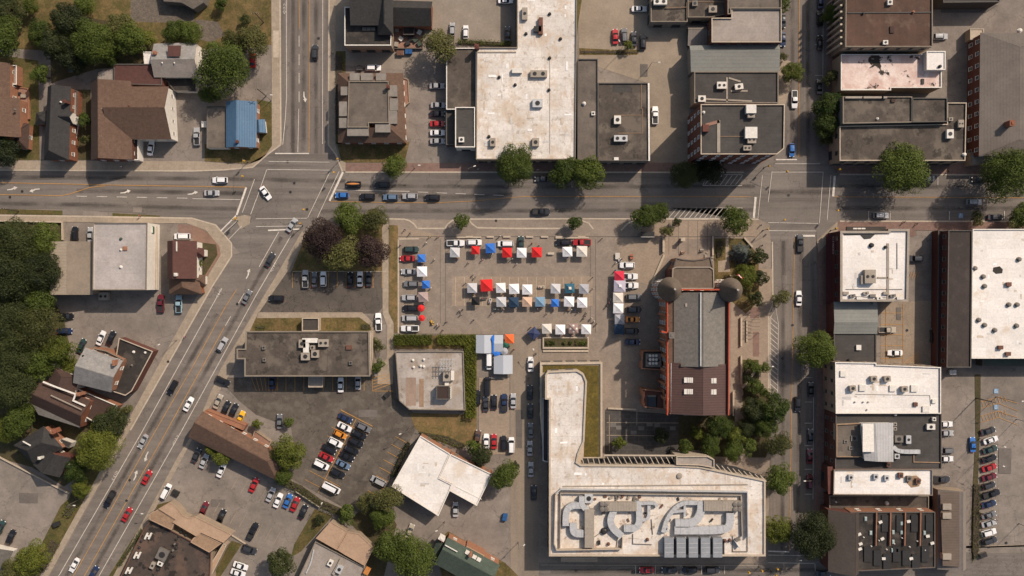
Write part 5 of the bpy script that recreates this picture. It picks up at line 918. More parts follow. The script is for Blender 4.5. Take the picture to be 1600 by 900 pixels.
# length, width, body top, roof, windscreen base/top x, rear glass top/base x (fractions of length, front positive)
CT = {'sedan': (4.75, 1.84, .92, 1.44, .21, .07, -.19, -.33), 'hatchback': (4.2, 1.78, .95, 1.5, .23, .10, -.33, -.44), 'SUV': (4.75, 1.92, 1.05, 1.7, .22, .11, -.36, -.455),
      'pickup truck': (5.7, 2.0, 1.08, 1.85, .22, .12, -.07, -.11), 'minivan': (5.0, 1.96, 1.0, 1.78, .30, .17, -.41, -.47), 'van': (5.7, 2.05, 1.2, 2.25, .38, .27, -.485, -.495), 'coupe': (4.5, 1.82, .88, 1.33, .17, .03, -.15, -.32)}
CM = {}
def carmeshes(t):
    if t in CM: return CM[t]
    L, Wd, zb, zr, a0, a1, r1, r0 = CT[t]; N = 16; b = MB(); rings = []
    half = []
    for i in range(N+1):
        u = math.cos(math.pi*i/N); x = L/2*math.copysign(abs(u)**.55, u)
        f = abs(2*x/L); wv = Wd/2*(1-(.30 if x > 0 else .16)*f**(6 if x > 0 else 9)); half.append((x, wv))
    def top(x): f = 2*x/L; return zb-(.20 if f > 0 else .08)*abs(f)**2.2
    vs_ = []
    for sgn in (1, -1):
        for x, wv in half:
            ed = abs(2*x/L) > .985
            vs_ += [(x*.985, sgn*wv*.93, .24), (x, sgn*wv, .52), (x*.99, sgn*wv*.985, top(x)-.14), (x*.965, sgn*wv*.90, top(x))]
    b.add(vs_, []); K = 4*(N+1); F = []
    for i in range(N):
        for k in range(3):
            F.append((4*i+k, 4*i+k+1, 4*i+k+5, 4*i+k+4)); F.append((K+4*i+k, K+4*i+k+4, K+4*i+k+5, K+4*i+k+1))
        F.append((4*i+3, K+4*i+3, K+4*i+7, 4*i+7)); F.append((4*i, 4*i+4, K+4*i+4, K+4*i))
    for i in (0, N):
        for k in range(3): F.append((4*i+k, K+4*i+k, K+4*i+k+1, 4*i+k+1) if i == 0 else (4*i+k, 4*i+k+1, K+4*i+k+1, K+4*i+k))
    b.f = [tuple(f) for f in F]; b.m = [0]*len(F)
    w0, w1 = Wd/2*.86, Wd/2*.70; zt = zb-.03
    A0, A1, R1, R0 = a0*L, a1*L, r1*L, r0*L
    # roof panel, slightly crowned
    m_ = (A1+R1)/2
    b.add([(A1, w1, zr-.03), (m_, w1, zr-.02), (R1, w1, zr-.05), (A1+.05, 0, zr), (m_, 0, zr+.03), (R1-.05, 0, zr-.02), (A1, -w1, zr-.03), (m_, -w1, zr-.02), (R1, -w1, zr-.05)], [(0, 1, 4, 3), (1, 2, 5, 4), (3, 4, 7, 6), (4, 5, 8, 7)])
    # pillars under the glass
    for s in (1, -1):
        b.add([(A0, s*w0, zt), (A0-.1, s*w0, zt), (A1-.06, s*w1, zr-.04), (A1, s*w1, zr-.03)], [(0, 1, 2, 3)]); b.add([(R0, s*w0, zt), (R0+.25, s*w0, zt), (R1+.12, s*w1, zr-.04), (R1, s*w1, zr-.04)], [(0, 1, 2, 3)])
        b.box(a0*L-.25, s*(Wd/2+.06), zb-.02, .16, .22, .14)          # mirrors
    if t == 'pickup truck':
        for s in (1, -1): b.box((R0-L*.47)/2, s*(Wd/2-.14), zb-.1, -(L*.47+R0)*-1, .16, .16) if False else b.box((R0-L*.46)/2, s*(Wd/2-.16), zb-.06, abs(R0+L*.46), .14, .16)
        b.box(-L*.46, 0, zb-.06, .12, Wd*.8, .16)
    if t in ('SUV', 'minivan'):
        for s in (1, -1): b.box(m_, s*w1*.86, zr, abs(A1-R1)*.8, .06, .06)
    out = {'body': (b.mesh('car_body', PAINT), (0, 0, 0))}
    q = MB(); q.add([(A0+.02, w0*.95, zt+.02), (A0+.12, 0, zt+.02), (A0+.02, -w0*.95, zt+.02), (A1+.02, -w1*.95, zr-.03), (A1+.06, 0, zr), (A1+.02, w1*.95, zr-.03)], [(0, 5, 4, 1), (1, 4, 3, 2)]); out['windscreen'] = (q.mesh('windscreen', GL), (0, 0, 0))
    q = MB(); q.add([(R0-.02, w0*.92, zt+.02), (R0-.02, -w0*.92, zt+.02), (R1-.02, -w1*.92, zr-.05), (R1-.04, 0, zr-.02), (R1-.02, w1*.92, zr-.05)], [(0, 1, 2, 3, 4)]); out['rear_window'] = (q.mesh('rear_window', GL), (0, 0, 0))
    for i, s in enumerate((1, -1)):
        q = MB(); q.add([(A0-.12, s*(w0-.002), zt+.03), (R0+.28, s*(w0-.002), zt+.03), (R1+.16, s*(w1+.012), zr-.06), (A1-.08, s*(w1+.012), zr-.06)], [(0, 1, 2, 3)]); out['side_window%d' % i] = (q.mesh('side_window', GL), (0, 0, 0))
    wm = MB(); wm.cyl(0, -.11, 0, .34, .22, 14, None, 0, 'y'); wm.cyl(0, -.115, 0, .19, .23, 10, None, 1, 'y'); wmesh = wm.mesh('wheel', [TYRE, STEELD])
    for i, (sx, sy) in enumerate(((.31, 1), (.31, -1), (-.30, 1), (-.30, -1))): out['wheel%d' % i] = (wmesh, (sx*L, sy*(Wd/2-.1), .34))
    for i, s in enumerate((1, -1)):
        q = MB(); q.box(0, 0, 0, .22, .36, .14); out['headlight%d' % i] = (q.mesh('headlight', LAMPW), (L/2*.94, s*Wd*.33, .62)); q = MB(); q.box(0, 0, 0, .12, .34, .18); out['tail_light%d' % i] = (q.mesh('tail_light', LAMPR), (-L/2*.965, s*Wd*.36, .68))
    if t == 'pickup truck': q = MB(); q.box(0, 0, 0, abs(R0+L*.45)-.1, Wd*.72, .03); out['cargo_bed'] = (q.mesh('cargo_bed', BLACKM), ((R0-L*.45)/2-.02, 0, zb-.03))
    CM[t] = out; return out
CC = {'white': (.72, .71, .69), 'silver': (.34, .34, .34), 'grey': (.14, .14, .145), 'black': (.012, .012, .014), 'charcoal': (.035, .036, .04), 'red': (.36, .018, .02), 'maroon': (.12, .014, .02), 'blue': (.03, .13, .38), 'navy': (.018, .03, .075), 'yellow': (.72, .40, .02), 'orange': (.60, .22, .02), 'beige': (.36, .31, .24), 'green': (.025, .05, .045), 'pale blue': (.25, .36, .40), 'steel blue': (.10, .15, .22), 'brown': (.09, .05, .035)}
ORD = ['first', 'second', 'third', 'fourth', 'fifth', 'sixth', 'seventh', 'eighth', 'ninth', 'tenth', 'eleventh', 'twelfth', 'thirteenth', 'fourteenth', 'fifteenth']
USED = {}
CODE = {'s': 'sedan', 'h': 'hatchback', 'u': 'SUV', 'p': 'pickup truck', 'm': 'minivan', 'v': 'van', 'c': 'coupe'}
def car(x, y, a, t, col, label, group, z=.06):
    t = CODE[t]; X, Y = W(x, y); nm = {'pickup truck': 'pickup_truck', 'van': 'van', 'minivan': 'minivan'}.get(t, 'car')
    o = tag(empty(nm, (X, Y, z), ang(a)), label, {'pickup truck': 'pickup truck', 'van': 'van', 'minivan': 'minivan'}.get(t, 'car'), group)
    if label in USED: print('DUPLICATE LABEL', label)
    USED[label] = 1
    c = CC[col]; j = 1+random.uniform(-.08, .08)
    for k, (me, loc) in carmeshes(t).items():
        p = O(k.rstrip('0123456789'), me, o, loc)
        if k == 'body': p.color = (c[0]*j, c[1]*j, c[2]*j, 1)
    return o
def row(group, place, items, z=.06, d='{o} from the top'):
    """cars of one row share a place; their order in the row tells them apart"""
    for i, (x, y, a, t, col) in enumerate(items):
        car(x, y, a, t, col, ('%s %s %s' % (col, CODE[t], place)).format(o=ORD[i]), group, z)
def cars(group, items, z=.06):
    for x, y, a, t, col, ph in items: car(x, y, a, t, col, '%s %s %s' % (col, CODE[t], ph), group, z)
cars('cars driving on the wide street', [(345, 282, 180, 'u', 'white', 'heading left in the upper lane near the left crossing'), (332, 302, 0, 's', 'silver', 'waiting in the left turn lane before the left crossing'), (416, 302, -54, 's', 'white', 'turning in the middle of the left crossing'), (457, 352, 57, 's', 'silver', 'entering the left crossing from the diagonal street'), (493, 83, 88, 'u', 'charcoal', 'driving up the street at the top left of centre'),
    (845, 331, 0, 'p', 'black', 'driving right, below the row of round street trees'), (1520, 316, 0, 'u', 'silver', 'driving right near the right edge of the wide street')])
row('cars queueing at the left crossing', 'in the lower queue at the left crossing, {o} from stop line', [(535, 305.5, 180, 'h', 'blue'), (575, 307.5, 180, 'u', 'black'), (611, 308.5, 180, 'u', 'steel blue'), (641, 307, 180, 'u', 'silver'), (676, 309, 180, 'u', 'black')])
row('cars queueing at the left crossing', 'in the upper queue lane at the left crossing, {o} from the stop line', [(553, 288.5, 180, 'u', 'black'), (598, 289.5, 180, 'u', 'black')])
cars('cars parked along the wide street', [(847, 280, 180, 's', 'charcoal', 'parked in tree shade between two round street trees'), (1447, 279.5, 180, 's', 'silver', 'with dark open top parked beside the large round tree'), (1375, 337, 0, 'u', 'silver', 'parked in a marked bay in front of the awning corner'), (1553, 339.5, 0, 's', 'charcoal', 'parked by the kerb under the tree at the right edge'), (1528, 281, 180, 's', 'black', 'parked half hidden by the rightmost round tree')])
cars('cars on the right cross street', [(1281, 3, 90, 's', 'navy', 'parked at the top edge of the right cross street'), (1280, 30, 90, 'u', 'black', 'parked half under the small tree of the right cross street'), (1280, 68, 90, 's', 'black', 'parked opposite the tan roofed brick block'), (1279, 136, 90, 's', 'charcoal', 'parked against the tree row of the right cross street'), (1222, 62, 270, 's', 'navy', 'parked tight beside the tan roofed brick block'), (1222, 33, 270, 's', 'charcoal', 'parked just behind the navy car at the brick block'), (1240, 156, 270, 'p', 'white', 'driving down past the small street tree'), (1236, 235, 270, 'h', 'blue', 'waiting at the top stop line of the right crossing'), (1249, 380, 90, 'p', 'charcoal', 'waiting at the lower stop line of the right crossing'), (1247, 466, 90, 's', 'white', 'driving up beside the striped no parking zone'), (1245, 631, 270, 'u', 'black', 'driving past the white roof block'), (1285, 895, 0, 's', 'charcoal', 'cut by the bottom edge under the lower right crossing')])
row('cars parked along the right cross street', 'parked along the right kerb of the cross street, {o} of the lower run', [(1266, 608, 90, 's', 'black'), (1265, 681, 90, 's', 'charcoal'), (1264, 712, 90, 's', 'maroon'), (1264, 752, 90, 'u', 'maroon')])
row('cars driving up the diagonal street', 'driving up the diagonal street, {o} from the crossing', [(423, 406, 62, 's', 'charcoal'), (387, 464, 62, 's', 'grey'), (349, 538, 61, 'u', 'silver'), (296, 631, 61, 's', 'white'), (231, 745, 61, 's', 'red'), (200, 803, 60, 's', 'red'), (148, 894, 60, 's', 'navy')])
row('cars driving down the diagonal street', 'driving down the diagonal street, {o} from the top', [(271, 605, 241, 'u', 'black'), (225, 689, 241, 's', 'silver'), (173, 779, 241, 'p', 'black'), (118, 882, 241, 's', 'white')])
cars('cars in the upper left yards', [(114, 103, 85, 's', 'charcoal', 'in the shady yard behind the charcoal house'), (309, 214, 92, 'p', 'silver', 'beside the blue roofed house'), (237, 232, 82, 's', 'white', 'in the paved yard below the big brown roof'), (396, 95, 90, 's', 'red', 'half hidden under the tree by the north street')])
cars('cars in the lot behind the black roof', [(707, 47, 90, 'h', 'silver', 'parked behind the terrace tree, left of two'), (728, 51, 90, 'h', 'white', 'parked behind the terrace tree, right of two'), (790, 2, 0, 's', 'white', 'cut by the top edge beside the white roof'), (793, 54, 90, 's', 'charcoal', 'in the shade against the large white roof'), (584, 107, 0, 'u', 'white', 'with trailer above the mansard house'), (683, 135, 0, 's', 'silver', 'alone above the row beside the mansard house')])
row('cars in the row beside the mansard house', 'in the side row by the mansard house, {o} from the top', [(685, 165, 0, 's', 'silver'), (684, 178.5, 0, 's', 'black'), (684, 194, 0, 's', 'red'), (684, 208, 0, 's', 'white'), (684, 221, 0, 's', 'silver')])
cars('cars in the sandy lot', [(998, 15, 0, 's', 'white', 'alone at the top of the sandy lot'), (1023, 181, 90, 'p', 'white', 'parked along the lane beside the stained roof')])
row('cars in the sandy lot', 'in the sandy lot, {o} of four from the left', [(961, 58, 92, 's', 'red'), (975, 57, 92, 'u', 'grey'), (990, 62, 90, 's', 'charcoal'), (1004, 67, 90, 'u', 'black')])
cars('cars beside shops', [(1467, 58, 0, 'u', 'silver', 'parked behind the rust brown roof'), (1429, 404, 180, 'u', 'charcoal', 'parked behind the awning corner store')])
cars('cars beside the pale roofed store', [(119, 366, 90, 'u', 'black', 'parked beside the pale roofed store'), (143, 367, 90, 's', 'silver', 'half hidden by the pale store roof'), (286, 369.5, 180, 'm', 'white', 'on the forecourt of the maroon roofed house'), (253, 474, 90, 'p', 'maroon', 'behind the maroon roofed house'), (281, 475, 90, 'p', 'pale blue', 'behind the maroon roofed house')])
cars('cars in the left yard', [(105, 494, 0, 'u', 'black', 'under the tree edge in the left yard'), (103, 517, 0, 's', 'navy', 'under the tree edge in the left yard'), (159.5, 528, 66, 's', 'white', 'slanted beside the black tarred roof'), (175, 528, 66, 's', 'black', 'slanted beside the black tarred roof'), (129, 540, 66, 's', 'green', 'slanted behind the grey gabled brick house')])
row('cars by the long brown roof', 'slanted above the long brown roof, {o} from the left', [(342, 627, 65, 's', 'beige'), (354, 637, 65, 's', 'black'), (366, 641, 65, 's', 'black'), (377, 652, 65, 'c', 'yellow')])
cars('cars near the flat office', [(349, 595, -25, 'u', 'black', 'at the lower left corner of the flat office'), (438, 658, 90, 's', 'grey', 'alone on the pale strip left of the dark lot'), (433, 466, 178, 'u', 'black', 'driving in the cracked lot above the flat office'), (592, 503, 93, 'p', 'white', 'at the right end of the flat office'), (533, 601, 90, 's', 'white', 'nosed under the lower eaves of the flat office'), (560, 597, 90, 's', 'silver', 'nosed under the lower eaves of the flat office'), (426, 596, 90, 's', 'navy', 'in deep shade under the lower eaves of the office')])
row('cars in the cracked lot', 'in the cracked lot below the purple trees, {o} from the left', [(478, 436, 90, 'p', 'silver'), (492, 437, 90, 's', 'grey'), (506, 436, 90, 'u', 'white'), (548, 437, 90, 's', 'black'), (563, 436, 90, 's', 'white'), (577, 436, 90, 's', 'charcoal')])
row('cars in the dark lot', 'in the left row of the dark lot, {o} from the top', [(540, 653, -27, 's', 'navy'), (539, 666.5, -27, 's', 'white'), (532.5, 678, -27, 'h', 'orange'), (525, 690.5, -27, 'u', 'white'), (515, 701, -27, 's', 'black'), (511, 713.5, -27, 's', 'red'), (503, 725, -27, 'm', 'white')])
row('cars in the dark lot', 'in the right row of the dark lot, {o} from the top', [(569, 667, -27, 'u', 'grey'), (562, 678, -27, 'u', 'black'), (557, 690, -27, 'u', 'black'), (550, 702, -27, 'u', 'black'), (543, 712.5, -27, 's', 'black'), (537, 725, -27, 's', 'steel blue'), (528.5, 738, -27, 'u', 'black')])
cars('cars in the dark lot', [(519, 761.5, -27, 'v', 'white', 'large, alone at the bottom of the dark lot'), (592, 751, 153, 'm', 'silver', 'nosed out of the tree at the right of the dark lot')])
cars('cars in the lower left lot', [(261, 767, 62, 'm', 'white', 'beside the dumpster of the lower left lot'), (320, 794, 66, 's', 'maroon', 'near the salmon roof edge, left of two'), (347, 806, 66, 's', 'black', 'near the salmon roof edge, right of two'), (398, 757, 65, 's', 'red', 'below the end of the long brown roof'), (396, 829, 64, 'p', 'black', 'alone in the middle of the lower left lot'), (391, 857, -22, 'u', 'charcoal', 'in the short row right of the salmon motel, on top'), (377, 883, -18, 's', 'white', 'in the short row right of the salmon motel, upper white one'), (373, 894, -18, 's', 'white', 'in the short row right of the salmon motel, lowest'), (308, 711, 66, 's', 'charcoal', 'under the vines below the long brown roof'), (320, 720, 66, 's', 'silver', 'under the vines below the long brown roof'), (347, 734, 66, 's', 'white', 'half hidden by the vines below the brown roof'), (3, 823, 66, 's', 'green', 'cut by the left edge in the lower left corner lot'), (19, 838, 66, 'u', 'black', 'parked in the lower left corner lot')])
row('cars in the slanted hedge row', 'slanted along the hedge of the lower lot, {o} from the left', [(424, 772, 66, 's', 'silver'), (435.5, 781, 66, 's', 'white'), (450.5, 782, 66, 's', 'blue'), (462, 787, 66, 's', 'red'), (474.5, 799, 66, 's', 'black')])
ZPL = .115
row('cars behind the market stalls, left column', 'in the left column of the market, {o} from the top', [(643, 390, 0, 'u', 'green'), (637, 404, 180, 's', 'red'), (639, 424.5, 180, 's', 'silver'), (643, 443.5, 180, 'u', 'grey'), (640, 465, 180, 'u', 'silver'), (642, 481.5, 180, 'u', 'black'), (641, 497, 180, 'm', 'silver'), (641, 513, 180, 'p', 'white')], ZPL)
row('cars behind the market stalls, top row', 'in the top row of the market, {o} from the left', [(712, 380, 0, 'p', 'white'), (741, 379, 0, 'u', 'white'), (790, 381, 180, 'm', 'white'), (814, 381, 90, 's', 'green'), (880, 379, 180, 'u', 'black'), (909, 379, 180, 'p', 'red')], ZPL)
row('cars behind the market stalls, right column', 'in the right column of the market, {o} from the top', [(979.5, 414.5, 180, 'u', 'white'), (982, 432, 0, 'p', 'white'), (983, 446, 0, 'p', 'white'), (990, 464, 0, 'u', 'grey'), (990, 483.5, 0, 'u', 'charcoal'), (988, 499, 0, 'c', 'orange'), (986, 517, 0, 'u', 'black'), (988, 534, 0, 's', 'navy')], ZPL)
row('cars parked in the lane', 'parked along the lane by the municipal building, {o} from the top', [(829, 569, 90, 's', 'white'), (828, 613, 90, 's', 'black'), (828.5, 642, 90, 's', 'black'), (829, 672, 90, 's', 'grey'), (828, 700, 90, 's', 'silver'), (829.5, 733, 90, 's', 'silver'), (834, 769, 90, 's', 'black')])
row('cars below the marquees', 'below the grey marquees, {o} from the left', [(746, 621, 90, 'u', 'black'), (759, 631, 90, 's', 'charcoal'), (772, 628, 90, 's', 'black'), (788, 629, 90, 'p', 'navy'), (802, 626, 90, 's', 'silver')])
cars('cars below the marquees', [(761.5, 603, 90, 'v', 'black', 'directly below the marquee van'), (764.5, 563, 270, 'v', 'white', 'parked between the grey marquees and the hedge')])
row('cars above the white workshop', 'in the row beside the lane above the white workshop, {o} from the left', [(746, 683, 80, 's', 'brown'), (760, 689, 90, 's', 'white'), (772, 689, 90, 's', 'red'), (787, 692, 90, 'u', 'black'), (799, 695, 90, 'm', 'white')])
cars('cars by the white workshop', [(712, 795, 90, 's', 'silver', 'under the lower corner of the white workshop'), (641, 829, 68, 's', 'beige', 'half under the big tree below the workshop')])
row('cars parked on the bottom street', 'parked at the bottom edge below the municipal building, {o} from the left', [(1010, 889.5, 180, 's', 'red'), (1045, 889.5, 180, 's', 'charcoal'), (1077, 889, 180, 'u', 'black'), (1112, 889, 0, 'u', 'charcoal')])
cars('cars in the tan lot and alley', [(1397, 551, 180, 's', 'white', 'lower car in the tan lot'), (1384, 515, 0, 'p', 'beige', 'upper vehicle in the tan lot'), (1461, 489, 90, 's', 'grey', 'in the alley shade, upper of two'), (1457, 525, 90, 'u', 'black', 'in the alley shade, lower of two'), (1475, 662, 0, 's', 'white', 'behind the dark hotel roof, topmost'), (1476, 676, 0, 's', 'silver', 'behind the dark hotel roof, second from top'), (1476, 703, 180, 'u', 'grey', 'behind the dark hotel roof, third from top'), (1476, 716, 0, 's', 'white', 'behind the dark hotel roof, lowest'), (1468, 748, 0, 'p', 'charcoal', 'behind the narrow white roof'), (1455, 783, 90, 's', 'black', 'in the gap above the brown ridge annex'), (1518, 694, 92, 's', 'blue', 'alone left of the weed strip')])
row('cars in the slanted right lot row', 'slanted in the far right row, {o} from the top', [(1542, 673, 16, 's', 'charcoal'), (1546, 687, 17, 's', 'white'), (1545, 702, 17, 's', 'green'), (1544, 716, 17, 's', 'black'), (1544, 730, 17, 's', 'red'), (1544, 744.5, 15, 's', 'maroon'), (1543, 758, 15, 'h', 'charcoal'), (1546.5, 771, 17, 'p', 'black'), (1543, 787, 15, 's', 'navy'), (1543, 804, 15, 's', 'grey'), (1543, 817, 15, 's', 'silver'), (1543, 831, 15, 'u', 'white'), (1544, 844, 15, 'u', 'charcoal')])
# kayak on the first queueing car, small trailer
o = MB(); 
for i in range(9):
    pass
kx, ky = W(553, 288.5); b = MB(); n_ = 10; vs_ = []
for i in range(n_+1):
    x = -2.2+4.4*i/n_; r = .34*(1-abs(x/2.2)**2.2)+.01
    for k in range(8): a = 2*math.pi*k/8; vs_.append((x, r*math.cos(a), .28*math.sin(a)*(r/.35)))
b.add(vs_, [(8*i+k, 8*i+(k+1) % 8, 8*i+8+(k+1) % 8, 8*i+8+k) for i in range(n_) for k in range(8)])
tag(b.obj('kayak', M('orange_kayak', (.55, .22, .06), (.5, .2, .055), .5, rough=.4), None, (kx, ky, 2.05)), 'orange kayak strapped on the roof of a queueing black car', 'kayak')
x, y = W(562, 107); tr = tag(empty('utility_trailer', (x, y, .02)), 'small open utility trailer behind the white car above the mansard house', 'trailer')
b = MB(); b.box(0, 0, .5, 2, 1.4, .1); b.box(0, .66, .6, 2, .06, .35); b.box(0, -.66, .6, 2, .06, .35); b.obj('bed', STEELD, tr); b = MB(); b.box(1.6, 0, .45, 1.4, .12, .1); b.obj('drawbar', BLACKM, tr)
for s in (1, -1): b = MB(); b.cyl(0, -.1, 0, .3, .2, 12, None, 0, 'y'); b.obj('wheel', TYRE, tr, (0, s*.85, .3))
# ------------------------------------------------------------------ trees and planting
LEAF = {'green': leafmat('leaf_green', (.027, .046, .008), (.09, .116, .02)), 'dark': leafmat('leaf_dark', (.017, .024, .009), (.054, .064, .019)), 'lime': leafmat('leaf_lime', (.05, .068, .009), (.128, .142, .022)),
        'purple': leafmat('leaf_purple', (.030, .018, .017), (.068, .042, .036)), 'spruce': leafmat('needle_blue', (.055, .066, .055), (.15, .165, .145)), 'olive': leafmat('leaf_olive', (.05, .056, .016), (.122, .12, .037))}
BARK = M('bark', (.085, .062, .045), (.06, .045, .034), 2.0)
def crown_mesh(name, R, flat, nl, leaf, seed, mat, lumps=26, dens=1.0, conifer=False):
    rnd = random.Random(seed); v = []; f = []
    L = []
    if conifer:
        for k in range(nl):
            t = rnd.random()**.75; z = R*1.9*(1-t); a = rnd.uniform(0, 6.283); tier = .82+.18*math.sin(t*34); rr = R*t*tier*(.45+.55*rnd.random()**.5)*(1+.13*math.sin(a*9+t*12))
            L.append((Vector((rr*math.cos(a), rr*math.sin(a), z)), Vector((math.cos(a), math.sin(a), .75)).normalized()))
    else:
        C = []
        for k in range(lumps):
            z = rnd.uniform(-.25, 1); a = k*2.39996+rnd.uniform(-.4, .4); q = math.sqrt(max(0, 1-z*z)) if z > 0 else 1-.1*abs(z)
            d = rnd.uniform(.50, .80); C.append((Vector((q*math.cos(a)*d*R, q*math.sin(a)*d*R, z*d*R*flat)), R*rnd.uniform(.22, .40)))
        C.append((Vector((0, 0, .35*R*flat)), R*.5))
        tot = sum(r*r for _, r in C)
        for c, r in C:
            for k in range(int(nl*r*r/tot)):
                z = rnd.uniform(-.55, 1); a = rnd.uniform(0, 6.283); q = math.sqrt(1-z*z); n = Vector((q*math.cos(a), q*math.sin(a), z))
                rr = r*(1-.25*rnd.random()**2)*(1+rnd.gauss(0, .07)); L.append((c+n*rr, n))
    for p, n in L:
        nn = (n+Vector((rnd.gauss(0, .5), rnd.gauss(0, .5), rnd.gauss(.25, .5)))).normalized()
        t = nn.orthogonal().normalized(); t.rotate(Matrix.Rotation(rnd.uniform(0, 6.283), 3, nn)); u = nn.cross(t); s = leaf*rnd.uniform(.65, 1.3)
        o = len(v); v += [p-t*s*.5, p+u*s*.32, p+t*s*.6, p-u*s*.32]; f.append((o, o+1, o+2, o+3))
    me = bpy.data.meshes.new(name); me.from_pydata([tuple(x) for x in v], [], f); me.materials.append(mat); me.update(); return me
def trunk_mesh(name, R, hc, seed):
    rnd = random.Random(seed); b = MB(); r0 = .05*R+.10; top = Vector((0, 0, hc*.75)); b.tube((0, 0, -.1), top, r0, r0*.7, 8)
    for k in range(6):
        a = k*1.047+rnd.uniform(-.3, .3); e = Vector((math.cos(a)*R*.55, math.sin(a)*R*.55, hc+R*rnd.uniform(-.05, .35))); m = top.lerp(e, .5)+Vector((0, 0, .1*R))
        b.tube(top, m, r0*.5, r0*.33, 6); b.tube(m, e, r0*.33, r0*.08, 5)
        for j in range(2): e2 = m+Vector((rnd.uniform(-.4, .4)*R, rnd.uniform(-.4, .4)*R, R*.3)); b.tube(m, e2, r0*.2, r0*.06, 4)
    return b.mesh(name, BARK)
PROTO = {}
def proto(kind, size, var):
    k = (kind, size, var)
    if k not in PROTO:
        R, nl, lf, lu = {'S': (2.2, 2000, .30, 14), 'M': (4.4, 7600, .34, 30), 'L': (7.2, 16500, .38, 52)}[size]
        if kind == 'spruce': cm = crown_mesh('crown', R, 1, nl*3, lf*.9, 5+var, LEAF[kind], conifer=True); hc = .6
        else: cm = crown_mesh('crown', R, .8, int(nl*(.8 if kind == 'olive' else 1)), lf, 17*var+len(kind), LEAF[kind], lu); hc = R*1.05+.8
        PROTO[k] = (cm, trunk_mesh('trunk', R, hc, var), R, hc)
    return PROTO[k]
tv = [0]
def tree(px, py, r, kind, label, group=None, name=None):
    rm = r*S; size = 'S' if rm < 3.1 else ('M' if rm < 5.7 else 'L'); tv[0] += 1
    cm, tm, R, hc = proto(kind, size, tv[0] % (3 if kind in ('green', 'dark') else 1)); k = rm/R*1.06
    x, y = W(px, py, hc*k); o = tag(empty(name or {'spruce': 'spruce_tree'}.get(kind, 'leafy_tree'), (x, y, .05), random.uniform(0, 6.28)), label, 'tree', group)
    o.scale = (k*random.uniform(.9, 1.1), k*random.uniform(.9, 1.1), k*random.uniform(.88, 1.12)); O('trunk', tm, o); O('crown', cm, o, (0, 0, hc))
    if label in USED: print('DUPLICATE LABEL', label)
    USED[label] = 1
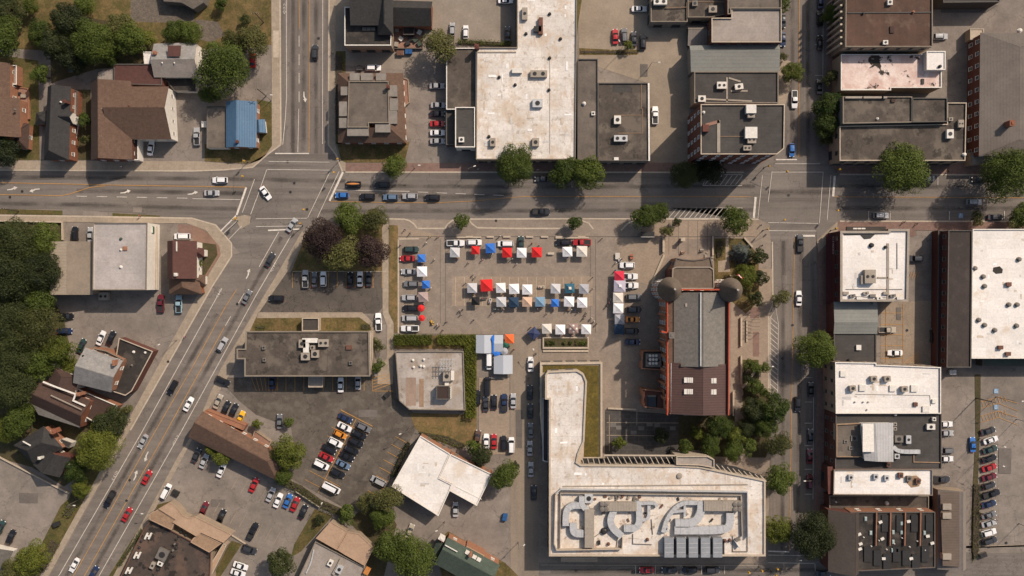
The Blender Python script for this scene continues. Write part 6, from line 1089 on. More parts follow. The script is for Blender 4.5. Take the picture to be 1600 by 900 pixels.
T = [(14, 14, 22, 'dark', 'dark tree in the upper left corner'), (47, 10, 13, 'lime', 'yellow green small tree beside the upper left corner tree'), (10, 58, 27, 'green', 'green tree at the left edge above the brown brick house'), (64, 52, 20, 'green', 'green tree left of the big dark tree at upper left'), (66, 117, 15, 'green', 'small green tree between brick house yard and charcoal house'),
     (108, 32, 27, 'dark', 'large dark tree in the upper left wood'), (133, 8, 16, 'green', 'green tree cut by the top edge beside the dark tree'), (148, 66, 35, 'green', 'broad light green tree in the middle of the upper left wood'), (90, 70, 24, 'dark', 'dark tree at the left flank of the upper left wood'), (118, 92, 20, 'dark', 'dark tree above the parked charcoal car at upper left'), (172, 88, 18, 'green', 'green tree at the lower edge of the upper left wood'), (187, 42, 22, 'olive', 'thin olive tree behind the broad light green tree'), (205, 62, 26, 'green', 'green tree right of the broad tree, above the brown roof'), (228, 60, 14, 'lime', 'lime green tree at the right end of the upper left wood'),
     (275, 50, 19, 'green', 'left of two green trees above the white roofed house'), (298, 53, 18, 'green', 'right of two green trees above the white roofed house'), (347, 105, 42, 'green', 'big maple right of the white roofed house'), (328, 148, 16, 'green', 'small green tree at the foot of the big maple'), (368, 68, 20, 'olive', 'olive tree just above the big maple'), (398, 66, 24, 'olive', 'olive tree beside the north street, above a red car'), (347, 3, 11, 'green', 'small tree cut by the top edge right of the gravel yard'), (383, 30, 8, 'dark', 'small dark bush on the dry lawn near the north street'),
     (134, 188, 11, 'green', 'small tree beside the porch of the charcoal house'), (135, 218, 9, 'olive', 'olive shrub tree below the charcoal house porch'), (7, 240, 21, 'dark', 'dark tree at the left edge above the wide street'), (2, 222, 14, 'green', 'green tree at the left edge against the brick house'),
     (688, 73, 25, 'olive', 'loose olive tree right of the terrace'), (617, 260, 19, 'green', 'green street tree below the mansard house'), (805, 259, 32, 'green', 'round street tree in front of the white roof, leftmost of three'), (884, 268, 24, 'green', 'round street tree in front of the white roof, middle of three'), (919, 272, 27, 'green', 'round street tree in front of the white roof, rightmost of three'), (1069, 274, 22, 'dark', 'dark shaded street tree at the tall corner block, left of two'), (1106, 266, 23, 'dark', 'dark shaded street tree at the tall corner block, right of two'), (982, 71, 8, 'lime', 'tiny yellow green tree between the cars of the sandy lot'),
     (1238, 113, 16, 'lime', 'small bright street tree on the left kerb of the cross street'), (1223, 88, 7, 'olive', 'tiny brownish street tree by the grey metal roof'), (1219, 8, 13, 'green', 'street tree at the top edge left of the cross street'), (1299, 24, 16, 'green', 'small tree in front of the rust brown roof'), (1295, 165, 22, 'green', 'upper tree of the row left of the mottled brown roof'), (1290, 196, 20, 'green', 'lower tree of the row left of the mottled brown roof'), (1296, 122, 12, 'olive', 'thin olive tree in front of the peeling roof'), (1291, 220, 10, 'olive', 'thin olive tree at the bottom of the cross street tree row'), (1408, 264, 36, 'green', 'large round tree overhanging the street below the tan edged roof'), (1568, 273, 40, 'green', 'largest round tree at the right end of the wide street'), (1597, 338, 22, 'green', 'green tree at the right edge above the bright white roof'), (1527, 341, 11, 'olive', 'small olive tree above the dark brown store roof'),
     (548, 341, 26, 'green', 'green tree on the corner lawn, left of two'), (584, 343, 22, 'olive', 'olive green tree on the corner lawn, right of two'), (506, 374, 32, 'purple', 'dark purple tree on the corner lawn, left one'), (582, 392, 27, 'purple', 'dark purple tree on the corner lawn, right one'), (536, 398, 27, 'olive', 'olive tree between the two purple trees'), (722, 347, 12, 'green', 'small dark street tree above the market, left one'), (898, 349, 12, 'green', 'small dark street tree above the market, right one'), (1012, 338, 22, 'green', 'larger tree on the pavement above the market corner'), (1030, 332, 16, 'green', 'smaller tree joined to the pavement tree above the market corner'), (1041, 361, 10, 'olive', 'thin tree beside the bus shelter'), (1057, 347, 8, 'dark', 'tiny tree with an orange lamp by the striped zone'), (1148, 345, 22, 'green', 'round tree in front of the hall garden'),
     (1157, 397, 17, 'spruce', 'blue grey spruce in the hall garden'), (1184, 401, 15, 'dark', 'dark tree at the right rim of the hall garden, upper'), (1187, 434, 13, 'dark', 'dark tree at the right rim of the hall garden, lower'), (1163, 432, 17, 'lime', 'bright green tree beside the right round tower'), (1172, 420, 9, 'green', 'small green tree between garden rim and bright garden tree'), (1194, 574, 9, 'green', 'small tree nearest the striped zone beside the hall lamp'), (1168, 592, 9, 'dark', 'small dark tree beside the slanting ramp wall'), (1190, 612, 10, 'green', 'small tree just above the topmost grove tree'), (1180, 466, 13, 'dark', 'dark tree right below the right round tower'), (1220, 466, 13, 'olive', 'small olive tree above the striped no parking zone'), (1176, 573, 12, 'green', 'small tree right of the brown rear roof of the hall, upper'), (1180, 602, 12, 'green', 'small tree right of the brown rear roof of the hall, lower'),
     (1208, 636, 23, 'green', 'green tree by the cross street, topmost of the lower grove'), (1178, 640, 18, 'dark', 'dark tree left of the topmost grove tree'), (1196, 665, 18, 'green', 'green tree below the topmost grove tree'), (1168, 668, 16, 'dark', 'dark tree in the grove beside the curved path'), (1123, 664, 20, 'green', 'green tree touching the brown rear roof corner'), (1088, 676, 11, 'lime', 'small bright tree at the courtyard corner'), (1071, 697, 13, 'green', 'green tree at the edge of the dark courtyard'), (1108, 697, 17, 'green', 'green tree in the middle of the grove, left side'), (1148, 682, 15, 'lime', 'bright tree in the middle of the grove'), (1145, 704, 18, 'green', 'green tree above the slatted sunshade, middle'), (1170, 698, 13, 'green', 'green tree above the slatted sunshade, right'), (1214, 693, 19, 'olive', 'loose olive street tree right of the curved path'), (1218, 748, 24, 'green', 'street tree beside the white roof corner, upper'), (1216, 828, 22, 'lime', 'bright street tree beside the white roof corner, lower'), (1268, 834, 34, 'dark', 'large dark street tree before the black terrace'), (1273, 545, 29, 'green', 'round street tree in front of the charcoal shop'), (967, 691, 11, 'lime', 'small lime tree in the dark courtyard'), (1032, 680, 12, 'dark', 'dark little tree in the shaded courtyard'), (804, 727, 9, 'dark', 'small dark tree at the lane left of the municipal building'),
     (28, 378, 34, 'dark', 'dark tree at the top of the left wood'), (68, 374, 24, 'green', 'green tree beside the pale store in the left wood'), (20, 430, 40, 'dark', 'large dark tree at the left edge, second down'), (66, 425, 30, 'dark', 'dark tree against the beige roof'), (60, 470, 24, 'green', 'green tree below the beige roof in the left wood'), (15, 495, 36, 'dark', 'dark tree at the left edge, middle of the wood'), (60, 512, 36, 'olive', 'big olive tree with bare limbs in the left wood'), (25, 550, 34, 'dark', 'dark tree at the left edge below the olive tree'), (95, 546, 22, 'lime', 'lime green tree beside the slanted yard cars'), (108, 570, 14, 'lime', 'small lime tree at the corner of the grey gabled house'), (62, 566, 26, 'green', 'green tree above the rambling house'), (20, 605, 34, 'dark', 'dark tree left of the rambling house'), (30, 655, 26, 'green', 'green tree between the rambling and the charcoal house'), (8, 672, 20, 'lime', 'lime tree at the left edge above the charcoal house'), (45, 640, 14, 'dark', 'small dark tree at the eaves of the rambling house'),
     (172, 662, 27, 'dark', 'dark tree right below the rambling house'), (155, 700, 32, 'lime', 'large yellow green tree beside the diagonal street'), (122, 735, 20, 'green', 'green tree below the charcoal house'), (128, 762, 16, 'lime', 'lime tree at the lower edge of the street side thicket'), (50, 873, 25, 'lime', 'yellow green tree in the lower left corner'), (20, 892, 18, 'olive', 'grey olive tree in the very lower left corner'), (200, 640, 9, 'olive', 'small shrub tree right of the rambling house'),
     (450, 708, 26, 'lime', 'yellow green tree at the end of the long brown roof'), (444, 742, 16, 'green', 'green tree below the end of the long brown roof'), (604, 778, 23, 'olive', 'olive tree at the lower end of the dark lot'), (572, 785, 16, 'olive', 'small olive tree at the bottom of the dark lot'), (598, 808, 19, 'green', 'green tree under the olive tree of the dark lot'), (543, 803, 15, 'green', 'green tree at the hedge end by the salmon roof'), (612, 852, 24, 'green', 'big green tree at the bottom edge, left crown'), (645, 868, 34, 'green', 'big green tree at the bottom edge, right crown'), (440, 878, 22, 'dark', 'dark round tree beside the salmon roofed restaurant'), (500, 812, 8, 'dark', 'dark shrub tree on the green strip above the salmon roof'), (752, 712, 18, 'dark', 'dark tree over the right white workshop roof, left'), (787, 742, 21, 'green', 'green tree between workshop and lane'), (740, 697, 12, 'green', 'small tree above the right white workshop roof'), (590, 538, 12, 'olive', 'grey olive shrub tree at the right end of the office'), (590, 572, 10, 'green', 'small green shrub tree by the office corner'),
     (330, 702, 10, 'lime', 'lime vine bush on the long brown roof, upper'), (345, 716, 13, 'lime', 'lime vine bush on the long brown roof, lower'), (402, 662, 8, 'lime', 'lime shrub in the planted strip above the brown roof'), (452, 660, 8, 'green', 'green shrub at the left rim of the dark lot'), (312, 412, 6, 'lime', 'lime shrub at the white bay of the maroon house'), (1184, 855, 6, 'green', 'tiny tree at the lower right wall of the municipal building')]
for t in T: tree(*t)
def leafbox(name, px, hh, mat, label, cat, leaf=.3, dens=14, stuff=False):
    """clipped hedge: leaves through the volume of a prism over a pixel polygon"""
    P = ccw([W(*q) for q in px]); xs = [p[0] for p in P]; ys = [p[1] for p in P]; c = (sum(xs)/len(xs), sum(ys)/len(ys)); rnd = random.Random(len(label)); v = []; f = []
    def inside(x, y):
        r = False
        for i in range(len(P)):
            (x1, y1), (x2, y2) = P[i], P[i-1]
            if (y1 > y) != (y2 > y) and x < (x2-x1)*(y-y1)/(y2-y1)+x1: r = not r
        return r
    n = int(abs(area(P))*dens*(1+hh*.4)); k = 0
    while k < n:
        x, y = rnd.uniform(min(xs)-.2, max(xs)+.2), rnd.uniform(min(ys)-.2, max(ys)+.2)
        if not inside(x+rnd.gauss(0, .12), y+rnd.gauss(0, .12)): continue
        k += 1; z = hh*(1-abs(rnd.gauss(0, .28)))*(1+.12*math.sin(x*1.7)*math.cos(y*1.3)+.1*math.sin(x*5+y*4)); z = max(.05, z)
        nn = Vector((rnd.gauss(0, .6), rnd.gauss(0, .6), rnd.gauss(.5, .5))).normalized(); t = nn.orthogonal().normalized(); t.rotate(Matrix.Rotation(rnd.uniform(0, 6.283), 3, nn)); u = nn.cross(t); s = leaf*rnd.uniform(.6, 1.3); p = Vector((x-c[0], y-c[1], z))
        o = len(v); v += [p-t*s*.5, p+u*s*.34, p+t*s*.55, p-u*s*.34]; f.append((o, o+1, o+2, o+3))
    me = bpy.data.meshes.new('foliage'); me.from_pydata([tuple(x) for x in v], [], f); me.materials.append(mat)
    o = tag(empty(name, (c[0], c[1], .05)), label, cat); O('foliage', me, o); b = MB(); b.prism([(p[0]-c[0], p[1]-c[1]) for p in inset(P, .35)], 0, hh*.45); b.obj('stems', BARK, o)
HEDGE = leafmat('cedar_leaf', (.06, .08, .010), (.165, .175, .024))
leafbox('cedar_hedge', [(616, 522), (676, 522), (676, 538), (616, 539)], 2.4, HEDGE, 'clipped cedar hedge above the substation, left of the gap', 'hedge', .30, 48)
leafbox('cedar_hedge', [(684, 522), (745, 522), (744, 652), (727, 652), (726, 539), (684, 538)], 2.4, HEDGE, 'clipped L-shaped cedar hedge above and right of the substation', 'hedge', .30, 48)
leafbox('shrub_strip', strip([(432, 748), (468, 762), (500, 785), (540, 802)], 13), 1.8, LEAF['olive'], 'overgrown shrub strip between the dark lot and the lower left lot', 'shrubs', .34, 16)
leafbox('shrub_strip', strip([(640, 690), (628, 712), (614, 745)], 9), 1.6, LEAF['dark'], 'dark shrub strip along the left white workshop wall', 'shrubs', .34, 16)
leafbox('shrub_strip', [(1519, 755), (1531, 755), (1530, 860), (1520, 878), (1517, 860)], 1.1, LEAF['olive'], 'weedy green strip left of the slanted right car row', 'shrubs', .3, 14)
leafbox('shrub_strip', strip([(715, 66), (800, 70)], 8), 1.6, LEAF['green'], 'green climbing shrubs along the top of the stained white roof', 'shrubs', .34, 16)
leafbox('shrub_strip', strip([(224, 826), (186, 884)], 7), 1.0, LEAF['green'], 'low green hedge between diagonal street and salmon motel', 'shrubs', .3, 16)
leafbox('shrub_strip', [(652, 672), (700, 680), (730, 694), (720, 702), (690, 690), (660, 682)], 1.2, LEAF['green'], 'green shrubs behind the white workshop roof', 'shrubs', .32, 14)
leafbox('shrub_strip', [(110, 770), (132, 760), (122, 790), (112, 808), (98, 806)], 1.0, LEAF['lime'], 'flowering shrub bed at the hedge corner of the left lot', 'shrubs', .3, 14)
leafbox('shrub_strip', [(80, 840), (96, 850), (70, 892), (60, 880)], .8, LEAF['olive'], 'shrub bed along the lower diagonal pavement', 'shrubs', .3, 14)
leafbox('shrub_strip', [(1118, 376), (1131, 376), (1128, 402), (1118, 405)], 1.2, LEAF['dark'], 'dark shrub bed at the left rim of the hall garden', 'shrubs', .3, 16)
leafbox('shrub_strip', strip([(1125, 387), (1126, 399)], 5), .7, LEAF['lime'], 'pale yellow shrub clump in the hall garden', 'shrubs', .26, 30)
leafbox('shrub_strip', [(1161, 564), (1184, 564), (1184, 610), (1166, 630), (1161, 606)], .8, LEAF['green'], 'green shrub bed right of the hall around the slanting ramp', 'shrubs', .3, 9)
leafbox('shrub_strip', strip([(310, 382), (318, 430)], 7), .7, LEAF['olive'], 'shrubs beside the white bay of the maroon roofed house', 'shrubs', .28, 12)
leafbox('shrub_strip', [(400, 508), (416, 508), (416, 515), (400, 515)], .7, LEAF['green'], 'green shrub at the left end of the office lawn', 'shrubs', .28, 16)
leafbox('shrub_strip', [(565, 505), (580, 506), (580, 516), (562, 516)], .8, LEAF['green'], 'green shrub at the right end of the office lawn', 'shrubs', .28, 18)
leafbox('shrub_strip', [(523, 85), (536, 85), (536, 210), (524, 210)], .7, LEAF['dark'], 'dark planting strip between north street and mansard house', 'shrubs', .3, 7)
leafbox('shrub_strip', [(905, 78), (950, 78), (1000, 80), (998, 85), (905, 85)], .4, LEAF['olive'], 'dry weeds across the sandy lot below four cars', 'shrubs', .26, 10)
# ------------------------------------------------------------------ market tents, people, street furniture
TC = {'white': (.74, .72, .71), 'off-white': (.62, .57, .5), 'pale grey': (.50, .49, .49), 'grey': (.33, .33, .345), 'red': (.60, .022, .022), 'crimson': (.55, .03, .06), 'blue': (.035, .15, .50), 'navy': (.035, .045, .10), 'dark blue': (.02, .045, .085), 'peach': (.56, .38, .27), 'steel blue': (.16, .26, .36), 'teal': (.03, .11, .16), 'mauve': (.36, .27, .245), 'lavender': (.42, .39, .46), 'brown': (.27, .185, .165), 'black': (.015, .016, .017), 'orange': (.72, .13, .035), 'green': (.02, .10, .065), 'beige': (.5, .45, .38)}
def canopy(sz, z0=2.4, zp=3.4):
    b = MB(); h = sz/2; n = 4
    for k in range(4):          # four panels, each sagging slightly between ridge and eave
        a = Matrix.Rotation(k*math.pi/2, 3, 'Z'); P = []
        for i in range(n+1):
            t = i/n; y = h*(1-t); z = z0+(zp-z0)*t-.10*math.sin(math.pi*t)
            for j in (-1, -.5, 0, .5, 1): P.append(a @ Vector((j*y, -y, z+(.05*abs(j) if 0 < t < 1 else 0))))
        b.add(P, [(5*i+j, 5*i+j+1, 5*i+j+6, 5*i+j+5) for i in range(n) for j in range(4)])
    return b
def valance(sz, z0=2.4):
    b = MB(); h = sz/2+.015
    for k in range(4):
        a = Matrix.Rotation(k*math.pi/2, 3, 'Z'); b.add([a @ Vector(p) for p in ((-h, -h, z0-.28), (h, -h, z0-.28), (h, -h, z0+.01), (-h, -h, z0+.01))], [(0, 1, 2, 3)])
    return b
TM = {}
def tentmesh(sz):
    k = round(sz, 1)
    if k not in TM:
        lg = MB(); lg.box(0, 0, 0, .06, .06, 2.42); lg.box(0, 0, 0, .16, .16, .02)
        fr = MB(); h = k/2-.08
        for s in (1, -1): fr.tube((-h, s*h, 2.3), (h, s*h, 2.3), .02, None, 4); fr.tube((s*h, -h, 2.32), (s*h, h, 2.32), .02, None, 4)
        TM[k] = (canopy(k).mesh('canopy', CARDM), valance(k).mesh('valance', CARDM), lg.mesh('leg', STEEL), fr.mesh('frame', STEEL))
    return TM[k]
TABM = None
def tent(x, y, sz, col, label, group, rot=0, top=None):
    c, v, l, f = tentmesh(sz); X, Y = W(x, y, 2.6); o = tag(empty('market_tent', (X, Y, .12), ang(rot)), label, 'tent', group)
    j = 1+random.uniform(-.06, .06); cl = tuple(q*j for q in TC[col])+(1,)
    for nm, me in (('canopy', c), ('valance', v)): O(nm, me, o).color = cl
    O('frame', f, o); h = round(sz, 1)/2-.08
    for sx in (1, -1):
        for sy in (1, -1): O('leg', l, o, (sx*h, sy*h, 0))
    if top: b = MB(); b.box(0, 0, 3.1, .95, .95, .3, 0, 0, .6); p = b.obj('vent_cap', CARDM, o); p.color = (*TC[top], 1)
    if label in USED: print('DUPLICATE LABEL', label)
    USED[label] = 1; return o
def tents(place, group, items):
    for i, it in enumerate(items):
        x, y, sz, col = it[:4]; kw = it[4] if len(it) > 4 else {}
        kw = dict(kw); kw['rot'] = kw.get('rot', 0)+random.uniform(-3, 3); tent(x+random.uniform(-.4, .4), y+random.uniform(-.4, .4), sz, col, '%s market tent %s' % (col, place.format(o=ORD[i])), group, **kw)
tents('in the left column of stalls, {o} tent from the top', 'market tents, left column', [(658, 403.5, 2.4, 'blue'), (659, 424, 3.1, 'white'), (665, 444.5, 2.4, 'blue'), (661, 464, 3.0, 'mauve', {'rot': 3})])
tents('in the top row of stalls, {o} tent from the left', 'market tents, top row', [(710.5, 394, 3.0, 'pale grey'), (743, 391, 2.5, 'red'), (766.5, 388, 3.0, 'blue'), (792, 395, 3.0, 'red'), (815, 394.5, 3.0, 'white'), (839, 394.5, 3.1, 'red', {'rot': 2}), (886.5, 393.5, 3.0, 'white'), (909.5, 392.5, 3.3, 'off-white')])
tents('in the upper middle row of stalls, {o} from the left', 'market tents, upper middle row', [(737.5, 450, 3.0, 'pale grey'), (760, 446, 3.7, 'red'), (782.5, 450, 3.0, 'white'), (803, 451.5, 3.1, 'white'), (824, 452, 3.1, 'white'), (868.5, 451, 3.0, 'pale grey'), (890, 450.5, 3.0, 'teal', {'top': 'off-white'}), (912.5, 451.5, 3.0, 'grey')])
tents('in the lower middle row of stalls, {o} from the left', 'market tents, lower middle row', [(743, 470, 2.5, 'black'), (783.5, 471.5, 3.0, 'pale grey'), (802.5, 472, 3.1, 'dark blue'), (823.5, 472, 3.0, 'peach'), (843.5, 471.5, 3.0, 'steel blue'), (867, 473.5, 2.4, 'blue'), (889, 471.5, 3.1, 'white'), (910, 472.5, 3.1, 'white')])
tents('in the bottom row of stalls, {o} from the left', 'market tents, bottom row', [(834.5, 521, 3.0, 'navy', {'rot': 40}), (854.5, 513.5, 3.0, 'off-white'), (875.5, 514.5, 3.0, 'white'), (896.5, 513.5, 3.0, 'brown'), (916, 514.5, 3.0, 'white')])
tents('in the right column of stalls, {o} from the top', 'market tents, right column', [(967.5, 431.5, 3.0, 'crimson'), (968.5, 447, 3.6, 'lavender', {'top': 'white'}), (966, 465, 3.1, 'off-white'), (966, 482, 3.1, 'white'), (968, 499, 3.0, 'grey'), (968, 515, 3.0, 'dark blue')])
tent(796, 529.5, 2.8, 'orange', 'bright orange tent at the corner of the grey marquees', 'tents by the marquees')
# pale patches on the brown tent of the bottom row
bt = [o for o in bpy.data.objects if o.get('label', '').startswith('brown market tent')][0]
for dx, dy in ((0, .95), (0, -.95), (.95, 0), (-.95, 0)):
    b = MB(); s = .26; zc = 2.71; g_ = .36
    b.add([(dx+a*s, dy+c*s, zc-(dx*a*s+dy*c*s)*.7+.03) for a, c in ((-1, -1), (1, -1), (1, 1), (-1, 1))], [(0, 1, 2, 3)]); b.obj('pale_patch', TRIMW, bt)
def umbrella(x, y, r, col, label, n=8):
    X, Y = W(x, y, 2.4); o = tag(empty('parasol', (X, Y, .12)), label, 'parasol'); b = MB(); vs_ = [(0, 0, 2.75)]+[(r*math.cos(2*math.pi*i/n), r*math.sin(2*math.pi*i/n), 2.25) for i in range(n)]
    b.add(vs_, [(0, i+1, (i+1) % n+1) for i in range(n)]); b.add([(p[0], p[1], p[2]-.18) for p in vs_[1:]]+vs_[1:], [(i, (i+1) % n, n+(i+1) % n, n+i) for i in range(n)]); c = b.obj('canopy', CARDM, o); c.color = (*TC[col], 1)
    b = MB(); b.cyl(0, 0, 0, .03, 2.8, 6); b.cyl(0, 0, 0, .3, .08, 10); b.obj('pole', STEEL, o)
umbrella(658, 481.5, 1.1, 'red', 'upper of two red parasols in the left stall column'); umbrella(659, 497, 1.05, 'red', 'lower of two red parasols in the left stall column')
umbrella(790, 538, 1.1, 'green', 'dark green parasol beside the orange tent'); umbrella(788, 549, 1.2, 'grey', 'grey parasol between the two grey marquees')
def marquee(x0, y0, x1, y1, ridge, label, axis='y'):
    """long grey gable tent on posts"""
    a = W(x0, y0, 3); c = W(x1, y1, 3); cx, cy = (a[0]+c[0])/2, (a[1]+c[1])/2; sx, sy = abs(c[0]-a[0])/2, abs(c[1]-a[1])/2; o = tag(empty('marquee', (cx, cy, .12)), label, 'marquee', 'grey marquees')
    for s in (1, -1):
        b = MB()
        if axis == 'y': b.add([(s*sx, -sy, 2.3), (s*sx, sy, 2.3), (0, sy, ridge), (0, -sy, ridge), (s*sx, -sy, 2.05), (s*sx, sy, 2.05)], [(0, 1, 2, 3), (4, 5, 1, 0)])
        else: b.add([(-sx, s*sy, 2.3), (sx, s*sy, 2.3), (sx, 0, ridge), (-sx, 0, ridge), (-sx, s*sy, 2.05), (sx, s*sy, 2.05)], [(0, 1, 2, 3), (4, 5, 1, 0)])
        b.obj('canopy_slope', CARDM, o).color = (.40, .42, .45, 1)
    for px in (-sx+.1, sx-.1):
        for py in (-sy+.1, 0, sy-.1): b = MB(); b.box(0, 0, 0, .07, .07, 2.25); b.obj('post', STEEL, o, (px, py, 0))
marquee(743.5, 523.5, 770, 552, 3.2, 'left grey gabled marquee beside the cedar hedge'); marquee(772, 523.5, 786, 550, 3.1, 'small grey marquee between the left marquee and the orange tent', 'x'); marquee(771.5, 555, 801, 584.5, 3.2, 'lower grey gabled marquee beside the lane')
def tarp(px, z, label):
    P = [W(x, y, z) for x, y in px]; c = (sum(p[0] for p in P)/len(P), sum(p[1] for p in P)/len(P)); b = MB(); n = len(P); P = ccw(P)
    b.add([(p[0]-c[0], p[1]-c[1], .05*math.sin(i*2.3)) for i, p in enumerate(P)]+[(0, 0, .12)]+[(p[0]-c[0], p[1]-c[1], -.10+.05*math.sin(i*2.3)) for i, p in enumerate(P)], [(i, (i+1) % n, n) for i in range(n)]+[(n+1+i, n+1+(i+1) % n, (i+1) % n, i) for i in range(n)]); o = b.obj('tarpaulin', CARDM, None, (*c, z)); o.color = (.03, .15, .52, 1); tag(o, label, 'tarpaulin')
tarp([(767, 529), (770, 523.5), (772.5, 524), (772, 550), (769.5, 550), (769, 535)], 3.0, 'narrow blue tarpaulin strip between the grey marquees'); tarp([(768, 550), (776, 549), (783, 551), (781, 555), (773, 556)], 2.9, 'crumpled blue tarpaulin lying across the marquee corner')
# stall tables with goods
def stall_table(x, y, w_, d_, rot, cloth, label, goods):
    X, Y = W(x, y, .9); o = tag(empty('stall_table', (X, Y, .12), ang(rot)), label, 'table'); b = MB(); b.box(0, 0, .74, w_, d_, .05); b.obj('table_top', CARDM, o).color = (*cloth, 1)
    for sx in (1, -1):
        for sy in (1, -1): b = MB(); b.box(0, 0, 0, .05, .05, .74); b.obj('leg', STEELD, o, (sx*(w_/2-.1), sy*(d_/2-.1), 0))
    rnd = random.Random(label)
    for k in range(goods):
        b = MB(); s = rnd.uniform(.28, .45); b.box(0, 0, 0, s, s*.8, .2, 0, 0, 1.1); b.box(0, 0, .16, s*.86, s*.66, .12, 0, 1, .7); gx, gy = (k+.5)/goods*w_-w_/2, rnd.uniform(-.15, .15)*d_
        X2, Y2 = X+gx*math.cos(ang(rot))-gy*math.sin(ang(rot)), Y+gx*math.sin(ang(rot))+gy*math.cos(ang(rot))
        c = b.obj('crate', [PLANK, [M('red_produce', (.3, .04, .02), (.25, .05, .02)), M('green_produce', (.06, .12, .02), (.08, .14, .03)), M('orange_produce', (.42, .17, .03), (.36, .15, .03))][k % 3]], None, (X2, Y2, .91), rz=ang(rot)); tag(c, '%s produce crate %s' % (['red', 'green', 'orange'][k % 3], label.replace('stall table under the', 'under the') if label.startswith('stall table under') else 'on the '+label.split(' stall')[0]+' stall table'), 'crate', 'crates on the stall tables')
for a_ in [(757, 466, 1.8, .8, 10, (.1, .1, .11), 'dark cluttered stall table right of the black tent', 3), (766, 470, 1.6, .8, 80, (.5, .48, .46), 'white stall table beside the dark cluttered one', 2), (846, 448, 2, .8, 5, (.42, .36, .28), 'lone tan stall table in the gap of the upper middle row', 2), (861, 396, 2, .7, 0, (.45, .38, .3), 'lone tan stall table in the gap of the top row', 0), (778, 589, 4.4, 1, 0, (.16, .15, .14), 'long stall table under the lower marquee edge', 3), (965, 400, 1.4, 2, 0, (.5, .46, .4), 'pale stall table above the white market car', 0), (969, 406, 1, 1, 0, (.6, .57, .52), 'small white stall table beside the pale one', 1), (987, 401, 1, 1.6, 5, (.35, .12, .08), 'red stall table under the tree shadow', 2)]: stall_table(*a_)
def bench(px, py, L_, rot, label, stone=True):
    X, Y = W(px, py, .5); o = tag(empty('stone_bench' if stone else 'park_bench', (X, Y, .12), ang(rot)), label, 'bench', 'benches'); m = BEIGE if stone else PLANK
    b = MB(); b.box(0, 0, .36, L_, .55, .14); b.obj('seat', m, o)
    for s in (1, -1): b = MB(); b.box(0, 0, 0, .3, .45, .36); b.obj('support', m, o, (s*(L_/2-.3), 0, 0))
for i, x in enumerate([733, 766, 792, 827.5, 851, 874, 909]): bench(x, 370, 2.3, 0, 'pale stone bench on the wall line above the market, %s from the left' % ORD[i])
# low walls, planter, shelter of the square
def wallthing(name, px, hh, wd, mat, label, cat='wall'):
    P = [W(x, y, hh) for x, y in px]; c = P[0]; o = tag(empty(name, (*c, .05)), label, cat); Q = [(p[0]-c[0], p[1]-c[1]) for p in P]; b = MB()
    b.prism(strip(Q, wd), 0, hh-.1); b.obj('masonry', mat, o); b = MB(); b.prism(strip(Q, wd+.12), hh-.1, hh); b.obj('coping', BEIGE, o)
for a_ in [('low_wall', [(712, 370.8), (752, 370.6)], .5, .35, BEIGE, 'low stone wall above the white market cars'), ('low_wall', [(868, 371.4), (920, 371.4)], .6, .4, BEIGE, 'low stone wall above the black and red market cars'), ('low_wall', [(1037, 372), (1037, 394)], 1.4, .5, BEIGE, 'short retaining wall left of the hall forecourt'), ('low_wall', [(1114, 369), (1114, 399)], .8, .4, BEIGE, 'garden wall left of the hall garden'), ('low_wall', [(1163, 371), (1176, 386)], .8, .4, BEIGE, 'slanting garden wall at the corner of the hall garden'), ('low_wall', [(1158.5, 496), (1158.5, 541)], 1.0, .4, BEIGE, 'long pale wall right of the hall, upper run'), ('low_wall', [(1167, 500), (1167, 534)], .6, .3, BEIGE, 'second pale wall right of the hall'), ('low_wall', [(1158.5, 556), (1158.5, 600)], 1.0, .4, BEIGE, 'long pale wall right of the hall, lower run'), ('low_wall', [(1180, 580), (1160, 606)], .9, .6, BEIGE, 'broad slanting ramp wall right of the hall'), ('low_wall', [(1146, 612), (1146, 650)], 1.0, .3, BEIGE, 'thin wall beside the brown rear roof of the hall'), ('low_wall', [(1038, 398), (1018, 444)], .5, .5, UNITT, 'step edge slanting down to the left round tower'), ('low_wall', [(950, 638), (994, 640)], .7, .4, BEIGE, 'pale planter wall above the dark courtyard'), ('low_wall', [(-5, 345), (96, 347), (97, 375)], 1.0, .3, BEIGE, 'garden wall in front of the left wood'), ('low_wall', [(-2, 714), (105, 770)], .6, .3, BEIGE, 'pale kerb wall above the lower left lot'), ('low_wall', [(317, 808), (384, 850)], .4, .3, BEIGE, 'pale kerb wall right of the salmon motel'), ('fence', [(462, 768), (500, 793)], 1.4, .15, TRIMD, 'dark board fence between hedge and slanted cars', 'fence')]: wallthing(*a_)
X, Y = W(884, 537.5, .7); pl = tag(empty('raised_planter', (X, Y, .11)), 'long pale concrete planter with green bushes below the bottom stall row', 'planter')
for cx, cy, sx, sy in ((0, 2.0, 14.4, .4), (0, -1.2, 14.4, .5), (-7, .4, .4, 2.8), (7, .4, .4, 2.8)): b = MB(); b.box(cx, cy, 0, sx, sy, .7); b.obj('side_panel', BEIGE, pl)
b = MB(); b.box(0, .4, 0, 13.8, 2.8, .55); b.obj('soil', DIRT, pl); b = MB(); b.box(0, -2.2, 0, 14.2, .6, .4); b.obj('seat_ledge', BEIGE, pl)
for i, (bx_, r) in enumerate([(-5.6, .9), (-4.2, 1.0), (-.4, .9), (1.4, .7), (3.6, 1.1), (4.9, 1.1), (5.9, .9)]): O('bush', crown_mesh('bush', r, .8, 260, .26, i, LEAF['green' if i % 2 else 'olive'], 6), pl, (bx_, .4, .75))
X, Y = W(1012, 366, 2.4); sh = tag(empty('bus_shelter', (X, Y, .12)), 'dark glass bus shelter under the tree above the market corner', 'bus shelter')
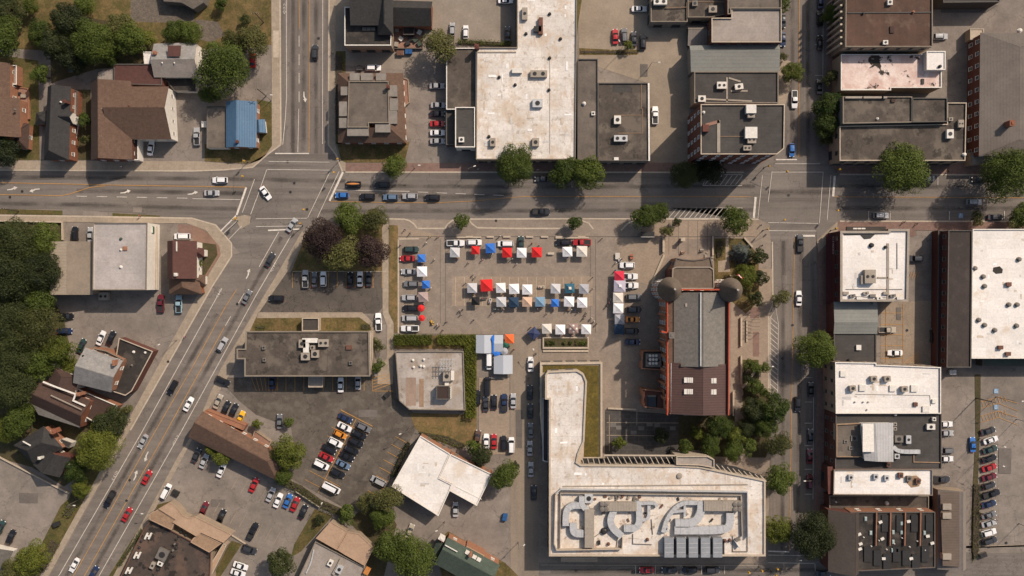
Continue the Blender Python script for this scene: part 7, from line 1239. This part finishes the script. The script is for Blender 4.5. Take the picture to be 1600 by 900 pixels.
b = MB(); b.box(0, 0, 2.3, 4.2, 1.6, .12); b.obj('roof', BLACKM, sh); b = MB(); b.box(0, .75, .15, 4.0, .05, 2.1); b.obj('back_pane', GL, sh); b = MB(); b.box(0, -.85, 2.3, 4.2, .12, .14); b.obj('edge_trim', UNITW, sh)
for s in (1, -1): b = MB(); b.box(0, 0, 0, .1, 1.4, 2.3); b.obj('post', STEELD, sh, (s*2, 0, 0))
X, Y = W(1067.5, 374, 3.2); pil = tag(empty('stone_pillar', (X, Y, .12)), 'square pale stone pillar on the hall forecourt', 'pillar'); b = MB(); b.box(0, 0, 0, 1.1, 1.1, .4); b.obj('base', BEIGE, pil); b = MB(); b.box(0, 0, .4, .85, .85, 2.5); b.obj('shaft', BEIGE, pil); b = MB(); b.box(0, 0, 2.9, 1.3, 1.1, .2); b.obj('cap', BEIGE, pil)
for px, py, mt, lab in [(1067, 394, BRICKO, 'small red sculpture on the hall forecourt'), (1097, 391, STEEL, 'pale angular sculpture on the hall forecourt')]:
    X, Y = W(px, py, 1); s_ = tag(empty('sculpture', (X, Y, .12)), lab, 'sculpture'); b = MB(); b.box(0, 0, 0, 1, .8, .4); b.obj('plinth', BEIGE, s_); b = MB(); b.tube((-.6, -.3, .4), (.2, .1, 1.6), .16, .1); b.tube((.6, -.2, .4), (.1, .1, 1.7), .14, .1); b.tube((-.4, 0, 1.0), (.9, .3, 1.5), .1, .05); b.obj('figure', mt, s_)
X, Y = W(1180, 507, 3); pg = tag(empty('pergola', (X, Y, .13)), 'dark metal frame pergola beside the red brick path', 'pergola')
for i in range(6): b = MB(); b.box(0, 0, 0, 3.0, .12, .14); b.obj('slat', TRIMD, pg, (0, -2.8+i*1.1, 2.6))
for sx in (-1.4, 1.4):
    for sy in (-2.8, 2.7): b = MB(); b.box(0, 0, 0, .12, .12, 2.6); b.obj('post', TRIMD, pg, (sx, sy, 0))
X, Y = W(1109, 408, 1.5); rk = tag(empty('rock_garden', (X, Y, .12)), 'cluster of pale boulders at the front corner of the hall', 'rocks'); rnd = random.Random(3)
for i in range(12):
    b = MB(); s = rnd.uniform(.5, 1.0); b.cyl(0, 0, 0, s*.6, s*.5, 7, s*.3); b.obj('boulder', UNITT, rk, (rnd.uniform(-1.3, 1.3), rnd.uniform(-2.4, 2.6), 0), rz=rnd.uniform(0, 6))
# ---- people
def person_meshes(pose, seed):
    """one continuous skinned figure; clothes are offset shells of the same surface"""
    st = pose
    J = {'pel': (0, 0, .95), 'spi': (0, .01, 1.15), 'che': (0, .02, 1.36), 'nec': (0, .01, 1.5), 'hea': (0, -.02, 1.62), 'top': (0, -.02, 1.72)}
    lean = {'walk': .03, 'stand': 0, 'bend': .16}[st]
    for k in J: x, y, z = J[k]; J[k] = (x, y-lean*max(0, z-.95)*2, z)
    sw = {'walk': .28, 'stand': .03, 'bend': .05}[st]
    E = [('pel', 'spi'), ('spi', 'che'), ('che', 'nec'), ('nec', 'hea'), ('hea', 'top')]; Rd = {'pel': .15, 'spi': .14, 'che': .16, 'nec': .06, 'hea': .105, 'top': .07}
    for s, n in ((1, 'l'), (-1, 'r')):
        J['hip'+n] = (s*.1, 0, .88); J['kne'+n] = (s*.105, -s*sw*.55-.03, .5); J['ank'+n] = (s*.11, -s*sw*.9+.04, .09); J['toe'+n] = (s*.13, -s*sw*.9-.14, .04)
        cy = J['che'][1]; J['sho'+n] = (s*.19, cy, 1.42); J['elb'+n] = (s*.27, cy+s*sw*.5+.02, 1.15); J['wri'+n] = (s*.26, cy+s*sw*.6-.14, .93); J['han'+n] = (s*.25, cy+s*sw*.6-.19, .85)
        E += [('pel', 'hip'+n), ('hip'+n, 'kne'+n), ('kne'+n, 'ank'+n), ('ank'+n, 'toe'+n), ('che', 'sho'+n), ('sho'+n, 'elb'+n), ('elb'+n, 'wri'+n), ('wri'+n, 'han'+n)]
        for k, r in (('hip', .11), ('kne', .07), ('ank', .05), ('toe', .045), ('sho', .075), ('elb', .055), ('wri', .04), ('han', .045)): Rd[k+n] = r
        for q in range(5):
            fx = s*.25+(q-2)*.018; k = 'f%d%s' % (q, n); base = J['han'+n]
            J[k] = (fx if q < 4 else base[0]-s*.05, base[1]-.02-(.03 if q == 4 else 0), base[2]-(.075+.012*(1-abs(q-1.5))) if q < 4 else base[2]-.01); E.append(('han'+n, k)); Rd[k] = .011
    K = list(J); me = bpy.data.meshes.new('figure'); me.from_pydata([J[k] for k in K], [(K.index(a), K.index(b)) for a, b in E], []); ob = bpy.data.objects.new('figure', me); COL.objects.link(ob)
    md = ob.modifiers.new('skin', 'SKIN'); sv = me.skin_vertices[0].data
    for i, k in enumerate(K): sv[i].radius = (Rd[k], Rd[k]*(.75 if k in ('pel', 'spi', 'che') else 1)); sv[i].use_root = (k == 'pel')
    sb = ob.modifiers.new('sub', 'SUBSURF'); sb.levels = 1; sb.render_levels = 1
    dg = bpy.context.evaluated_depsgraph_get(); full = bpy.data.meshes.new_from_object(ob.evaluated_get(dg)); bpy.data.objects.remove(ob)
    def shell(nm, test, off, mat):
        bm = bmesh.new(); bm.from_mesh(full); bm.normal_update(); dl = [f for f in bm.faces if not test(f.calc_center_median())]; bmesh.ops.delete(bm, geom=dl, context='FACES')
        for v in bm.verts: v.co += v.normal*off
        m = bpy.data.meshes.new(nm); bm.to_mesh(m); bm.free(); m.materials.clear(); m.materials.append(mat); return m
    full.materials.clear(); full.materials.append(SKIN)
    hb = MB(); 
    hx, hy, hz = J['hea']; vs_ = []; 
    for i in range(6):
        for k in range(10): a = 2*math.pi*k/10; t = i/5*1.75; r = .118*math.sin(t)+.002; vs_.append((hx+r*math.cos(a), hy+.02+r*math.sin(a), hz+.02+.125*math.cos(t)))
    hb.add(vs_, [(10*i+k, 10*i+(k+1) % 10, 10*i+10+(k+1) % 10, 10*i+10+k) for i in range(5) for k in range(10) if not (i > 2 and math.sin(2*math.pi*(k+.5)/10) < -.3)])
    fb = MB()
    for s in (1, -1): fb.box(hx+s*.036, hy-.1, hz-.005, .022, .02, .014)
    fb.box(hx, hy-.105, hz-.055, .05, .014, .01)
    return {'body': full, 'shirt': shell('shirt', lambda c: .93 < c.z < 1.5 and not (abs(c.x) > .2 and c.z < 1.2), .014, CLOTHM), 'trousers': shell('trousers', lambda c: .12 < c.z < 1.05 and abs(c.x) < .2, .016, CLOTHM), 'hair': hb.mesh('hair', CLOTHM), 'face': fb.mesh('face', BLACKM)}
SKIN = M('skin', (.42, .26, .18), (.38, .23, .16), 2.0, blotch=0, fine=0)
PM = {p: person_meshes(p, 1) for p in ('walk', 'stand', 'bend')}
PC = {'white': (.7, .69, .66), 'black': (.015, .015, .017), 'red': (.4, .03, .03), 'blue': (.04, .1, .3), 'pink': (.6, .2, .28), 'grey': (.2, .2, .2), 'navy': (.02, .03, .08), 'yellow': (.55, .4, .06), 'green': (.06, .14, .06), 'tan': (.4, .3, .2), 'orange': (.5, .18, .04)}
def person(x, y, a, pose, col, where, group=None, z=.115):
    X, Y = W(x, y); lab = 'person in %s top %s' % (col, where)
    if lab in USED and not group: print('DUPLICATE LABEL', lab)
    USED[lab] = 1; o = tag(empty('person', (X, Y, z), ang(a)), lab, 'person', group); s = random.uniform(.95, 1.06); o.scale = (s, s, s)
    tr = random.choice([(.02, .025, .05), (.03, .03, .03), (.06, .08, .14), (.25, .2, .14)]); hr = random.choice([(.02, .014, .01), (.08, .05, .03), (.3, .26, .22), (.5, .45, .38)])
    for k, me in PM[pose].items():
        p = O(k, me, o); p.color = (*{'shirt': PC[col], 'trousers': tr, 'hair': hr}.get(k, (1, 1, 1)), 1)
G1 = 'shoppers in front of the right end of the lower middle stalls'
for a_ in [(641, 365, 40, 'walk', 'navy', 'walking on the paving above the market, right of a pair'), (633, 359, 40, 'walk', 'grey', 'walking on the paving above the market, left of a pair'), (626, 383, 0, 'stand', 'pink', 'at the grass edge beside the first market car'), (672, 370, 200, 'walk', 'yellow', 'stepping onto the market from the top'), (666, 380, 30, 'walk', 'white', 'alone right of the green car in the left column'), (685, 370, 200, 'walk', 'red', 'on the wall line above the open market floor'), (679, 406, 30, 'walk', 'white', 'alone right of the topmost blue tent'), (732, 411, 30, 'walk', 'tan', 'between the red tent and the market floor'), (754, 406, 60, 'walk', 'pink', 'in front of the upper blue tent'), (740, 429, 100, 'walk', 'tan', 'above the large red tent, left of a pair'), (743, 433, 100, 'walk', 'navy', 'above the large red tent, right of a pair'), (807, 413, 30, 'walk', 'white', 'alone below the second red tent of the top row'), (781, 369, 0, 'stand', 'white', 'at the stone benches above the white minivan'), (831, 381, 200, 'bend', 'red', 'bending behind the third red tent'), (842, 384, 150, 'stand', 'black', 'behind the third red tent beside the bending one'), (835, 407, 20, 'stand', 'green', 'directly below the third red tent'), (800, 405, 20, 'stand', 'white', 'at the front of the second red tent'), (674, 450, 80, 'stand', 'white', 'beside the lower blue tent of the left column'), (669, 457, 10, 'stand', 'yellow', 'between blue and mauve tent'), (664, 481, 90, 'stand', 'black', 'under the rim of the upper red parasol'),
           (677, 503, 30, 'bend', 'yellow', 'bending over a yellow cart in the lower left market'), (684, 507, 90, 'stand', 'white', 'right of the yellow cart'), (687, 509, 90, 'stand', 'black', 'far right beside the yellow cart'), (692, 516, 45, 'walk', 'navy', 'leaving through the hedge gap'), (698, 503, 225, 'walk', 'black', 'walking towards the hedge gap'), (719, 485, 80, 'walk', 'white', 'in a pair on the open floor, upper left'), (723, 484, 80, 'walk', 'black', 'in a pair on the open floor, upper right'), (721, 491, 200, 'walk', 'grey', 'below the pair on the open floor'), (740, 500, 60, 'walk', 'blue', 'alone on the open floor above the hedge'), (768, 490, 45, 'walk', 'tan', 'walking away from the cluttered stall'), (854, 490, 30, 'walk', 'black', 'alone below the steel blue tent'), (728, 442, 0, 'stand', 'tan', 'behind the pale grey tent of the upper middle row'), (786, 459, 0, 'stand', 'orange', 'between the two white tents of the middle rows'), (848, 481, 20, 'stand', 'tan', 'at the front of the steel blue tent'),
           (773, 483, 0, 'stand', 'white', 'at the front left of the lower pale grey tent'), (778, 484, 0, 'stand', 'grey', 'at the front of the lower pale grey tent'), (783, 482, 0, 'stand', 'green', 'at the front middle of the lower pale grey tent'), (787, 483, 0, 'stand', 'tan', 'at the front right of the lower pale grey tent'), (924, 497, 100, 'walk', 'white', 'right of the shopper crowd'), (928, 502, 100, 'stand', 'white', 'above the last white tent of the bottom row'), (932, 506, 100, 'stand', 'black', 'right of the last white tent of the bottom row'), (926, 451, 50, 'walk', 'grey', 'right of the grey tent at the row end'), (925, 434, 50, 'stand', 'black', 'on the joint line right of the white tents'), (956, 457, 80, 'stand', 'pink', 'left of the lavender tent'), (954, 468, 80, 'stand', 'white', 'left of the off-white tent in the right column'), (951, 473, 80, 'stand', 'pink', 'in the group left of the right column'), (948, 478, 80, 'stand', 'black', 'lowest in the group left of the right column'),
           (803, 546, 60, 'walk', 'red', 'walking right of the grey parasol'), (971, 405, 90, 'stand', 'black', 'at the small white stall table'), (962, 411, 45, 'walk', 'white', 'below the pale stall table'), (987, 405, 45, 'stand', 'red', 'at the red stall table'), (940, 373, 30, 'stand', 'green', 'under the tree shadow at the wall line'), (826, 591, 20, 'walk', 'black', 'in the lane below the white sedan'), (837, 552, 40, 'walk', 'black', 'beside the planter end')]:
    person(*a_)
for x, y, c in [(886, 485, 'orange'), (892, 484, 'white'), (897, 484, 'blue'), (903, 488, 'black'), (916, 489, 'green'), (914, 494, 'navy'), (912, 497, 'grey')]: person(x, y, random.choice((30, 200, 120)), 'walk', c, 'among the shoppers below the last two white stalls')
for a_ in [(520, 84, 200, 'walk', 'grey', 'on the pavement left of the black roofed building', None, .14), (290, 526, 60, 'walk', 'pink', 'on the diagonal pavement beside the lamp', None, .12), (220, 338, 0, 'walk', 'red', 'on the pavement above the pale roofed store', None, .14), (192, 261, 180, 'walk', 'white', 'on the pavement below the big brown roof', None, .14), (1411, 347, 30, 'walk', 'black', 'on the brick pavement above the corner store, left of two', None, .14), (1431, 350, 30, 'walk', 'navy', 'on the brick pavement above the corner store, right of two', None, .14), (747, 265, 0, 'walk', 'white', 'on the brick pavement below the stained white roof', None, .14), (1188, 352, 60, 'walk', 'grey', 'at the corner by the round garden tree', None, .115), (1189, 384, 60, 'walk', 'black', 'on the pavement right of the hall garden', None, .115), (840, 266, 0, 'walk', 'white', 'in the shade of the round street trees', None, .14), (1480, 268, 0, 'walk', 'black', 'on the pavement right of the silver open car', None, .14), (1595, 240, 0, 'stand', 'black', 'above the largest round tree', None, .02)]: person(*a_)
# a seller or shopper at the front of many tents
TN = [o for o in bpy.data.objects if o.get('category') == 'tent']; rp = random.Random(8)
for i, o in enumerate(TN):
    if i % 3 == 2: continue
    c = rp.choice(list(PC)); x = 800+o.location.x/S+rp.uniform(-5, 5); y = 450-o.location.y/S+rp.choice((10, 11, -9.5)); lab = o['label'].replace(' market tent in the', ' tent,').replace(' of stalls', '').replace(' tent from', ' from').replace(' at the corner of the grey marquees', ' by the marquees')
    person(x, y, rp.uniform(0, 360), rp.choice(('stand', 'walk', 'bend')), c, ('above the ' if y < 450-o.location.y/S else 'below the ')+lab)
    if i % 2 == 0: stall_table(800+o.location.x/S+rp.uniform(-2, 2), 450-o.location.y/S+8.3, 1.8, .6, 0, rp.choice([(.5, .48, .46), (.1, .1, .11), (.3, .2, .12), (.1, .16, .3)]), 'stall table under the '+lab, 3)
# ---- street lamps, traffic signals, poles, flag
def lamp(px, py, hh, a, label, arm=1.8):
    X, Y = W(px, py); o = tag(empty('street_lamp', (X, Y, .1), ang(a)), label, 'street lamp', 'street lamps'); b = MB(); b.cyl(0, 0, 0, .16, .4, 8); b.tube((0, 0, .3), (0, 0, hh), .09, .06, 8); b.obj('pole', STEELD, o)
    b = MB(); b.tube((0, 0, hh-.1), (arm, 0, hh+.2), .05, .04, 6); b.obj('arm', STEELD, o); b = MB(); b.box(arm+.3, 0, hh+.12, .8, .32, .14, 0, 0, .8); b.obj('lamp_head', UNITW, o)
for a_ in [(276, 532, 9, 200, 'street lamp on the diagonal pavement near the black tarred roof'), (424, 157, 8, 0, 'street lamp beside the north street near the blue roof'), (648, 263, 7, 0, 'street lamp on the brick pavement right of the mansard house'), (733, 268, 7, 20, 'street lamp left of the round street trees'), (608, 356, 6, 90, 'street lamp at the corner lawn above the market'), (838, 553, 6, 120, 'street lamp at the market planter'), (810, 847, 8, 40, 'street lamp at the lower lane'), (1188, 570, 6, 0, 'street lamp beside the small trees of the hall'), (1556, 620, 11, 0, 'twin street lamp above the slanted right lot row'), (1530, 685, 11, -20, 'lamp pole at the upper end of the slanted row'), (1531, 715, 10, -20, 'lamp pole beside the weed strip'), (1588, 655, 10, 200, 'lamp pole near the right edge of the right lot'), (1592, 818, 10, 180, 'lamp pole at the right edge low down'), (968, 84, 8, 120, 'lamp pole among the sandy lot cars'), (1011, 110, 10, 0, 'pole at the lane above the stained roof'), (1283, 165, 6, 180, 'street lamp in the tree row of the cross street'), (1258, 745, 6, 180, 'street lamp on the lower cross street pavement'), (640, 668, 8, 200, 'lamp at the right rim of the dark lot'), (695, 815, 8, 200, 'lamp beside the lane below the workshop'), (505, 787, 7, 60, 'lamp in the hedge above the salmon roof'), (245, 795, 6, 180, 'lamp at the corner of the salmon motel'), (125, 780, 8, 0, 'lamp at the flowering shrub bed'), (1250, 865, 7, 180, 'lamp at the lower right crossing'), (1571, 300, 7, 90, 'lamp under the rightmost round tree')]: lamp(*a_)
AMB = M('signal_yellow', (.62, .34, .03), (.55, .3, .03), 1.0)
def signal(px, py, a, arm, label):
    X, Y = W(px, py); o = tag(empty('traffic_signal', (X, Y, .12), ang(a)), label, 'traffic signal', 'traffic signals'); b = MB(); b.cyl(0, 0, 0, .2, .5, 8); b.tube((0, 0, .4), (0, 0, 6.2), .11, .08, 8); b.obj('pole', STEELD, o)
    b = MB(); b.tube((0, 0, 6), (arm, 0, 6.4), .07, .05, 6); b.obj('mast_arm', STEELD, o)
    for x, z in ((arm-.3, 5.5), (.3, 4)):
        b = MB(); b.box(0, 0, 0, .42, .42, 1.15); h = b.obj('signal_head', AMB, o, (x, 0, z))
        for k, m in enumerate((M('green_lens', (.02, .15, .08), (.02, .14, .08)), M('amber_lens', (.3, .15, .02), (.28, .14, .02)), M('red_lens', (.3, .02, .02), (.26, .02, .02)))): b = MB(); b.cyl(.2, 0, .2+k*.36, .13, .06, 10, None, 0, 'x'); b.obj('lens', m, h)
for a_ in [(388, 253, -90, 5.5, 'traffic signal at the upper left corner of the left crossing'), (532, 250, -100, 5.0, 'traffic signal at the upper right corner of the left crossing'), (474, 352, 70, 5.0, 'traffic signal by the purple tree at the left crossing'), (372, 345, 20, 1.6, 'traffic signal on the island of the left crossing'), (1194, 262, -20, 6, 'traffic signal at the upper left corner of the right crossing'), (1306, 268, 180, 1.4, 'traffic signal at the upper right corner of the right crossing'), (1192, 360, 30, 6, 'traffic signal beside the hall garden corner'), (1298, 360, 90, 6, 'traffic signal in front of the maroon awning'), (1186, 885, 180, 5, 'traffic signal at the bottom right corner of the municipal building'), (1206, 893, 90, 3, 'traffic signal at the bottom edge of the lower right crossing')]: signal(*a_)
slab('traffic_island', [(366, 340), (382, 336), (392, 338), (390, 350), (376, 358)], CONC, .128)
def upole(px, py, hh, label):
    X, Y = W(px, py); o = tag(empty('utility_pole', (X, Y, .05)), label, 'utility pole', 'utility poles'); b = MB(); b.tube((0, 0, 0), (0, 0, hh), .17, .11, 8); b.obj('post', BARK, o); b = MB(); b.box(0, 0, hh-.8, 2.4, .12, .14); b.obj('crossarm', BARK, o)
    for s in (-1, -.4, .4, 1): b = MB(); b.cyl(0, 0, 0, .05, .2, 6); b.obj('insulator', UNITW, o, (s*1.05, 0, hh-.66))
    return (X, Y, hh-.45)
PL = [upole(412, 35, 10, 'utility pole on the dry lawn beside the north street, upper'), upole(416, 150, 10, 'utility pole beside the north street, lower'), upole(30, 330, 10, 'utility pole on the green strip at the left'), upole(1290, 905, 10, 'utility pole at the bottom edge right of centre'), upole(1525, 622, 11, 'utility pole in the weed strip of the right lot'), upole(1527, 800, 11, 'utility pole lower in the weed strip of the right lot')]
def wires(a, b_, label):
    o = tag(empty('overhead_wire', a), label, 'wire', 'overhead wires')
    for s in (-1.05, -.4, .4, 1.05):
        m = MB(); A = Vector((s, 0, 0)); Bv = Vector(b_)-Vector(a)+Vector((s, 0, 0)); pr = A
        for i in range(1, 9): t = i/8; q = A.lerp(Bv, t)-Vector((0, 0, 2.2*t*(1-t))); m.tube(pr, q, .018, None, 4); pr = q
        m.obj('strand', BLACKM, o)
x, y = W(410, -60); wires(PL[0], (x, y, 9.5), 'overhead wires running off the top edge beside the north street'); wires(PL[0], PL[1], 'overhead wires between the two north street poles'); wires(PL[4], PL[5], 'overhead wires along the weed strip of the right lot')
X, Y = W(1141, 431); fl = tag(empty('flagpole', (X, Y, .17)), 'flagpole with red and white maple leaf flag beside the right round tower', 'flagpole'); b = MB(); b.cyl(0, 0, 0, .2, .3, 8); b.tube((0, 0, .2), (0, 0, 9.5), .06, .04, 8); b.obj('pole', UNITW, fl)
RED = M('flag_red', (.5, .02, .03), (.45, .02, .03), 1.0); b = MB(); n_ = 16
for i in range(n_+1):
    u = i/n_; yy = .16*math.sin(u*7)*u; b.v += [(u*1.5+.05, yy-u*1.0, 9.3-.25*u), (u*1.5+.25, yy+.5-u*1.0, 8.2-.25*u)]
for i in range(n_): b.f.append((2*i, 2*i+1, 2*i+3, 2*i+2)); b.m.append(0 if (i < 4 or i >= 12) else 1)
fo = b.obj('flag', [RED, TRIMW], fl)
lf = [(0, 1), (.18, .62), (.42, .72), (.36, .3), (.7, .42), (.62, .18), (.95, .1), (.4, -.3), (.45, -.5), (.06, -.42), (.05, -.9)]; lf = lf+[(-x, y) for x, y in lf[::-1]]
P0, P1, P2 = Vector((.8, -.45, 9.17)), Vector((1.5, -1.0, -.25)).normalized(), Vector((.2, .5, -1.1)).normalized(); nn = P1.cross(P2).normalized(); b = MB()
cen = Vector((.05+.5*1.5+.1, .16*math.sin(3.5)*.5+.25-.5, 8.75-.125))
for s in (.03, -.03): b.add([cen+nn*s+P1*x*.30-P2*y*.36 for x, y in lf], [tuple(range(len(lf)))])
b.obj('maple_leaf', RED, fl)
# yellow hand cart in the lower left market
X, Y = W(675, 504, .6); ct = tag(empty('hand_cart', (X, Y, .12), ang(110)), 'yellow hand cart with long handles in the lower left market', 'cart'); b = MB(); b.box(0, 0, .45, 1.5, .5, .25); b.obj('tray', AMB, ct)
for s in (1, -1): b = MB(); b.tube((.6, s*.3, .5), (2.0, s*.35, .8), .03); b.obj('handle', BARK, ct); b = MB(); b.cyl(0, -.05, 0, .35, .1, 12, None, 0, 'y'); b.obj('wheel', TYRE, ct, (-.3, s*.38, .36))
